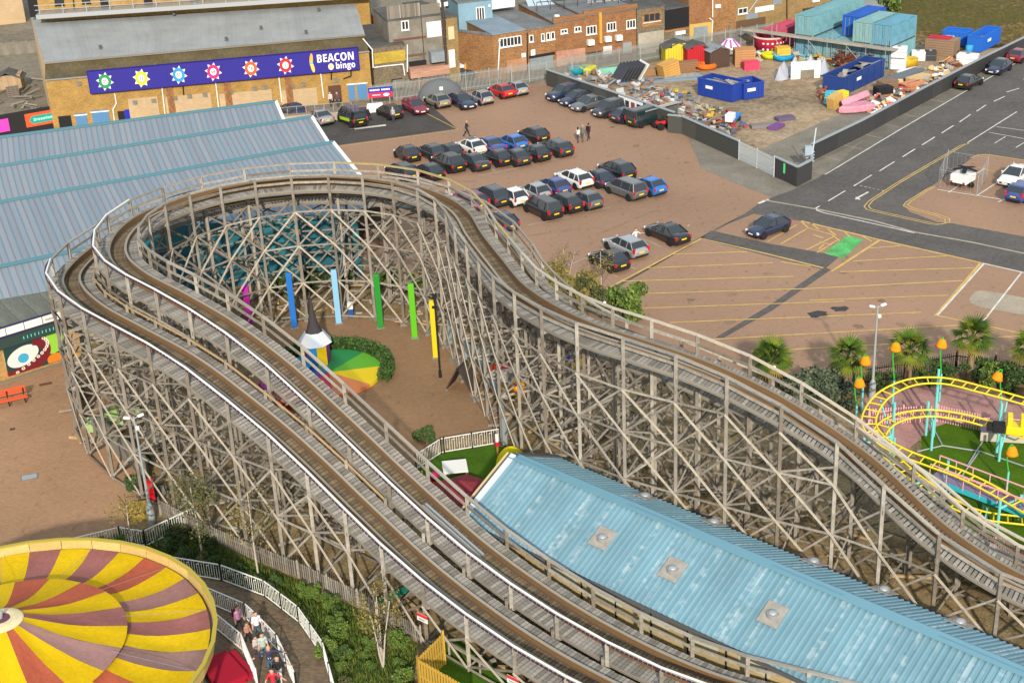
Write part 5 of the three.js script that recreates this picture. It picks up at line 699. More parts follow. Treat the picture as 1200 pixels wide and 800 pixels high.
// ---------- cars ----------
// body styles: side profile (z from the nose at -, y), roof line for the glasshouse
const STY = {
  hatch: { L: 4.05, W: 1.74, H: 1.46, belt: 0.92, hood: 0.84, a0: -1.0, a1: -0.08, r1: 1.15, r2: 1.84, tail: 0.98 },
  estate: { L: 4.6, W: 1.78, H: 1.47, belt: 0.93, hood: 0.84, a0: -1.2, a1: -0.3, r1: 1.55, r2: 2.14, tail: 0.98 },
  saloon: { L: 4.7, W: 1.82, H: 1.42, belt: 0.92, hood: 0.82, a0: -1.15, a1: -0.15, r1: 0.85, r2: 1.8, tail: 1.0 },
  suv: { L: 4.4, W: 1.84, H: 1.66, belt: 1.06, hood: 1.02, a0: -1.1, a1: -0.3, r1: 1.45, r2: 2.04, tail: 1.1 },
  mpv: { L: 4.5, W: 1.82, H: 1.68, belt: 1.02, hood: 0.96, a0: -1.5, a1: -0.6, r1: 1.85, r2: 2.16, tail: 1.05 },
  mini: { L: 3.6, W: 1.68, H: 1.5, belt: 0.93, hood: 0.88, a0: -0.9, a1: -0.2, r1: 1.1, r2: 1.66, tail: 0.98 },
  van: { L: 4.7, W: 1.9, H: 1.9, belt: 1.1, hood: 1.05, a0: -1.6, a1: -0.85, r1: 2.2, r2: 2.3, tail: 1.2 },
};
const tyreM = mm(0.018, 0.018, 0.019), rimM = mm(0.42, 0.43, 0.45, { roughness: 0.35, metalness: 0.6 }), glassCar = mm(0.03, 0.038, 0.048, { roughness: 0.05 }), trimM = mm(0.02, 0.02, 0.022), tailM = mm(0.42, 0.015, 0.02, { roughness: 0.3 }), headM = mm(0.6, 0.62, 0.64, { roughness: 0.2 }), plateY = mm(0.78, 0.55, 0.02), plateW = mm(0.75, 0.75, 0.72);
const styGeo = {};
function loft(secs) {   // closed cross-sections of equal length -> skin with end caps
  const n = secs[0].length, pos = [], idx = []; secs.forEach(s => s.forEach(p => pos.push(...p)));
  for (let i = 0; i < secs.length - 1; i++) for (let j = 0; j < n; j++) { const a = i * n + j, b = i * n + (j + 1) % n; idx.push(a, a + n, b, b, a + n, b + n); }
  for (let j = 1; j < n - 1; j++) { idx.push(0, j, j + 1); const o = (secs.length - 1) * n; idx.push(o, o + j + 1, o + j); }
  const g = new THREE.BufferGeometry(); g.setAttribute('position', new THREE.Float32BufferAttribute(pos, 3)); g.setIndex(idx); g.computeVertexNormals(); return g;
}
function carGeo(k) {
  if (styGeo[k]) return styGeo[k]; const s = STY[k], hl = s.L / 2, hw = s.W / 2;
  const ring = (z, w, y0, y1, c = 0.12) => { const q = []; for (const [x, y] of [[-w + c * 0.6, y0], [w - c * 0.6, y0], [w - 0.02, y0 + c], [w + 0.02, (y0 + y1) / 2], [w - 0.02, y1 - c * 1.3], [w - c * 1.1, y1 - c * 0.15], [w * 0.45, y1 + 0.035], [-w * 0.45, y1 + 0.035], [-w + c * 1.1, y1 - c * 0.15], [-w + 0.02, y1 - c * 1.3], [-w - 0.02, (y0 + y1) / 2], [-w + 0.02, y0 + c]]) q.push([x, y, z]); return q; };
  // lower body: bumper to bumper
  const body = loft([ring(-hl, hw * 0.6, 0.32, 0.56, 0.08), ring(-hl + 0.1, hw * 0.82, 0.25, s.hood - 0.2), ring(-hl + 0.32, hw * 0.94, 0.21, s.hood - 0.1), ring(-hl + 0.7, hw * 0.985, 0.2, s.hood - 0.04), ring(s.a0 - 0.05, hw, 0.2, s.hood + 0.02), ring(s.a0 + 0.25, hw, 0.2, s.belt), ring(0.4, hw, 0.2, s.belt + 0.01), ring(Math.min(s.r2, hl - 0.3), hw * 0.98, 0.22, s.tail), ring(hl - 0.16, hw * 0.93, 0.26, s.tail - 0.05), ring(hl - 0.05, hw * 0.85, 0.32, s.tail - 0.14), ring(hl, hw * 0.7, 0.4, s.tail - 0.26, 0.06)]);
  // glasshouse, roof skin on top
  const top = (y, z, w) => [[-w, y, z], [w, y, z]], wB = hw * 0.92, wT = hw * 0.68, y1 = s.H - 0.05;
  const bx = (pts) => loft(pts);
  const gh = (sh, y) => loft([[[-wB + sh, s.belt - 0.03, s.a0 + sh], [wB - sh, s.belt - 0.03, s.a0 + sh], [wB - sh, s.belt - 0.03, s.r2 - sh], [-wB + sh, s.belt - 0.03, s.r2 - sh]], [[-wT, y, s.a1], [wT, y, s.a1], [wT, y, s.r1], [-wT, y, s.r1]]]).toNonIndexed();
  const glass = gh(0, y1); glass.computeVertexNormals();
  const roof = loft([[[-wT - 0.02, y1 - 0.02, s.a1 - 0.03], [wT + 0.02, y1 - 0.02, s.a1 - 0.03], [wT + 0.02, y1 - 0.02, s.r1 + 0.05], [-wT - 0.02, y1 - 0.02, s.r1 + 0.05]].reverse(), [[-wT + 0.12, s.H + 0.01, s.a1 + 0.3], [wT - 0.12, s.H + 0.01, s.a1 + 0.3], [wT - 0.12, s.H - 0.005, s.r1 - 0.2], [-wT + 0.12, s.H - 0.005, s.r1 - 0.2]].reverse()]).toNonIndexed(); roof.computeVertexNormals();
  const pil = []; for (const sx of [-1, 1]) { const P = (z, y, f) => V(sx * (wB + (wT - wB) * f + 0.012), y, z), lb = s.belt - 0.02; pil.push(barMatrix(P(s.a0, lb, 0), P(s.a1, y1, 1), 0.06, 0.07), barMatrix(P(s.r2 - 0.04, lb, 0), P(s.r1, y1, 1), 0.05, k === 'van' ? 0.8 : 0.18), barMatrix(P(0.28, lb, 0), P(0.3, y1, 1), 0.03, 0.08)); if (k !== 'hatch' && k !== 'mini') pil.push(barMatrix(P(s.r1 - 0.35, lb, 0), P(s.r1 - 0.35, y1, 1), 0.03, 0.08)); if (k === 'van') pil.push(barMatrix(P(0.9, s.belt + 0.35, 0.5), P(2.1, s.belt + 0.35, 0.5), 0.05, 0.62)); }
  const pillars = pil;
  const wx = hw - 0.1, wf = -hl + s.L * 0.185, wr = hl - s.L * 0.185;
  const ty = new THREE.CylinderGeometry(0.315, 0.315, 0.21, 18); ty.rotateZ(Math.PI / 2); const rm = new THREE.CylinderGeometry(0.2, 0.21, 0.23, 10); rm.rotateZ(Math.PI / 2); const arch = new THREE.CylinderGeometry(0.37, 0.37, 0.14, 16); arch.rotateZ(Math.PI / 2);
  return styGeo[k] = { body, glass, roof, pillars, wheels: [[-wx, wf], [wx, wf], [-wx, wr], [wx, wr]], ty, rm, arch, s, hl, hw };
}
const paint = (r, g, b, met = 0.15) => new THREE.MeshPhysicalMaterial({ color: C(r, g, b), roughness: 0.38, metalness: met, clearcoat: 0.8, clearcoatRoughness: 0.12 });
const PT = { black: paint(0.012, 0.012, 0.014), charcoal: paint(0.045, 0.048, 0.055, 0.4), grey: paint(0.13, 0.14, 0.145, 0.4), navy: paint(0.012, 0.02, 0.06), blue: paint(0.01, 0.14, 0.5), dblue: paint(0.03, 0.06, 0.25), white: paint(0.68, 0.68, 0.66, 0), silver: paint(0.38, 0.39, 0.41, 0.5), red: paint(0.5, 0.012, 0.02), maroon: paint(0.2, 0.012, 0.035), purple: paint(0.13, 0.012, 0.07), green: paint(0.012, 0.03, 0.03), olive: paint(0.3, 0.3, 0.25, 0.5) };
function car(k, col, label, px, az, o = {}) {    // px: the plate nearest the view, 0.7 m up; front: that plate is the front one
  const g = carGeo(k), p = G(px[0], px[1], 0.7), d = V(Math.sin(rad(az)), 0, -Math.cos(rad(az)));
  p.addScaledVector(d, o.front ? -g.hl : g.hl).setY(0.012);
  const t = thing('parked_car', label, k === 'van' ? 'van' : 'car', p, -rad(az), o.group || 'cars in and around the car park'), m = PT[col];
  part('body', g.body, m, t); part('windows', g.glass, glassCar, t); part('roof', g.roof, o.roof ? PT[o.roof] : m, t); for (const q of g.pillars) { const o2 = part('pillar', UB, m, t); q.decompose(o2.position, o2.quaternion, o2.scale); }
  for (const [x, z] of g.wheels) { const w = new THREE.Group(); w.name = 'wheel'; t.add(w); w.position.set(x, 0.315, z); part('tyre', g.ty, tyreM, w); part('rim', g.rm, rimM, w); part('arch', g.arch, trimM, w).position.set(-Math.sign(x) * 0.0 + Math.sign(x) * 0.055, 0.03, 0); }
  const s = g.s, yl = Math.min(s.tail - 0.22, 0.82);
  for (const x of [-1, 1]) { const h = blk('headlight', x * g.hw * 0.7, s.hood - 0.3, -g.hl + 0.2, 0.34, 0.14, 0.2, headM, t, x * 0.5, RB), r = blk('tail_light', x * g.hw * 0.82, yl - 0.1, g.hl - 0.1, 0.2, k === 'van' || k === 'mpv' || k === 'estate' ? 0.42 : 0.26, 0.16, tailM, t, -x * 0.35, RB); blk('door_mirror', x * (g.hw + 0.08), s.belt, s.a0 + 0.45, 0.16, 0.12, 0.1, m, t, 0, RB); }
  blk('rear_bumper', 0, 0.3, g.hl - 0.03, g.hw * 1.5, 0.16, 0.1, trimM, t, 0, RB); blk('grille', 0, 0.4, -g.hl + 0.02, g.hw * 1.1, 0.16, 0.08, trimM, t, 0, RB);
  const pr = blk('rear_plate', 0, 0.62, g.hl - 0.005, 0.52, 0.12, 0.03, plateY, t), pf = blk('front_plate', 0, 0.42, -g.hl - 0.01, 0.52, 0.11, 0.03, plateW, t);
  if (o.extra) o.extra(t, g); return t;
}
{
  const a = -31, row1 = 'cars in the far double row', row2 = 'cars in the near double row';
  const dark1 = 'black car among the other black cars of the far double row';
  car('mini', 'black', 'small black hatchback at the pedestrian end of the far double row', [485.6, 184], -27, { group: row1 });
  car('hatch', 'charcoal', 'dark grey hatchback with a bright rear screen beside the small black hatchback', [517, 182], a, { group: row1 });
  car('hatch', 'black', 'black hatchback parked against the white car of the far double row', [537, 181.5], a, { group: row1 });
  car('hatch', 'white', 'white hatchback with dark roof glass in the far double row', [563.7, 175.5], a, { group: row1, extra: (t, g) => blk('roof_glass', 0, g.s.H - 0.005, 0.2, 0.9, 0.02, 0.8, glassCar, t) });
  car('saloon', 'dblue', 'royal blue saloon between the white hatchback and the bright blue one', [587, 174.5], a, { group: row1 });
  car('hatch', 'blue', 'bright blue hatchback in the far double row', [612.5, 170.6], a, { group: row1 });
  car('hatch', 'black', 'black hatchback past the bright blue one at the end of the far row', [638, 161.5], a, { group: row1 });
  car('estate', 'black', 'black estate half hidden by the coaster rail', [484, 206], a, { group: row1 }); car('hatch', 'black', 'black hatchback next to the car half hidden by the coaster rail', [514.4, 205.5], a, { group: row1 });
  car('suv', 'black', 'black four-wheel-drive with a pale bumper in the far double row', [538.8, 196], a, { group: row1 }); car('saloon', 'charcoal', 'charcoal saloon beside the black four-wheel-drive', [568, 194], a, { group: row1 });
  car('hatch', 'black', 'black hatchback between the charcoal saloon and a grey hatchback', [594.4, 188.5], a, { group: row1 }); car('hatch', 'charcoal', 'grey hatchback in front of the bright blue one', [616, 188], a, { group: row1 });
  car('hatch', 'black', 'black hatchback beside the dark grey estate at the row end', [639.4, 183], a, { group: row1 }); car('estate', 'charcoal', 'dark grey estate closing the far double row by three walkers', [666, 177.5], a, { group: row1 });
  car('estate', 'purple', 'plum coloured car glimpsed behind the coaster rail', [566, 240], a, { group: row2 }); car('suv', 'charcoal', 'charcoal four-wheel-drive next to the plum coloured car', [590.6, 236], a, { group: row2 });
  car('mini', 'white', 'small boxy white hatchback in the near double row', [612.5, 235], a, { group: row2 }); car('mini', 'silver', 'small silver hatchback between white and blue hatchbacks', [639.4, 229], a, { group: row2 });
  car('hatch', 'dblue', 'mid blue hatchback beside the small silver one', [662.5, 223], a, { group: row2 }); car('estate', 'white', 'white car with a sloping tail next to the mid blue hatchback', [688.8, 214.6], a, { group: row2 });
  car('hatch', 'navy', 'navy hatchback between the sloping white car and a black one', [714.4, 213.5], a, { group: row2 }); car('suv', 'black', 'black car at the far end of the near double row', [738.8, 205.5], a, { group: row2 });
  car('hatch', 'navy', 'dark blue hatchback partly behind the coaster handrail', [601, 264.5], a, { group: row2 }); car('mpv', 'black', 'black tall hatchback with high red tail lights', [652.5, 250.5], a, { group: row2 });
  car('estate', 'black', 'black estate beside the tall black hatchback', [677, 243], a, { group: row2 }); car('mini', 'grey', 'small mid grey hatchback in front of the sloping white car', [700, 239], a, { group: row2 });
  car('mpv', 'grey', 'dark silver people carrier in the near double row', [752, 227.5], -34, { group: row2 }); car('hatch', 'blue', 'bright blue hatchback beside the dark silver people carrier', [775.6, 222.5], -34, { group: row2 });
  car('hatch', 'black', 'black hatchback alongside the silver estate near the yellow hatching', [731, 311], a); car('estate', 'silver', 'silver estate with a person standing behind it', [752.5, 295.5], a); car('saloon', 'black', 'black saloon beside the dark drain strip', [802, 280], a);
  // along the back fence
  const bk = 'cars along the back fence';
  car('saloon', 'navy', 'navy saloon half hidden by the shed roof', [352, 133], -29, { group: bk }); car('saloon', 'silver', 'silver saloon beside the black van', [384, 141], -29, { group: bk });
  car('van', 'black', 'black van with lime green flashes', [423, 143], -29, { group: bk, extra: (t, g) => { for (const x of [-1, 1]) { const q = blk('lime_flash', x * (g.hw + 0.012), 0.55, 0.1, 0.02, 0.34, 2.6, mm(0.35, 0.6, 0.02), t); q.rotation.x = -0.12; } blk('lime_flash', 0, 0.85, g.hl - 0.02, 0.9, 0.16, 0.04, mm(0.35, 0.6, 0.02), t); } });
  car('hatch', 'black', 'black hatchback behind the man in a grey top', [465.6, 134], -29, { group: bk }); car('hatch', 'maroon', 'maroon hatchback facing out from the fence', [495.6, 128.5], 153, { front: 1, group: bk }); car('hatch', 'olive', 'champagne silver hatchback beside the maroon one', [522, 121], -29, { group: bk });
  car('saloon', 'navy', 'navy coupe facing out from the fence', [552.5, 122.5], 152, { front: 1, group: bk }); car('mini', 'silver', 'small silver hatchback beside the navy coupe', [572.5, 117], -29, { group: bk }); car('hatch', 'red', 'bright red hatchback at the back fence', [598, 109.5], -29, { group: bk }); car('hatch', 'silver', 'silver hatchback tucked beside the bright red one', [613.8, 106.5], -29, { group: bk });
  car('suv', 'navy', 'dark blue four-wheel-drive parked in the yard behind the board fence', [555, 84], 60, { front: 1, extra: (t, g) => blk('roof_tent', 0, g.s.H, 0.4, 1.5, 0.3, 2, M.white, t, 0, RB) });
  // along the grey hoarding
  const hg = 'cars along the grey hoarding', h = 236;
  car('suv', 'navy', 'navy four-wheel-drive first along the grey hoarding by the back fence', [643, 113], h, { front: 1, group: hg }); car('hatch', 'navy', 'navy hatchback between the navy four-wheel-drive and a grey saloon', [658, 118.5], h, { front: 1, group: hg }); car('saloon', 'grey', 'dark silver saloon along the grey hoarding', [671, 124.5], h, { front: 1, group: hg });
  car('mpv', 'charcoal', 'slate blue people carrier along the grey hoarding', [697, 131.5], h, { front: 1, group: hg }); car('hatch', 'navy', 'dark hatchback nose-in to the hoarding window panel', [719, 138], 56, { group: hg }); car('van', 'green', 'dark green small van nose-in beside the quad bike', [738, 142.5], 56, { group: hg });
  // on the road side
  car('hatch', 'navy', 'navy hatchback waiting in the access lane', [880, 271], 236, { front: 1 }); car('hatch', 'black', 'black hatchback parked against the long black hoarding, rear to the junction', [1126, 99], 44, { group: 'cars on the road by the black hoarding' }); car('hatch', 'navy', 'dark hatchback facing the junction beside the long black hoarding', [1162, 82], 222, { front: 1, group: 'cars on the road by the black hoarding' }); car('hatch', 'maroon', 'maroon hatchback last along the long black hoarding', [1187, 68], 44, { group: 'cars on the road by the black hoarding' });
  car('saloon', 'white', 'white saloon facing out of the island bay', [1178, 212], 222, { front: 1 }); car('estate', 'dblue', 'blue estate parked beside the white saloon', [1187.5, 230.5], 43);
  // caged trailer on the island
  const t = thing('trailer', 'white box trailer with a black umbrella frame inside a mesh cage', 'trailer', G(1128, 218), -rad(43)); blk('body', 0, 0.5, 0, 1.6, 0.8, 2, M.white, t, 0, RB); for (const x of [-0.85, 0.85]) { const w = blk('wheel', x, 0, 0, 0.6, 0.6, 0.2, tyreM, t, 0, US); } for (let i = 0; i < 5; i++) bar('cover_rib', V(0, 1.7, -0.4), V(Math.cos(i * 1.25) * 1.1, 1.5, -0.4 + Math.sin(i * 1.25) * 1.1), 0.4, 0.05, M.black, t); rod('mast', V(0, 1.3, -0.4), V(0, 1.75, -0.4), 0.06, M.black, t); blk('tail_board', 0, 0.45, 1.02, 1.4, 0.12, 0.06, trimM, t); for (const x of [-0.6, 0.6]) blk('tail_light', x, 0.6, 1.01, 0.2, 0.12, 0.06, tailM, t);
  palisade('thin wire mesh cage panels round the white trailer', [[1100, 220], [1110, 198], [1157, 206], [1145, 229], [1100, 220]], 1.8, M.galv, { name: 'mesh_cage', gap: 0.4, w: 0.01, d: 0.01, rails: [0.1, 1.75], rw: 0.025, pw: 0.04 });
}
// ---------- vegetation ----------
function leafGeo(n, shape, size, cols, sd) {     // n small folded leaves placed by shape()
  const keep = seed; seed = sd; const pos = [], col = [], nor = [], q = new THREE.Quaternion(), e = new THREE.Euler(), v = V(0, 0, 0);
  for (let i = 0; i < n; i++) {
    const [p, out] = shape(), s = size * rr(0.6, 1.35), c = pick(cols), b = rr(0.7, 1.3); e.set(rr(-1.1, 1.1), rr(0, 6.28), rr(-1.1, 1.1)); q.setFromEuler(e);
    const pts = [[-0.5, 0, 0], [0, 0.12, -0.3], [0, 0.12, 0.3], [0.5, 0, 0]].map(([x, y, z]) => v.set(x * s, y * s, z * s).applyQuaternion(q).add(p).toArray());
    for (const k of [0, 2, 1, 1, 2, 3]) { pos.push(...pts[k]); col.push(c[0] * b, c[1] * b, c[2] * b); }
  }
  seed = keep; const g = new THREE.BufferGeometry(); g.setAttribute('position', new THREE.Float32BufferAttribute(pos, 3)); g.setAttribute('color', new THREE.Float32BufferAttribute(col, 3)); g.computeVertexNormals(); return g;
}
const ball = (rx, ry, rz, y0 = 0, clump = 7) => { const cs = []; for (let i = 0; i < clump; i++) { const a = rr(0, 6.28), u = rr(0.3, 0.75); cs.push([Math.cos(a) * u * rx, y0 + ry * rr(-0.5, 0.7), Math.sin(a) * u * rz, rr(0.28, 0.5)]); } return () => { const c = pick(cs), d = V(rr(-1, 1), rr(-1, 1), rr(-1, 1)).normalize(), k = Math.pow(rnd(), 0.4) * c[3]; return [V(c[0] + d.x * k * rx, Math.max(0.04, c[1] + d.y * k * ry), c[2] + d.z * k * rz), d]; }; };
const leafM = new THREE.MeshPhysicalMaterial({ vertexColors: true, roughness: 0.85, side: THREE.DoubleSide });
const GR = { dark: [[0.04, 0.08, 0.015], [0.06, 0.11, 0.022], [0.03, 0.06, 0.012]], lime: [[0.1, 0.17, 0.02], [0.07, 0.13, 0.02], [0.14, 0.2, 0.03]], olive: [[0.09, 0.1, 0.03], [0.13, 0.12, 0.035], [0.06, 0.075, 0.03]], grey: [[0.07, 0.095, 0.05], [0.1, 0.13, 0.075], [0.05, 0.07, 0.04]], gold: [[0.2, 0.16, 0.03], [0.14, 0.13, 0.03], [0.24, 0.18, 0.05]] };
const bushG = {}; for (const k in GR) bushG[k] = [101, 202, 303].map((s, i) => { const kp = seed; seed = s * 7; const sh = ball(1, 0.75, 1, 0.6, 9); const g = leafGeo(1700, sh, 0.17, GR[k], s); seed = kp; return g; });
const stemG = new THREE.CylinderGeometry(0.03, 0.06, 1, 6); stemG.translate(0, 0.5, 0);
const barkM = mm(0.1, 0.075, 0.05), birchM = mm(0.45, 0.4, 0.34);
let bushN = 0;
function bush(kind, px, s, label, group) {
  const t = thing('shrub', label, 'shrub', px.isVector3 ? px : G(...px), rr(0, 6.28), group), f = part('foliage', bushG[kind][bushN++ % 3], leafM, t); f.scale.set(s, s * rr(0.85, 1.15), s);
  for (let i = 0; i < 3; i++) { const st = part('stem', stemG, barkM, t); st.scale.set(1, s * 0.7, 1); st.rotation.set(rr(-0.4, 0.4), 0, rr(-0.4, 0.4)); } return t;
}
// planting bed behind the picket fence
{
  const kinds = [['dark', 'dark green shrub in the bed beside the picket fence'], ['lime', 'bright green shrub in the bed beside the queue path'], ['olive', 'olive brown shrub in the bed along the pickets']];
  const poly = W2([[112, 640], [142, 634], [228, 612], [252, 640], [300, 662], [350, 683], [420, 718], [488, 760], [478, 840], [408, 840], [384, 772], [354, 731], [314, 700], [262, 676], [200, 665]]);
  const inside = p => { let c = false; for (let i = 0, j = poly.length - 1; i < poly.length; j = i++) if ((poly[i].z > p.z) !== (poly[j].z > p.z) && p.x < (poly[j].x - poly[i].x) * (p.z - poly[i].z) / (poly[j].z - poly[i].z) + poly[i].x) c = !c; return c; };
  const bb = new THREE.Box3().setFromPoints(poly); let n = 0, k = 0; while (n < 48 && k++ < 3000) { const p = V(rr(bb.min.x, bb.max.x), 0, rr(bb.min.z, bb.max.z)); if (!inside(p)) continue; n++; const q = (p.x > -12) ? (rnd() < 0.6 ? 1 : rnd() < 0.5 ? 0 : 2) : (rnd() < 0.62 ? 0 : rnd() < 0.4 ? 1 : 2); bush(kinds[q][0], p, rr(0.35, 0.7), kinds[q][1], ['dark shrubs in the bed', 'bright shrubs in the bed', 'olive shrubs in the bed'][q]); }
  // low grass through the bed and lawns
  const tuft = new THREE.ConeGeometry(0.05, 0.28, 3); tuft.translate(0, 0.12, 0); const im = new THREE.InstancedMesh(tuft, mm(0.08, 0.12, 0.022), 5200); let c = 0; const q = new THREE.Quaternion(), e = new THREE.Euler(); k = 0;
  while (c < 5200 && k++ < 40000) { const p = V(rr(bb.min.x, bb.max.x), 0.01, rr(bb.min.z, bb.max.z)); if (!inside(p)) continue; e.set(rr(-0.5, 0.5), rr(0, 6), rr(-0.5, 0.5)); im.setMatrixAt(c, new THREE.Matrix4().compose(p, q.setFromEuler(e), V(1, rr(0.6, 1.5), 1))); im.setColorAt(c, C(...pick([[1, 1, 1], [1.6, 1.3, 1], [0.6, 0.8, 0.6]]))); c++; }
  im.count = c; im.name = 'bed_grass'; im.castShadow = im.receiveShadow = true; im.userData = { label: 'rough grass growing between the shrubs of the bed', category: 'grass', kind: 'stuff' }; scene.add(im);
}
// dry grass on the field
{
  const tuft = new THREE.ConeGeometry(0.3, 0.5, 4); tuft.translate(0, 0.2, 0); const im = new THREE.InstancedMesh(tuft, mm(0.1, 0.08, 0.032), 3200), q = new THREE.Quaternion();
  for (let i = 0; i < 3200; i++) { const p = G(rr(1000, 1260), rr(-14, 52)); const b = N1[(((p.x * 4) & 511) + ((p.z * 4) & 511) * 512)]; im.setMatrixAt(i, new THREE.Matrix4().compose(p, q, V(rr(0.7, 2.4), rr(0.15, 0.6) * (p.x < 42 ? 0.3 : 1), rr(0.7, 2.4)))); im.setColorAt(i, C(...(b > 0.5 ? pick([[0.7, 0.85, 0.5], [0.9, 0.95, 0.7]]) : pick([[1.2, 1.1, 0.9], [1.5, 1.35, 1.2], [0.9, 0.8, 0.6]])))); }
  im.name = 'field_grass'; im.castShadow = im.receiveShadow = true; im.userData = { label: 'dry tussock grass covering the field beyond the yard', category: 'grass', kind: 'stuff' }; scene.add(im);
  bush('lime', [1042, 12], 2.6, 'round green bush at the corner of the field'); bush('olive', [996, 10], 2, 'dull green bush beside the yellow warehouse');
}
for (const [k, px, s, l] of [['gold', [652, 352], 2.3, 'yellowing shrub behind the coaster beside the car park'], ['gold', [672, 362], 2.1, 'golden brown shrub behind the coaster next to the bare sapling'], ['olive', [700, 366], 1.9, 'olive shrub between the golden shrub and the conifer bush'], ['lime', [735, 375], 2.1, 'fresh green bush at the end of the car park shrubs'], ['olive', [716, 372], 1.1, 'low olive shrub under the green bush'], ['grey', [945, 468], 1.6, 'silvery green shrub against the black railings'], ['grey', [965, 470], 1.8, 'large silvery shrub beside the first palm'], ['grey', [985, 476], 1.5, 'silvery shrub at the foot of the coaster rail'], ['dark', [1035, 455], 1.1, 'dark green shrub under the palm by the lamp post'], ['dark', [1085, 449], 1.1, 'dark green shrub between two palms'], ['dark', [1105, 447], 1.2, 'dark shrub along the railings behind the yellow track'], ['dark', [1145, 448], 1.2, 'dark green shrub at the foot of the tall palm'], ['lime', [1165, 450], 1.3, 'mid green shrub beside the orange flower lamp'], ['dark', [1185, 458], 1.4, 'dark green shrub near the pink platform'], ['olive', [905, 440], 1.4, 'olive shrub under the half hidden palm'], ['dark', [498, 520], 0.9, 'small dark shrub at the corner of the white play fence'], ['dark', [330, 345], 1.2, 'dark shrub below the teal mural'], ['dark', [372, 338], 1.2, 'dark shrub under the middle of the teal mural'], ['dark', [405, 334], 1.1, 'dark shrub at the end of the teal mural'], ['lime', [455, 332], 1, 'green shrub seen through the trestle near the car park'], ['lime', [492, 338], 1, 'green shrub seen through the far trestle bend']]) bush(k, px, s, l);
// clipped hedge round the painted disc
{
  const c = G(384, 441), t = thing('curved_hedge', 'clipped dark green hedge curving round the rainbow disc', 'hedge', c), kp = seed; seed = 99;
  const g = leafGeo(5200, () => { const a = rr(-2.75, 0.35), r = rr(4.1, 5.1) * (0.95), y = rr(0.1, 1.0); return [V(Math.cos(a) * r * 0.98, y, Math.sin(a) * r), V(0, 1, 0)]; }, 0.2, [[0.035, 0.085, 0.012], [0.05, 0.115, 0.016], [0.025, 0.06, 0.01]], 77); seed = kp; part('foliage', g, leafM, t);
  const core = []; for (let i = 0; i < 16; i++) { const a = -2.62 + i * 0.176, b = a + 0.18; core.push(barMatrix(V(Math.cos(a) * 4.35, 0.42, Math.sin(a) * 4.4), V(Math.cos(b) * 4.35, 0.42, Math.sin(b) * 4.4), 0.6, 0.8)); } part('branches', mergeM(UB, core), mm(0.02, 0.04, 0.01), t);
}
// palms
{
  const frond = (() => { const pos = [], n = 9; for (let i = -n; i <= n; i += 1.5) { const a = i * 0.16, w = 0.06, L = 0.8 - 0.02 * Math.abs(i), bx = 0.72, dx = Math.cos(a), dz = Math.sin(a), p = [V(bx - dz * w, 0.2, dx * w * 0 - 0 + w * dx), V(bx + dz * w, 0.2, -w * dx), V(bx + dx * L, 0.2 - 0.32 * L - 0.05 * Math.abs(i) * 0.4, dz * L)]; pos.push(...p[0].toArray(), ...p[2].toArray(), ...p[1].toArray()); } const s = [[0, 0, 0.02], [0.72, 0.2, 0.02], [0.72, 0.2, -0.02], [0, 0, 0.02], [0.72, 0.2, -0.02], [0, 0, -0.02]]; s.forEach(p => pos.push(...p)); const g = new THREE.BufferGeometry(); g.setAttribute('position', new THREE.Float32BufferAttribute(pos, 3)); g.computeVertexNormals(); return g; })();
  const fm = [[0.07, 0.13, 0.015], [0.15, 0.19, 0.02], [0.04, 0.08, 0.012], [0.2, 0.16, 0.04]].map(c => mm(...c, { side: THREE.DoubleSide })), tr = mat(S('#fff'), { map: planks([0.2, 0.145, 0.09], 0.9) });
  for (const [px, h, l] of [[[904, 458], 2.5, 'palm half hidden behind the coaster railing'], [[992, 458], 2.5, 'bushy fan palm beside the lamp post'], [[1064, 447], 2.4, 'fan palm behind the yellow track between two flower lamps'], [[1136, 447], 3.3, 'tall slim fan palm by the railings'], [[1206, 447], 2.4, 'fan palm by the pink platform']]) {
    const t = thing('fan_palm', l, 'palm', G(...px), rr(0, 6), 'palms along the black railings'), g = new THREE.CylinderGeometry(0.19, 0.27, h, 10, 5); g.translate(0, h / 2, 0); part('trunk', g, tr, t);
    for (let i = 0; i < 40; i++) { const o = part('frond', frond, i > 32 ? fm[3] : fm[(rnd() * 3) | 0], t), s = rr(0.95, 1.3); o.position.y = h - 0.05; o.rotation.order = 'YZX'; o.rotation.y = i * 2.4; o.rotation.z = 1.25 - i * 0.052 + rr(-0.1, 0.1); o.scale.set(s, s, s * 1.1); }
  }
}
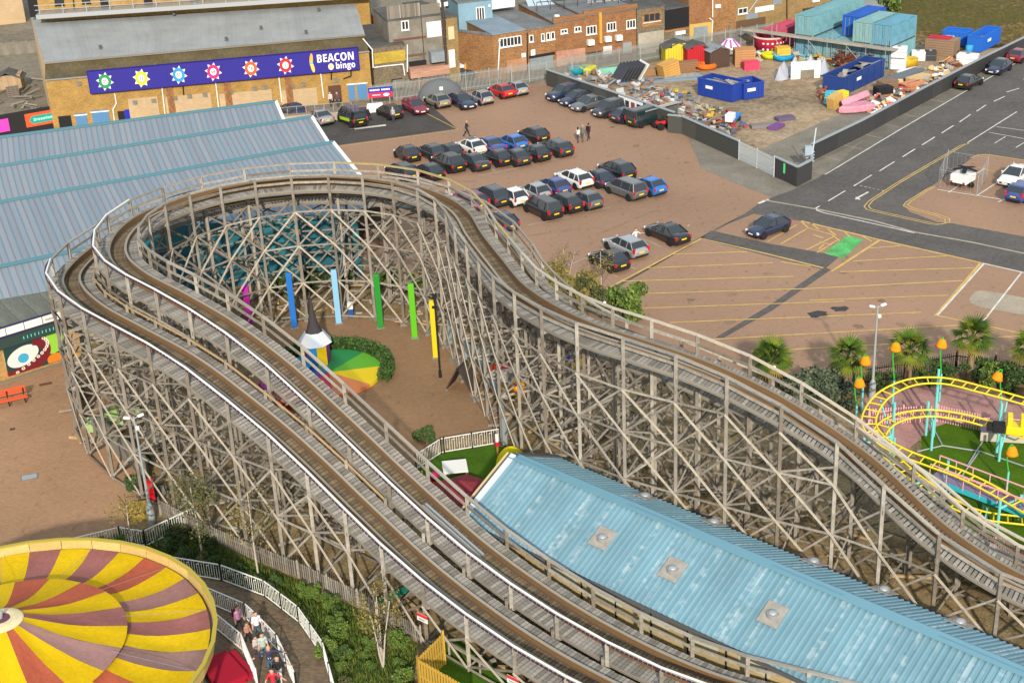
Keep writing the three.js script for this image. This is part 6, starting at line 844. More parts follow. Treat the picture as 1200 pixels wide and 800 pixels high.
// thin young trees
{
  const sap = (px, h, l, kind, stems = 1, n = 500) => { const t = thing('young_tree', l, 'tree', G(...px), rr(0, 6)), kp = seed; seed = Math.round(px[0] * 31); for (let s = 0; s < stems; s++) { let p = V(0, 0, 0), r = 0.06; const dx = stems > 1 ? Math.cos(s * 2.1) * 0.16 : rr(-0.05, 0.05), dz = stems > 1 ? Math.sin(s * 2.1) * 0.16 : 0; for (let i = 0; i < 4; i++) { const q = p.clone().add(V(dx * (stems > 1 ? 1.2 : 0.5) + rr(-0.05, 0.05), h / 4, dz + rr(-0.05, 0.05))); rod('trunk', p, q, r, birchM, t); if (i) for (let b = 0; b < 4; b++) { const a = rr(0, 6.28), L = h * rr(0.1, 0.22); rod('limb', p.clone().lerp(q, rnd()), p.clone().lerp(q, rnd()).add(V(Math.cos(a) * L, L * 0.9, Math.sin(a) * L)), 0.018, barkM, t); } p = q; r *= 0.75; } } part('crown', leafGeo(n, ball(h * 0.3, h * 0.4, h * 0.3, h * 0.72, 9), 0.17, GR[kind], px[0]), leafM, t); seed = kp; };
  sap([158, 655], 4.2, 'slim white-stemmed sapling with few leaves on the forecourt edge', 'gold', 1, 380); sap([238, 657], 5, 'young birch with green leaves against the trestle', 'olive', 1, 1100); sap([303, 677], 5.5, 'tall bare birch sapling beside the picket fence', 'gold', 1, 340); sap([449, 783], 4.2, 'many-stemmed birch in the green bed', 'gold', 4, 700); sap([705, 352], 4, 'bare brown sapling behind the coaster by the drain strip', 'gold', 1, 220); sap([664, 338], 3.2, 'thin golden sapling beside the parked black hatchback', 'gold', 2, 220);
}
// ---------- white ornamental fences and other fencing in the park ----------
function whiteFence(label, pts, h = 1.1, post = M.black) {
  const t = thing('white_fence', label, 'fence'), P = W2(pts), up = y => V(0, y, 0);
  for (let i = 1; i < P.length; i++) {
    const a = P[i - 1], b = P[i], L = a.distanceTo(b), n = Math.max(1, Math.round(L / 2.2));
    for (let j = 0; j < n; j++) {
      const u = a.clone().lerp(b, (j + 0.03) / n), v = a.clone().lerp(b, (j + 0.97) / n), g = new THREE.Group(); g.name = 'panel'; t.add(g);
      for (const y of [0.12, h]) bar('rail', u.clone().setY(y), v.clone().setY(y), 0.05, 0.05, M.white, g);
      const k = Math.round(u.distanceTo(v) / 0.155); for (let q = 0; q <= k; q++) { const p = u.clone().lerp(v, q / k), m3 = q % 4; bar('bar', p.clone().setY(m3 === 1 && q < k ? 0.3 : 0.12), p.clone().setY(m3 === 3 && q < k ? h - 0.18 : h), 0.024, 0.024, M.white, g); if (m3 === 3 && q < k - 1) bar('link', p.clone().setY(h - 0.18), u.clone().lerp(v, (q + 1) / k).setY(h - 0.18), 0.028, 0.028, M.white, g); }
      const pp = a.clone().lerp(b, j / n); bar('post', pp, pp.clone().setY(h + 0.06), 0.09, 0.09, post, t);
    }
    bar('post', b, b.clone().setY(h + 0.06), 0.09, 0.09, post, t);
  }
  return t;
}
whiteFence('white ornamental fence along the forecourt edge', [[-8, 674], [75, 653], [142, 636.5], [171, 641], [228, 614]]);
whiteFence('white ornamental fence between the planting bed and the queue path', [[199, 671], [260, 681], [311, 700], [351, 731], [380, 773], [394, 824]]);
whiteFence('white ornamental fence along the middle of the queue path', [[240, 706], [289, 727], [306, 743], [326, 764], [348, 810]]);
whiteFence('white close-barred fence beside the striped ride canopy', [[252, 737], [285, 764], [302, 806]], 1.15, M.white);
whiteFence('white ornamental fence round the play lawn', [[488, 551], [517, 532], [521, 531], [586, 520]], 1.1);
palisade('weathered timber picket fence between the bed and the trestle', [[188, 603], [250, 635], [300, 657], [350, 677], [420, 711], [494, 755]], 1.05, M.wood, { name: 'picket_fence', each: 'picket', gap: 0.17, w: 0.09, postM: M.wood[2], rails: [] });
{ const t = palisade('golden timber slat fence enclosing the corner below the track', [[522, 778], [492, 808], [556, 846]], 1.9, mm(0.5, 0.31, 0.05), { name: 'slat_fence', each: 'slat', gap: 0.2, w: 0.13, d: 0.025, rails: [0.9, 1.75] }); }
palisade('black metal railings behind the palms', [[908, 463], [950, 460], [1000, 455], [1060, 446], [1120, 436], [1165, 442], [1202, 450], [1260, 464]], 1.5, mm(0.015, 0.016, 0.018), { name: 'metal_railings', each: 'bar', gap: 0.16, w: 0.03, d: 0.03 });
{ const a = G(527, 770), b = G(640, 840), t = thing('timber_handrail', 'grey timber handrail along the lawn under the track', 'handrail'); bar('rail', a.clone().setY(0.9), b.clone().setY(0.9), 0.12, 0.12, M.wood[2], t); for (let i = 0; i < 4; i++) { const p = a.clone().lerp(b, i / 3); bar('post', p, p.clone().setY(0.9), 0.1, 0.1, M.wood[2], t); } }
// ---------- striped ride canopy ----------
{
  const c = V(-23.82, 0, -55.36), t = thing('ride_canopy', 'round yellow and faded red striped canvas canopy of a ride', 'canopy', c);
  const base = (b, a = 0.3) => mat(S('#fff'), { map: mottle(b, a, 0.15, 1 / 4), roughness: 0.9, side: THREE.DoubleSide }), yl = [base([0.53, 0.345, 0.002], 0.14), base([0.57, 0.38, 0.004], 0.14)], rd = [base([0.25, 0.125, 0.11]), base([0.27, 0.15, 0.135]), base([0.26, 0.1, 0.09]), base([0.22, 0.13, 0.115])], red = base([0.36, 0.085, 0.045]), pink = base([0.42, 0.06, 0.1]);
  const wedge = (a0, a1, r0, y0, r1, y1, sag, seedv) => { const pos = [], uv = [], idx = [], R = 7, A = 4; for (let i = 0; i <= R; i++) for (let j = 0; j <= A; j++) { const f = i / R, a = a0 + (a1 - a0) * j / A, r = r0 + (r1 - r0) * f, y = y0 + (y1 - y0) * f - Math.sin(f * Math.PI) * sag - Math.sin(j / A * Math.PI) * 0.07 * Math.sin(f * 3.1) + 0.015 * Math.sin(f * 9 + seedv * 3 + j); pos.push(Math.cos(a) * r, y, Math.sin(a) * r); uv.push(r * 0.5, a * 4); } for (let i = 0; i < R; i++) for (let j = 0; j < A; j++) { const k = i * (A + 1) + j; idx.push(k, k + 1, k + A + 1, k + 1, k + A + 2, k + A + 1); } const g = new THREE.BufferGeometry(); g.setAttribute('position', new THREE.Float32BufferAttribute(pos, 3)); g.setAttribute('uv', new THREE.Float32BufferAttribute(uv, 2)); g.setIndex(idx); g.computeVertexNormals(); return g; };
  const n = 36, m = 20; for (let i = 0; i < n; i++) { const a = i / n * 6.2832; part('canvas_strip', wedge(a, a + 6.2832 / n, 9.1, 5.1, 4.9, 5.7, 0.32, i), i % 2 ? pick(yl) : (i === 8 ? pink : i % 14 === 2 ? red : pick(rd)), t); }
  for (let i = 0; i < m; i++) { const a = i / m * 6.2832 + 0.1; part('canvas_strip', wedge(a, a + 6.2832 / m, 5.4, 5.8, 0.85, 7.3, 0.22, i), i % 2 ? pick(yl) : (i % 6 === 2 || i % 6 === 4 ? red : pick(rd)), t); }
  const rimM = [base([0.56, 0.38, 0.13], 0.15), base([0.6, 0.42, 0.16], 0.15), base([0.52, 0.36, 0.13], 0.15)]; for (let i = 0; i < n; i++) { const a = (i + 0.5) / n * 6.2832, o = blk('rim_board', Math.cos(a) * 9.3, 4.75, Math.sin(a) * 9.3, 0.07, 0.75, 18.6 * Math.sin(Math.PI / n) - 0.03, rimM[i % 3], t, -a); o.rotation.order = 'YXZ'; o.rotation.z = -0.12; blk('rim_cap', Math.cos(a) * 9.38, 5.48, Math.sin(a) * 9.38, 0.2, 0.08, 18.8 * Math.sin(Math.PI / n), mm(0.38, 0.3, 0.05), t, -a); }
  const hub = part('hub', new THREE.LatheGeometry([[1.0, 7.25], [0.78, 7.35], [0.45, 7.4], [0.4, 7.28], [0.01, 7.25]].map(([r, y]) => new THREE.Vector2(r, y)), 24), base([0.6, 0.52, 0.32], 0.15), t); part('hub_cap', new THREE.CylinderGeometry(0.4, 0.4, 0.06, 20), mm(0.14, 0.05, 0.08), t).position.y = 7.36; rod('hub_pin', V(0, 7.3, 0), V(0.1, 7.8, 0), 0.09, M.galv, t);
  part('platform', new THREE.CylinderGeometry(8.6, 8.6, 0.5, 40), mm(0.06, 0.06, 0.065), t).position.y = 0.3; for (let i = 0; i < 12; i++) { const a = i * 0.5236; rod('pillar', V(Math.cos(a) * 8.2, 0.5, Math.sin(a) * 8.2), V(Math.cos(a) * 8.8, 5, Math.sin(a) * 8.8), 0.1, mm(0.35, 0.28, 0.05), t); }
  for (let i = 0; i < 12; i++) { const a = i * 0.5236 + 0.2; rod('guy_rope', V(Math.cos(a) * 5.2, 6, Math.sin(a) * 5.2), V(Math.cos(a) * 9, 5.25, Math.sin(a) * 9), 0.008, mm(0.2, 0.22, 0.3), t); }
  const st = thing('ride_step', 'red carpeted ride step beside the white close-barred fence', 'step', G(262, 790), 0.6); blk('tread', 0, 0, 0, 1.6, 0.4, 2.6, mm(0.35, 0.01, 0.03), st, 0, RB); blk('lower_tread', 0.9, 0, 0, 0.7, 0.2, 2.6, mm(0.35, 0.01, 0.03), st, 0, RB);
}
// ---------- plaza inside the loop ----------
{
  const col = { magenta: [0.45, 0.01, 0.36], blue: [0.01, 0.14, 0.5], sky: [0.22, 0.46, 0.68], green: [0.01, 0.24, 0.02], lime: [0.1, 0.44, 0.01], yellow: [0.72, 0.52, 0.005] };
  for (const [k, bx, by, ty, l] of [['magenta', 293, 384, 333, 'magenta square pillar behind the track rail'], ['blue', 345, 384, 320, 'royal blue square pillar on the plaza edge'], ['sky', 397, 379, 316, 'sky blue square pillar on the plaza edge'], ['green', 446, 384, 321, 'dark green square pillar on the plaza edge'], ['lime', 486, 396, 332, 'lime green square pillar on the plaza edge'], ['yellow', 511, 419, 352, 'yellow square pillar beside the black lamp pole']]) { const t = thing('coloured_pillar', l, 'pillar', G(bx, by), 0.12, 'coloured pillars round the plaza'), h = hgt(bx, by, ty), m = mm(...col[k], { roughness: 0.5 }); blk('shaft', 0, 0.05, 0, 0.44, h - 0.05, 0.3, m, t, 0, RB); blk('base_plate', 0, 0, 0, 0.6, 0.05, 0.42, M.grey, t); if (k === 'yellow') blk('fitting', 0.05, h - 0.55, 0.19, 0.2, 0.2, 0.06, M.black, t, 0, UC); }
  { const t = thing('lamp_pole', 'slim black lamp pole beside the yellow pillar', 'lamp post', G(516, 442)); rod('shaft', V(0, 0, 0), V(0, 6.1, 0), 0.07, M.black, t); blk('base', 0, 0, 0, 0.24, 0.5, 0.24, M.black, t, 0, UC); blk('head', 0, 6, 0, 0.3, 0.35, 0.3, M.black, t, 0, UC); }
  { const t = thing('litter_bin', 'slim blue and white bin at the plaza edge', 'bin', G(411.5, 371)); blk('body', 0, 0, 0, 0.42, 0.7, 0.4, mm(0.02, 0.08, 0.3), t, 0, RB); blk('hood', 0, 0.7, 0, 0.42, 0.5, 0.4, M.white, t, 0, RB); }
  const c = G(386, 440), d = thing('rainbow_disc', 'flat disc painted in rainbow wedges on the plaza', 'painted disc', c), cs = [[0.62, 0.2, 0.07], [0.68, 0.5, 0.005], [0.1, 0.36, 0.02], [0.015, 0.22, 0.06], [0.02, 0.3, 0.4], [0.02, 0.12, 0.45], [0.25, 0.03, 0.25], [0.55, 0.03, 0.08]];
  for (let i = 0; i < 8; i++) { const s = new THREE.Shape(); s.moveTo(0, 0); s.lineTo(3.75, 0); s.absarc(0, 0, 3.75, 0, Math.PI / 4 - 0.006, false); const g = new THREE.ExtrudeGeometry(s, { depth: 0.25, bevelEnabled: false, curveSegments: 10 }); g.rotateX(-Math.PI / 2); const o = part('wedge', g, mm(...cs[i], { roughness: 0.7 }), d); o.rotation.y = (i - 1) * Math.PI / 4 - 0.62; o.position.y = 0.02; }
  const k = thing('pointed_kiosk', 'octagonal kiosk with coloured panels, a white collar and a tall dark spire', 'kiosk', G(372, 428).setY(0.28), 0.2), kc = [[0.2, 0.05, 0.22], [0.62, 0.45, 0.01], [0.02, 0.22, 0.5], [0.5, 0.03, 0.06]];
  for (let i = 0; i < 8; i++) { const a = i * Math.PI / 4 + 0.39, o = blk('panel', Math.cos(a) * 1.15, 0, Math.sin(a) * 1.15, 0.06, 1.9, 0.96, mm(...kc[i % 4]), k, -a); const g = new THREE.BufferGeometry().setFromPoints([V(-0.62, 0, 0.62 * 0 + 1.5), V(0.62, 0, 1.5), V(0.32, 0.95, 0.78), V(-0.62, 0, 1.5), V(0.32, 0.95, 0.78), V(-0.32, 0.95, 0.78)]); g.computeVertexNormals(); const cl = part('collar_panel', g, mm(...(i % 2 ? [0.6, 0.62, 0.66] : [0.48, 0.55, 0.66]), { side: THREE.DoubleSide }), k); cl.position.y = 1.85; cl.rotation.y = i * Math.PI / 4; }
  k.scale.set(0.78, 0.88, 0.78); part('spire', new THREE.LatheGeometry([[0.8, 2.75], [0.62, 3.05], [0.4, 3.7], [0.24, 4.5], [0.12, 5.4], [0.02, 6]].map(([r, y]) => new THREE.Vector2(r, y)), 8), mm(0.05, 0.045, 0.05), k);
  for (const [px, ccol, l, s] of [[[352, 437], [0.02, 0.3, 0.6], 'blue moulded toadstool seat beside the pointed kiosk', 0.9], [[330, 462], [0.35, 0.05, 0.3], 'purple cone canopy seen between the tracks', 1.5], [[338, 476], [0.6, 0.04, 0.03], 'red cone canopy seen between the tracks', 1.3], [[348, 452], [0.05, 0.25, 0.55], 'blue round seat under the inner rail', 0.7]]) lathe('cone_canopy', l, 'canopy', px, [[0.01, 1.3], [0.9, 0.7], [1, 0.6], [0.5, 0.55], [0.4, 0], [0.01, 0]], mm(...ccol), s);
  { const t = thing('folding_board', 'dark brown A-shaped board standing on the plaza', 'board', G(543, 455), -0.45); for (const s of [-1, 1]) { const o = blk('leaf', s * 0.5, 0, 0, 0.08, 2, 1.4, mm(0.065, 0.05, 0.045), t); o.rotation.z = s * 0.5; } blk('hinge', 0, 1.78, 0, 0.2, 0.08, 1.4, M.black, t); for (const s of [-1, 1]) blk('foot', s * 0.95, 0, 0.6, 0.2, 0.12, 0.2, M.renderGrey, t); }
  { const t = thing('play_house', 'white cube play table on the lawn', 'play table', G(534, 562), 0.1); blk('top', 0, 0.9, 0, 1.5, 0.08, 1.5, M.white, t); for (const x of [-1, 1]) for (const z of [-1, 1]) blk('leg', x * 0.65, 0, z * 0.65, 0.1, 0.9, 0.1, M.white, t); blk('side_panel', 0.76, 0.1, 0, 0.04, 0.8, 1.3, M.grey, t); }
  { const t = thing('maroon_tent', 'maroon peaked fabric canopy beside the blue roof', 'tent', G(543, 606), 0.4); for (let i = 0; i < 6; i++) { const a = i * 1.0472, b = a + 1.0472, g = new THREE.BufferGeometry().setFromPoints([V(0, 2.5, 0), V(Math.cos(b) * 2.3, 1.6, Math.sin(b) * 2.3), V(Math.cos(a) * 2.3, 1.6, Math.sin(a) * 2.3)]); g.computeVertexNormals(); part('canvas_strip', g, mm(0.22, 0.035, 0.045, { side: THREE.DoubleSide }), t); rod('pole', V(Math.cos(a) * 2.2, 0, Math.sin(a) * 2.2), V(Math.cos(a) * 2.2, 1.6, Math.sin(a) * 2.2), 0.05, M.grey, t); } }
  { const t = thing('play_tower', 'small red, white and brown lighthouse toy at the play fence', 'toy', G(584, 545)); rod('post', V(0, 0, 0), V(0, 1.4, 0), 0.07, mm(0.3, 0.17, 0.05), t); blk('lantern', 0, 1.7, 0, 0.22, 0.5, 0.22, M.white, t, 0, UC); blk('collar', 0, 1.4, 0, 0.3, 0.3, 0.3, mm(0.45, 0.02, 0.03), t, 0, UC); }
  { const t = thing('yellow_slide', 'bright yellow moulded play shell behind the blue roof gable', 'toy', G(599, 548), 0.3); const o = part('shell', new THREE.SphereGeometry(1, 18, 10, 0, 6.284, 0, 1.6), mm(0.72, 0.6, 0.01), t); o.scale.set(1, 1.5, 0.7); blk('base', 0, 0, 0, 1.6, 0.15, 1, mm(0.5, 0.4, 0.02), t, 0, RB); }
  { const t = thing('play_figure', 'red and orange play figure under the coaster rail', 'toy', G(508, 578), 0); blk('body', 0, 0, 0, 0.6, 0.9, 0.5, mm(0.6, 0.08, 0.01), t, 0, RB); blk('head', 0.1, 0.9, 0, 0.6, 0.6, 0.5, mm(0.4, 0.01, 0.1), t, 0, US); rod('pole', V(-0.6, 0, 0), V(-0.6, 1.6, 0), 0.06, mm(0.7, 0.55, 0.01), t); }
  // steel plinth frame under the right side of the loop
  { const t = thing('steel_plinth_frame', 'blue-grey steel frame at the foot of the trestle beside the plaza', 'frame'), m = mm(0.2, 0.25, 0.28), pts = [[528, 402], [545, 425], [570, 458], [588, 490], [592, 520]].map(q => G(...q)); pts.forEach((p, i) => { bar('column', p, p.clone().setY(1.9), 0.3, 0.3, m, t); if (i) bar('beam', pts[i - 1].clone().setY(1.75), p.clone().setY(1.75), 0.22, 0.34, m, t); }); for (const [a, b] of [[1, [575, 430]], [2, [620, 452]]]) bar('beam', pts[a].clone().setY(1), G(...b).setY(1), 0.2, 0.9, mm(0.3, 0.34, 0.35), t); }
  { const t = thing('concrete_plinth', 'grey concrete corner wall under the left bend of the coaster', 'wall'), m = M.renderGrey, a = G(98, 502), b = G(89, 470), e = G(172, 560); bar('wall', a.clone().setY(1.2), G(86, 448).setY(1.2), 0.25, 2.4, mm(0.22, 0.25, 0.26), t); bar('wall', G(112, 506).setY(0.6), e.clone().setY(0.6), 0.4, 1.2, m, t); bar('coping', G(112, 506).setY(1.25), e.clone().setY(1.25), 0.6, 0.1, M.slab, t); bar('threshold', a.clone().setY(0.06), G(112, 498).setY(0.06), 0.3, 0.12, M.wood[4], t); }
  for (const [px, l, tn] of [[[122, 500], 'pale green slide section stored under the left bend', 0.4], [[142, 490], 'pale green trough piece lying behind the slide section', 0.6]]) { const t = thing('slide_section', l, 'ride part', G(...px), tn); blk('chute', 0, 0.1, 0, 2.4, 0.12, 1.1, mm(0.3, 0.45, 0.17), t); for (const z of [-0.55, 0.55]) blk('side', 0, 0.1, z, 2.4, 0.6, 0.08, mm(0.32, 0.48, 0.18), t); }
  { const t = thing('plastic_sheet', 'green plastic sheet draped under the low track', 'sheet', G(462, 705), 0.6); blk('fold', 0, 0.4, 0, 2, 0.08, 0.5, mm(0.01, 0.2, 0.12), t, 0, RB); const o = blk('tail', -1.1, 0.2, 0.1, 1.2, 0.06, 0.35, mm(0.01, 0.2, 0.12), t, 0, RB); o.rotation.z = 0.4; }
  for (const [px, cc, l] of [[[578, 445], [0.6, 0.06, 0.02], 'orange red ride tub stored under the trestle'], [[592, 442], [0.35, 0.02, 0.04], 'dark red ride tub stored under the trestle'], [[610, 462], [0.75, 0.3, 0.01], 'orange and yellow toy under the trestle'], [[672, 432], [0.02, 0.04, 0.4], 'royal blue barrel under the trestle'], [[676, 434], [0.6, 0.36, 0.03], 'yellow barrel beside the royal blue one']]) lathe('ride_tub', l, 'ride part', px, [[0.01, 0.02], [0.6, 0.02], [0.7, 0.6], [0.6, 0.9], [0.4, 1], [0.01, 0.95]], mm(...cc));
}
// ---------- park furniture on the left ----------
{ const t = thing('picnic_bench', 'orange red bench with black legs on the forecourt', 'bench', G(10, 474), 0.42), m = mm(0.62, 0.1, 0.035); for (let i = 0; i < 3; i++) blk('seat_slat', 0, 0.42, i * 0.17, 2.6, 0.06, 0.14, m, t); for (let i = 0; i < 3; i++) { const o = blk('back_slat', 0, 0.62 + i * 0.16, -0.22 - i * 0.05, 2.6, 0.13, 0.05, m, t); } for (const x of [-1.1, 0, 1.1]) { blk('leg', x, 0, 0.3, 0.08, 0.42, 0.08, M.black, t); blk('leg', x, 0, -0.15, 0.08, 0.95, 0.08, M.black, t); } }
function lampPost(label, px, topY, turn) { const h = hgt(px[0], px[1], topY), t = thing('lamp_post', label, 'lamp post', G(...px), turn), m = mm(0.3, 0.33, 0.34, { roughness: 0.5 }); const g = new THREE.CylinderGeometry(0.05, 0.1, h - 1.3, 10); g.translate(0, 1.3 + (h - 1.3) / 2, 0); part('shaft', g, m, t); part('base', new THREE.LatheGeometry([[0.24, 0], [0.24, 1.1], [0.1, 1.4]].map(([r, y]) => new THREE.Vector2(r, y)), 8), m, t); for (const s of [-1, 1]) { rod('arm', V(0, h - 0.15, 0), V(s * 0.3, h, 0), 0.03, m, t); const o = blk('head', s * 0.4, h - 0.04, 0, 0.36, 0.1, 0.2, M.white, t, 0, RB); o.rotation.z = s * 0.25; } blk('camera', 0.1, h - 0.8, 0.1, 0.2, 0.18, 0.2, M.white, t, 0, RB); }
lampPost('grey lamp post with floodlights beside the forecourt', [178, 612], 488, 0.3); lampPost('grey lamp post with floodlights behind the yellow track', [1022, 466], 358, 0.2);
crate('timber_bin', 'golden timber bin at the foot of the grey lamp post', [163, 607], 1.1, 0.9, 0.7, 0.2, mm(0.42, 0.27, 0.06), 0, 'bin'); { const t = thing('fire_point', 'red cabinet with a black side behind the lamp post', 'cabinet', G(178, 586), 0.2); blk('body', 0, 0, 0, 0.5, 1.3, 0.5, mm(0.6, 0.01, 0.02), t, 0, RB); blk('door', 0.27, 0.05, 0, 0.1, 1.2, 0.5, M.black, t); blk('lid', 0, 1.3, 0, 0.54, 0.06, 0.54, mm(0.5, 0.01, 0.02), t); }
bush('dark', [163, 575], 0.9, 'tall clipped shrub between the lamp post and the forecourt'); bush('olive', [165, 545], 0.8, 'olive shrub under the coaster beside the forecourt');
// ---------- children's coaster ----------
{
  const t = thing('small_steel_coaster', 'yellow tubular children\u2019s coaster on turquoise supports', 'roller coaster'), ym = mm(0.72, 0.56, 0.015, { roughness: 0.45 }), tq = mm(0.16, 0.56, 0.54, { roughness: 0.5 });
  const paths = [[[1215, 474, 3.4], [1150, 456, 3.5], [1105, 446, 3.5], [1070, 447.5, 3.4], [1040, 460, 3.2], [1023, 479, 3], [1019, 497, 2.8], [1031, 514, 2.6], [1056, 529, 2.4], [1090, 542, 2.2], [1130, 557, 2], [1175, 580, 1.7], [1230, 612, 1.5]], [[1215, 514, 1.6], [1170, 500, 1.8], [1130, 489, 2], [1090, 484, 2.1], [1058, 488, 2.1], [1038, 498, 2], [1030, 514, 1.8], [1044, 534, 1.5], [1080, 565, 1.1], [1140, 600, 0.7], [1215, 612, 0.6]]];
  for (const P of paths) {
    const cv = new THREE.CatmullRomCurve3(P.map(q => G(...q))), L = cv.getLength(), side = u => { const d = cv.getTangentAt(u).setY(0).normalize(); return V(-d.z, 0, d.x); };
    for (const s of [-1, 1]) { const pts = []; for (let i = 0; i <= 60; i++) { const u = i / 60; pts.push(cv.getPointAt(u).addScaledVector(side(u), s * 0.42)); } part('rail', new THREE.TubeGeometry(new THREE.CatmullRomCurve3(pts), 120, 0.065, 6), ym, t); }
    const n = Math.round(L / 0.75); for (let i = 0; i <= n; i++) { const u = i / n, p = cv.getPointAt(u), s = side(u); rod('tie', p.clone().addScaledVector(s, -0.42), p.clone().addScaledVector(s, 0.42), 0.045, ym, t); }
    const k = Math.round(L / 4.6); for (let i = 0; i < k; i++) { const u = (i + 0.4) / k, p = cv.getPointAt(u), s = side(u); const a = p.clone().addScaledVector(s, 0.95), b = p.clone().addScaledVector(s, -0.95); if (i % 2) { rod('support_post', a.clone().setY(0), a.clone().setY(p.y + 0.3), 0.09, tq, t); rod('crossbeam', a.clone().setY(p.y - 0.2), b.clone().setY(p.y - 0.2), 0.08, tq, t); } rod('support_post', b.clone().setY(0), b.clone().setY(p.y - 0.05), 0.09, tq, t); rod('brace', b.clone().setY(0.5), p.clone().setY(p.y - 0.15), 0.05, tq, t); }
  }
  for (const [a, b] of [[[1075, 530], [1105, 523]], [[1105, 523], [1150, 530]], [[1150, 530], [1200, 547]], [[1090, 495], [1105, 523]], [[1155, 513], [1135, 545]], [[1148, 530], [1105, 590]]]) rod('ground_beam', G(...a).setY(0.06), G(...b).setY(0.06), 0.05, M.galv, t);
  palisade('pink barred fence behind the yellow coaster', [[1018, 498], [1098, 494], [1158, 507]], 1.2, mm(0.68, 0.34, 0.37), { name: 'pink_fence', each: 'bar', gap: 0.16, w: 0.08 });
  palisade('pink barred fence at the foot of the wooden coaster', [[1130, 640], [1165, 650], [1215, 675]], 1.1, mm(0.68, 0.34, 0.37), { name: 'pink_fence', each: 'bar', gap: 0.16, w: 0.08 });
  const pl = thing('ride_platform', 'grey ride platform with pink handrails and pale skirt', 'platform', G(1152, 513), -0.22); blk('deck', 3.6, 0.6, -0.3, 7.6, 0.12, 1.6, mm(0.22, 0.2, 0.26), pl); blk('skirt', 3.6, 0.05, 0.48, 7.6, 0.6, 0.06, mm(0.45, 0.42, 0.36), pl); for (let i = 0; i < 8; i++) blk('rail_post', 0.1 + i, 0.7, 0.5, 0.06, 1, 0.06, mm(0.68, 0.34, 0.37), pl); for (const y of [1.2, 1.65]) blk('handrail', 3.6, y, 0.5, 7.4, 0.06, 0.06, mm(0.68, 0.34, 0.37), pl); blk('canopy', 5.6, 2.1, -2, 5, 0.1, 2.4, mm(0.6, 0.32, 0.5), pl); for (const x of [3.4, 7.8]) rod('canopy_post', V(x, 0, -2), V(x, 2.1, -2), 0.06, tq, pl);
  const p2 = thing('ride_walkway', 'purple-grey emergency walkway with pink rails beside the low yellow track', 'walkway'), wa = G(1095, 556, 1.2), wb = G(1215, 602, 0.8); bar('deck', wa, wb, 1.1, 0.1, mm(0.2, 0.16, 0.24), p2); const wd = wb.clone().sub(wa).normalize(), wn = V(-wd.z, 0, wd.x); for (const s of [-1, 1]) { bar('edge_beam', wa.clone().addScaledVector(wn, s * 0.6), wb.clone().addScaledVector(wn, s * 0.6), 0.08, 0.28, s > 0 ? mm(0.03, 0.4, 0.5) : mm(0.68, 0.34, 0.37), p2); bar('handrail', wa.clone().addScaledVector(wn, s * 0.62).add(V(0, 1, 0)), wb.clone().addScaledVector(wn, s * 0.62).add(V(0, 1, 0)), 0.06, 0.06, mm(0.68, 0.34, 0.37), p2); for (let i = 0; i < 7; i++) { const q = wa.clone().lerp(wb, i / 6).addScaledVector(wn, s * 0.62); bar('rail_post', q, q.clone().add(V(0, 1, 0)), 0.05, 0.05, mm(0.68, 0.34, 0.37), p2); } } for (const f of [0.05, 0.5]) { const q = wa.clone().lerp(wb, f); rod('leg', q.clone().setY(0), q, 0.08, tq, p2); }
  const cr_ = thing('coaster_train', 'yellow and black children\u2019s coaster car at the platform', 'ride car', G(1192, 506, 1.9), -0.3); blk('body', 0, 0, 0, 1.3, 0.5, 0.9, ym, cr_, 0, RB); for (const x of [-0.45, 0.3]) blk('seat_back', x, 0.4, 0, 0.3, 0.7, 0.85, ym, cr_, 0, RB); blk('nose', -1.05, 0, 0, 0.7, 0.45, 0.8, M.black, cr_, 0, RB); blk('hood', -1.5, 0.05, 0, 0.5, 0.3, 0.7, M.black, cr_, 0, RB);
  // orange flower lamps
  const bell = new THREE.LatheGeometry([[0.05, 0.55], [0.2, 0.5], [0.3, 0.3], [0.34, 0.1], [0.42, 0], [0.3, 0.05], [0.02, 0.4]].map(([r, y]) => new THREE.Vector2(r, y)), 14), om = mm(0.8, 0.26, 0.01, { side: THREE.DoubleSide }), gm = mm(0.04, 0.4, 0.05);
  for (const [b, hd, l] of [[[1003, 500], [1008, 446], 'orange flower lamp low beside the left end of the yellow track'], [[1010, 482], [1015, 420], 'orange flower lamp in front of the bushy palm'], [[1046, 478], [1050, 404], 'orange flower lamp at the bend of the yellow track'], [[1101, 470], [1104, 400], 'upright orange flower lamp between the palms'], [[1172, 486], [1169, 438], 'orange flower lamp above the pink platform'], [[1180, 575], [1187, 526], 'orange flower lamp beside the low walkway']]) {
    const P = G(...b), h = hgt(b[0], b[1], hd[1]), t2 = thing('flower_lamp', l, 'lamp', P, 0, 'orange flower lamps round the yellow coaster'), dx = G(hd[0], hd[1], h).x - P.x;
    const c2 = new THREE.CatmullRomCurve3([V(0, h * 0.45, 0), V(-0.15, h * 0.7, 0), V(-0.2, h * 0.95, 0), V(dx * 0.4, h + 0.35, 0), V(dx, h + 0.2, 0)]); part('stem', new THREE.TubeGeometry(c2, 20, 0.045, 6), gm, t2); rod('post', V(0, 0, 0), V(0, h * 0.46, 0), 0.07, tq, t2); const o = part('bell', bell, om, t2); o.position.set(dx, h - 0.35, 0); o.rotation.z = dx * 0.6; o.scale.setScalar(0.95);
  }
}
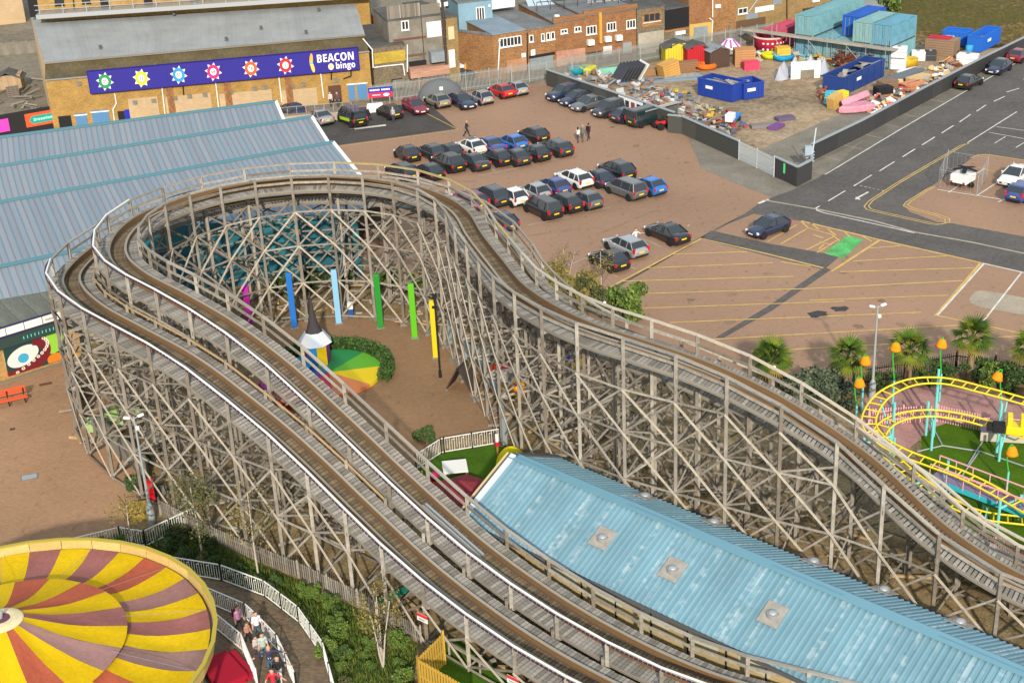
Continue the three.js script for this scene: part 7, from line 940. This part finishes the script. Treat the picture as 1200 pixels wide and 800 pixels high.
// ---------- people ----------
const SK = [[0.5, 0.3, 0.21], [0.42, 0.25, 0.17], [0.3, 0.17, 0.11]];
function person(label, px, az, o) {
  const { h = 1.74, top, leg, hair = [0.03, 0.02, 0.015], skin = SK[0], shoe = [0.02, 0.02, 0.025], stride = 0.2, arms = [0.1, -0.1], lift = [0.12, 0.12], res = 42, bald = false, lean = 0.03, sleeves = 1, elbow = 0.35, group } = o;
  const k = h / 1.74, B = [], J = (x, y, z) => V(x * k, y * k, z * k), cap = (a, b, ra, rb, c) => B.push({ a, b, ra: ra * k, rb: rb * k, c });
  const hip = 0.92, sh = 1.42, ln = z => -lean * (z - hip) * 3;
  cap(J(0, hip, 0), J(0, 1.12, ln(1.12)), 0.135, 0.125, top); cap(J(0, 1.12, ln(1.12)), J(0, 1.32, ln(1.32)), 0.125, 0.145, top); cap(J(-0.13, 1.37, ln(1.37)), J(0.13, 1.37, ln(1.37)), 0.085, 0.085, top); cap(J(0, hip - 0.02, 0.01), J(0, hip - 0.08, 0.01), 0.145, 0.13, leg);
  cap(J(0, 1.4, ln(1.4)), J(0, 1.53, ln(1.5)), 0.058, 0.055, skin); cap(J(0, 1.58, ln(1.55) - 0.015), J(0, 1.65, ln(1.55) - 0.005), 0.082, 0.092, skin); cap(J(0, 1.6, ln(1.55) - 0.1), J(0, 1.58, ln(1.55) - 0.108), 0.014, 0.016, skin);
  for (const s of [-1, 1]) cap(J(s * 0.088, 1.61, ln(1.55)), J(s * 0.09, 1.58, ln(1.55)), 0.018, 0.012, skin);
  if (!bald) { cap(J(0, 1.68, ln(1.55) + 0.02), J(0, 1.64, ln(1.55) + 0.035), 0.092, 0.088, hair); if (o.long) cap(J(0, 1.62, ln(1.55) + 0.06), J(0, 1.42, ln(1.55) + 0.08), 0.07, 0.06, hair); }
  for (const [s, st] of [[-1, stride], [1, -stride]]) {
    const kn = J(s * 0.1, 0.5, -st * 0.45 - 0.02), an = J(s * 0.1, 0.09 + Math.max(0, -st) * 0.12, -st + Math.max(0, -st) * 0.0 + (st < 0 ? 0.04 : 0)); cap(J(s * 0.09, hip - 0.06, 0), kn, 0.088, 0.06, leg); cap(kn, an, 0.058, 0.04, leg); cap(an.clone().add(J(0, -0.04, 0.03)), an.clone().add(J(0, -0.055, -0.15)), 0.038, 0.032, shoe);
  }
  const hands = [];
  [-1, 1].forEach((s, i) => {
    const a = arms[i], l = lift[i], S0 = J(s * 0.19, 1.38, ln(1.38)), d1 = V(s * Math.sin(l), -Math.cos(l) * Math.cos(a), -Math.sin(a) * Math.cos(l)).normalize(), E = S0.clone().addScaledVector(d1, 0.29 * k), d2 = V(s * Math.sin(l) * 0.9, -Math.cos(l) * Math.cos(a + elbow), -Math.sin(a + elbow) * Math.cos(l)).normalize(), Wr = E.clone().addScaledVector(d2, 0.25 * k);
    cap(S0, E, 0.056, 0.045, top); cap(E, Wr, 0.042, 0.03, sleeves ? top : skin); cap(Wr, Wr.clone().addScaledVector(d2, 0.07 * k), 0.03, 0.034, skin); hands.push([Wr.clone().addScaledVector(d2, 0.085 * k), d2]);
    if (!sleeves) B[B.length - 3].c = top;
  });
  const R = 1.0 * k * 0.98, mc = new MarchingCubes(res, new THREE.MeshBasicMaterial(), false, false, 60000); mc.isolation = 0; const n = res, f = mc.field, p = V(0, 0, 0), cy = 0.9 * k;
  const dist = (q, b) => { const ab = b.b.clone().sub(b.a), t = Math.max(0, Math.min(1, q.clone().sub(b.a).dot(ab) / ab.lengthSq())); return q.distanceTo(b.a.clone().addScaledVector(ab, t)) - (b.ra + (b.rb - b.ra) * t); };
  const pre = B.map(b => { const ab = b.b.clone().sub(b.a); return [b.a.x, b.a.y, b.a.z, ab.x, ab.y, ab.z, Math.max(1e-9, ab.lengthSq()), b.ra, b.rb]; });
  for (let z = 0; z < n; z++) for (let y = 0; y < n; y++) for (let x = 0; x < n; x++) {
    const X = (x - n / 2) / (n / 2) * R, Y = (y - n / 2) / (n / 2) * R + cy, Z = (z - n / 2) / (n / 2) * R; let acc = 0, kk = 40;
    for (const b of pre) { const qx = X - b[0], qy = Y - b[1], qz = Z - b[2], t = Math.max(0, Math.min(1, (qx * b[3] + qy * b[4] + qz * b[5]) / b[6])), dx = qx - b[3] * t, dy = qy - b[4] * t, dz = qz - b[5] * t, d = Math.sqrt(dx * dx + dy * dy + dz * dz) - (b[7] + (b[8] - b[7]) * t); if (d < 0.3) acc += Math.exp(-kk * d); }
    f[z * n * n + y * n + x] = acc > 0 ? Math.log(acc) / kk : -0.3;
  }
  mc.update(); const c = mc.count, pos = new Float32Array(mc.positionArray.slice(0, c * 3)), nor = new Float32Array(mc.normalArray.slice(0, c * 3)), col = new Float32Array(c * 3);
  for (let i = 0; i < c; i++) { p.set(pos[3 * i] * R, pos[3 * i + 1] * R + cy, pos[3 * i + 2] * R); pos.set([p.x, p.y, p.z], 3 * i); let bd = 9, bc = top; for (const b of B) { const d = dist(p, b); if (d < bd) { bd = d; bc = b.c; } } col.set(bc, 3 * i); }
  const g = new THREE.BufferGeometry(); g.setAttribute('position', new THREE.BufferAttribute(pos, 3)); g.setAttribute('normal', new THREE.BufferAttribute(nor, 3)); g.setAttribute('color', new THREE.BufferAttribute(col, 3));
  const gs = [g]; for (const [w, d] of hands) for (let i = 0; i < 5; i++) { const fg = new THREE.CapsuleGeometry(0.0095 * k, (i === 4 ? 0.045 : 0.06 - Math.abs(i - 1.3) * 0.008) * k, 2, 6).toNonIndexed(); fg.deleteAttribute('uv'); const side = V(d.z, 0, -d.x).lengthSq() > 0.01 ? V(d.z, 0, -d.x).normalize() : V(0, 0, 1), dd = d.clone().add(side.clone().multiplyScalar(i === 4 ? 0.8 : (i - 1.5) * 0.12)).normalize(); fg.applyQuaternion(new THREE.Quaternion().setFromUnitVectors(V(0, 1, 0), dd)); const q = w.clone().addScaledVector(side, (i === 4 ? 0.03 : (i - 1.5) * 0.019) * k).addScaledVector(dd, (i === 4 ? 0.0 : 0.03) * k); fg.translate(q.x, q.y, q.z); fg.setAttribute('color', new THREE.Float32BufferAttribute(new Float32Array(fg.attributes.position.count * 3).map((_, j) => skin[j % 3]), 3)); gs.push(fg); }
  const t = thing('person', label, 'person', px.isVector3 ? px : G(...px), -rad(az), group); t.position.y = 0.012; part('body', mergeGeometries(gs), M.people ??= new THREE.MeshStandardMaterial({ vertexColors: true, roughness: 0.85 }), t); if (o.extra) o.extra(t, k); return t;
}
person('person in dark clothes walking alone between the car rows', [547, 160], 100, { top: [0.025, 0.02, 0.035], leg: [0.015, 0.016, 0.02], hair: [0.25, 0.2, 0.16], stride: 0.3, arms: [0.35, -0.35] });
person('person in a pale top walking beside two others past the car row', [677.5, 167], 35, { top: [0.62, 0.58, 0.6], leg: [0.05, 0.05, 0.08], h: 1.62, stride: 0.22, arms: [0.3, -0.3], sleeves: 0, long: 1 });
person('person in a grey jacket walking between two others', [683, 166], 30, { top: [0.12, 0.13, 0.12], leg: [0.1, 0.1, 0.09], hair: [0.3, 0.24, 0.2], stride: 0.25, arms: [0.3, -0.3], h: 1.8 });
person('person in a dark maroon top with a backpack striding ahead of two others', [690, 164], 35, { top: [0.07, 0.015, 0.03], leg: [0.02, 0.02, 0.03], stride: 0.34, arms: [0.4, -0.4], h: 1.78, extra: (t, k) => blk('backpack', 0, 1.02 * k, 0.22, 0.3, 0.46, 0.18, mm(0.03, 0.015, 0.03), t, 0, RB) });
person('person in a grey top standing by the black hatchback', [461, 144], 20, { top: [0.36, 0.34, 0.36], leg: [0.04, 0.05, 0.08], hair: [0.4, 0.36, 0.3], stride: 0.1 });
person('person in a white shirt with raised elbows behind the silver estate', [745, 290], 150, { top: [0.66, 0.64, 0.66], leg: [0.05, 0.05, 0.06], stride: 0.05, arms: [0.3, 0.3], lift: [0.9, 0.9], elbow: 1.4, sleeves: 0 });
for (const [x, l, c] of [[388, 'person in a pale top at the bingo hall doorway', [0.6, 0.5, 0.48]], [396, 'person in a dark top at the bingo hall doorway', [0.1, 0.06, 0.07]]]) person(l, [x, 125], 190, { top: c, leg: [0.05, 0.05, 0.06], stride: 0.05 });
// visitors on the queue path
const qp = 'visitors on the queue path';
person('person in a pink T-shirt with a dark rucksack walking down the queue path', [281, 741], 130, { top: [0.6, 0.27, 0.45], leg: [0.04, 0.035, 0.05], hair: [0.07, 0.04, 0.03], stride: 0.22, sleeves: 0, res: 58, h: 1.68, group: qp, extra: (t, k) => blk('rucksack', 0, 1.0 * k, 0.22, 0.3, 0.42, 0.16, mm(0.12, 0.02, 0.05), t, 0, RB) });
person('child with bare shoulders and dark shorts walking between two adults', [291, 752], 140, { top: [0.4, 0.2, 0.13], leg: [0.02, 0.02, 0.04], skin: [0.42, 0.24, 0.16], hair: [0.14, 0.07, 0.03], stride: 0.15, h: 1.2, sleeves: 0, res: 64, group: qp, long: 1 });
person('person in a white T-shirt and jeans facing away on the queue path', [302.5, 748], 150, { top: [0.7, 0.68, 0.72], leg: [0.05, 0.1, 0.15], hair: [0.05, 0.03, 0.025], stride: 0.18, shoe: [0.5, 0.05, 0.05], sleeves: 0, res: 58, h: 1.7, group: qp });
person('person in a pale green top behind the person with spread arms', [310, 772], 155, { top: [0.4, 0.48, 0.45], leg: [0.15, 0.25, 0.24], hair: [0.08, 0.04, 0.03], stride: 0.12, res: 56, h: 1.62, sleeves: 0, group: qp });
person('bald person in a navy jacket with arms spread to both rails', [318, 790], 165, { top: [0.03, 0.035, 0.08], leg: [0.06, 0.12, 0.18], bald: true, skin: [0.55, 0.3, 0.22], stride: 0.12, arms: [0.25, 0.25], lift: [1.25, 1.25], elbow: 0.1, res: 64, h: 1.8, group: qp, extra: (t, k) => { const o = blk('shirt_front', 0, 1.02 * k, -0.128, 0.15, 0.38, 0.03, M.white, t, 0, RB); o.rotation.x = 0.05; } });
person('person in a black top reaching an arm out to the rail', [328, 800], 175, { top: [0.015, 0.015, 0.02], leg: [0.5, 0.5, 0.5], hair: [0.05, 0.03, 0.02], long: 1, stride: 0.15, arms: [0.3, 0.4], lift: [1.1, 0.3], sleeves: 0, res: 58, h: 1.66, group: qp });
person('person in a red top at the foot of the queue path', [322, 814], 180, { top: [0.5, 0.02, 0.04], leg: [0.05, 0.05, 0.08], hair: [0.06, 0.03, 0.02], stride: 0.15, arms: [0.2, 0.5], lift: [1.0, 0.4], sleeves: 0, res: 58, h: 1.6, group: qp });
person('small child in a pale top at the white close-barred fence', [301, 766], 150, { top: [0.5, 0.45, 0.42], leg: [0.2, 0.2, 0.25], h: 1.1, stride: 0.1, res: 56, group: qp });
renderer.render(scene, camera);
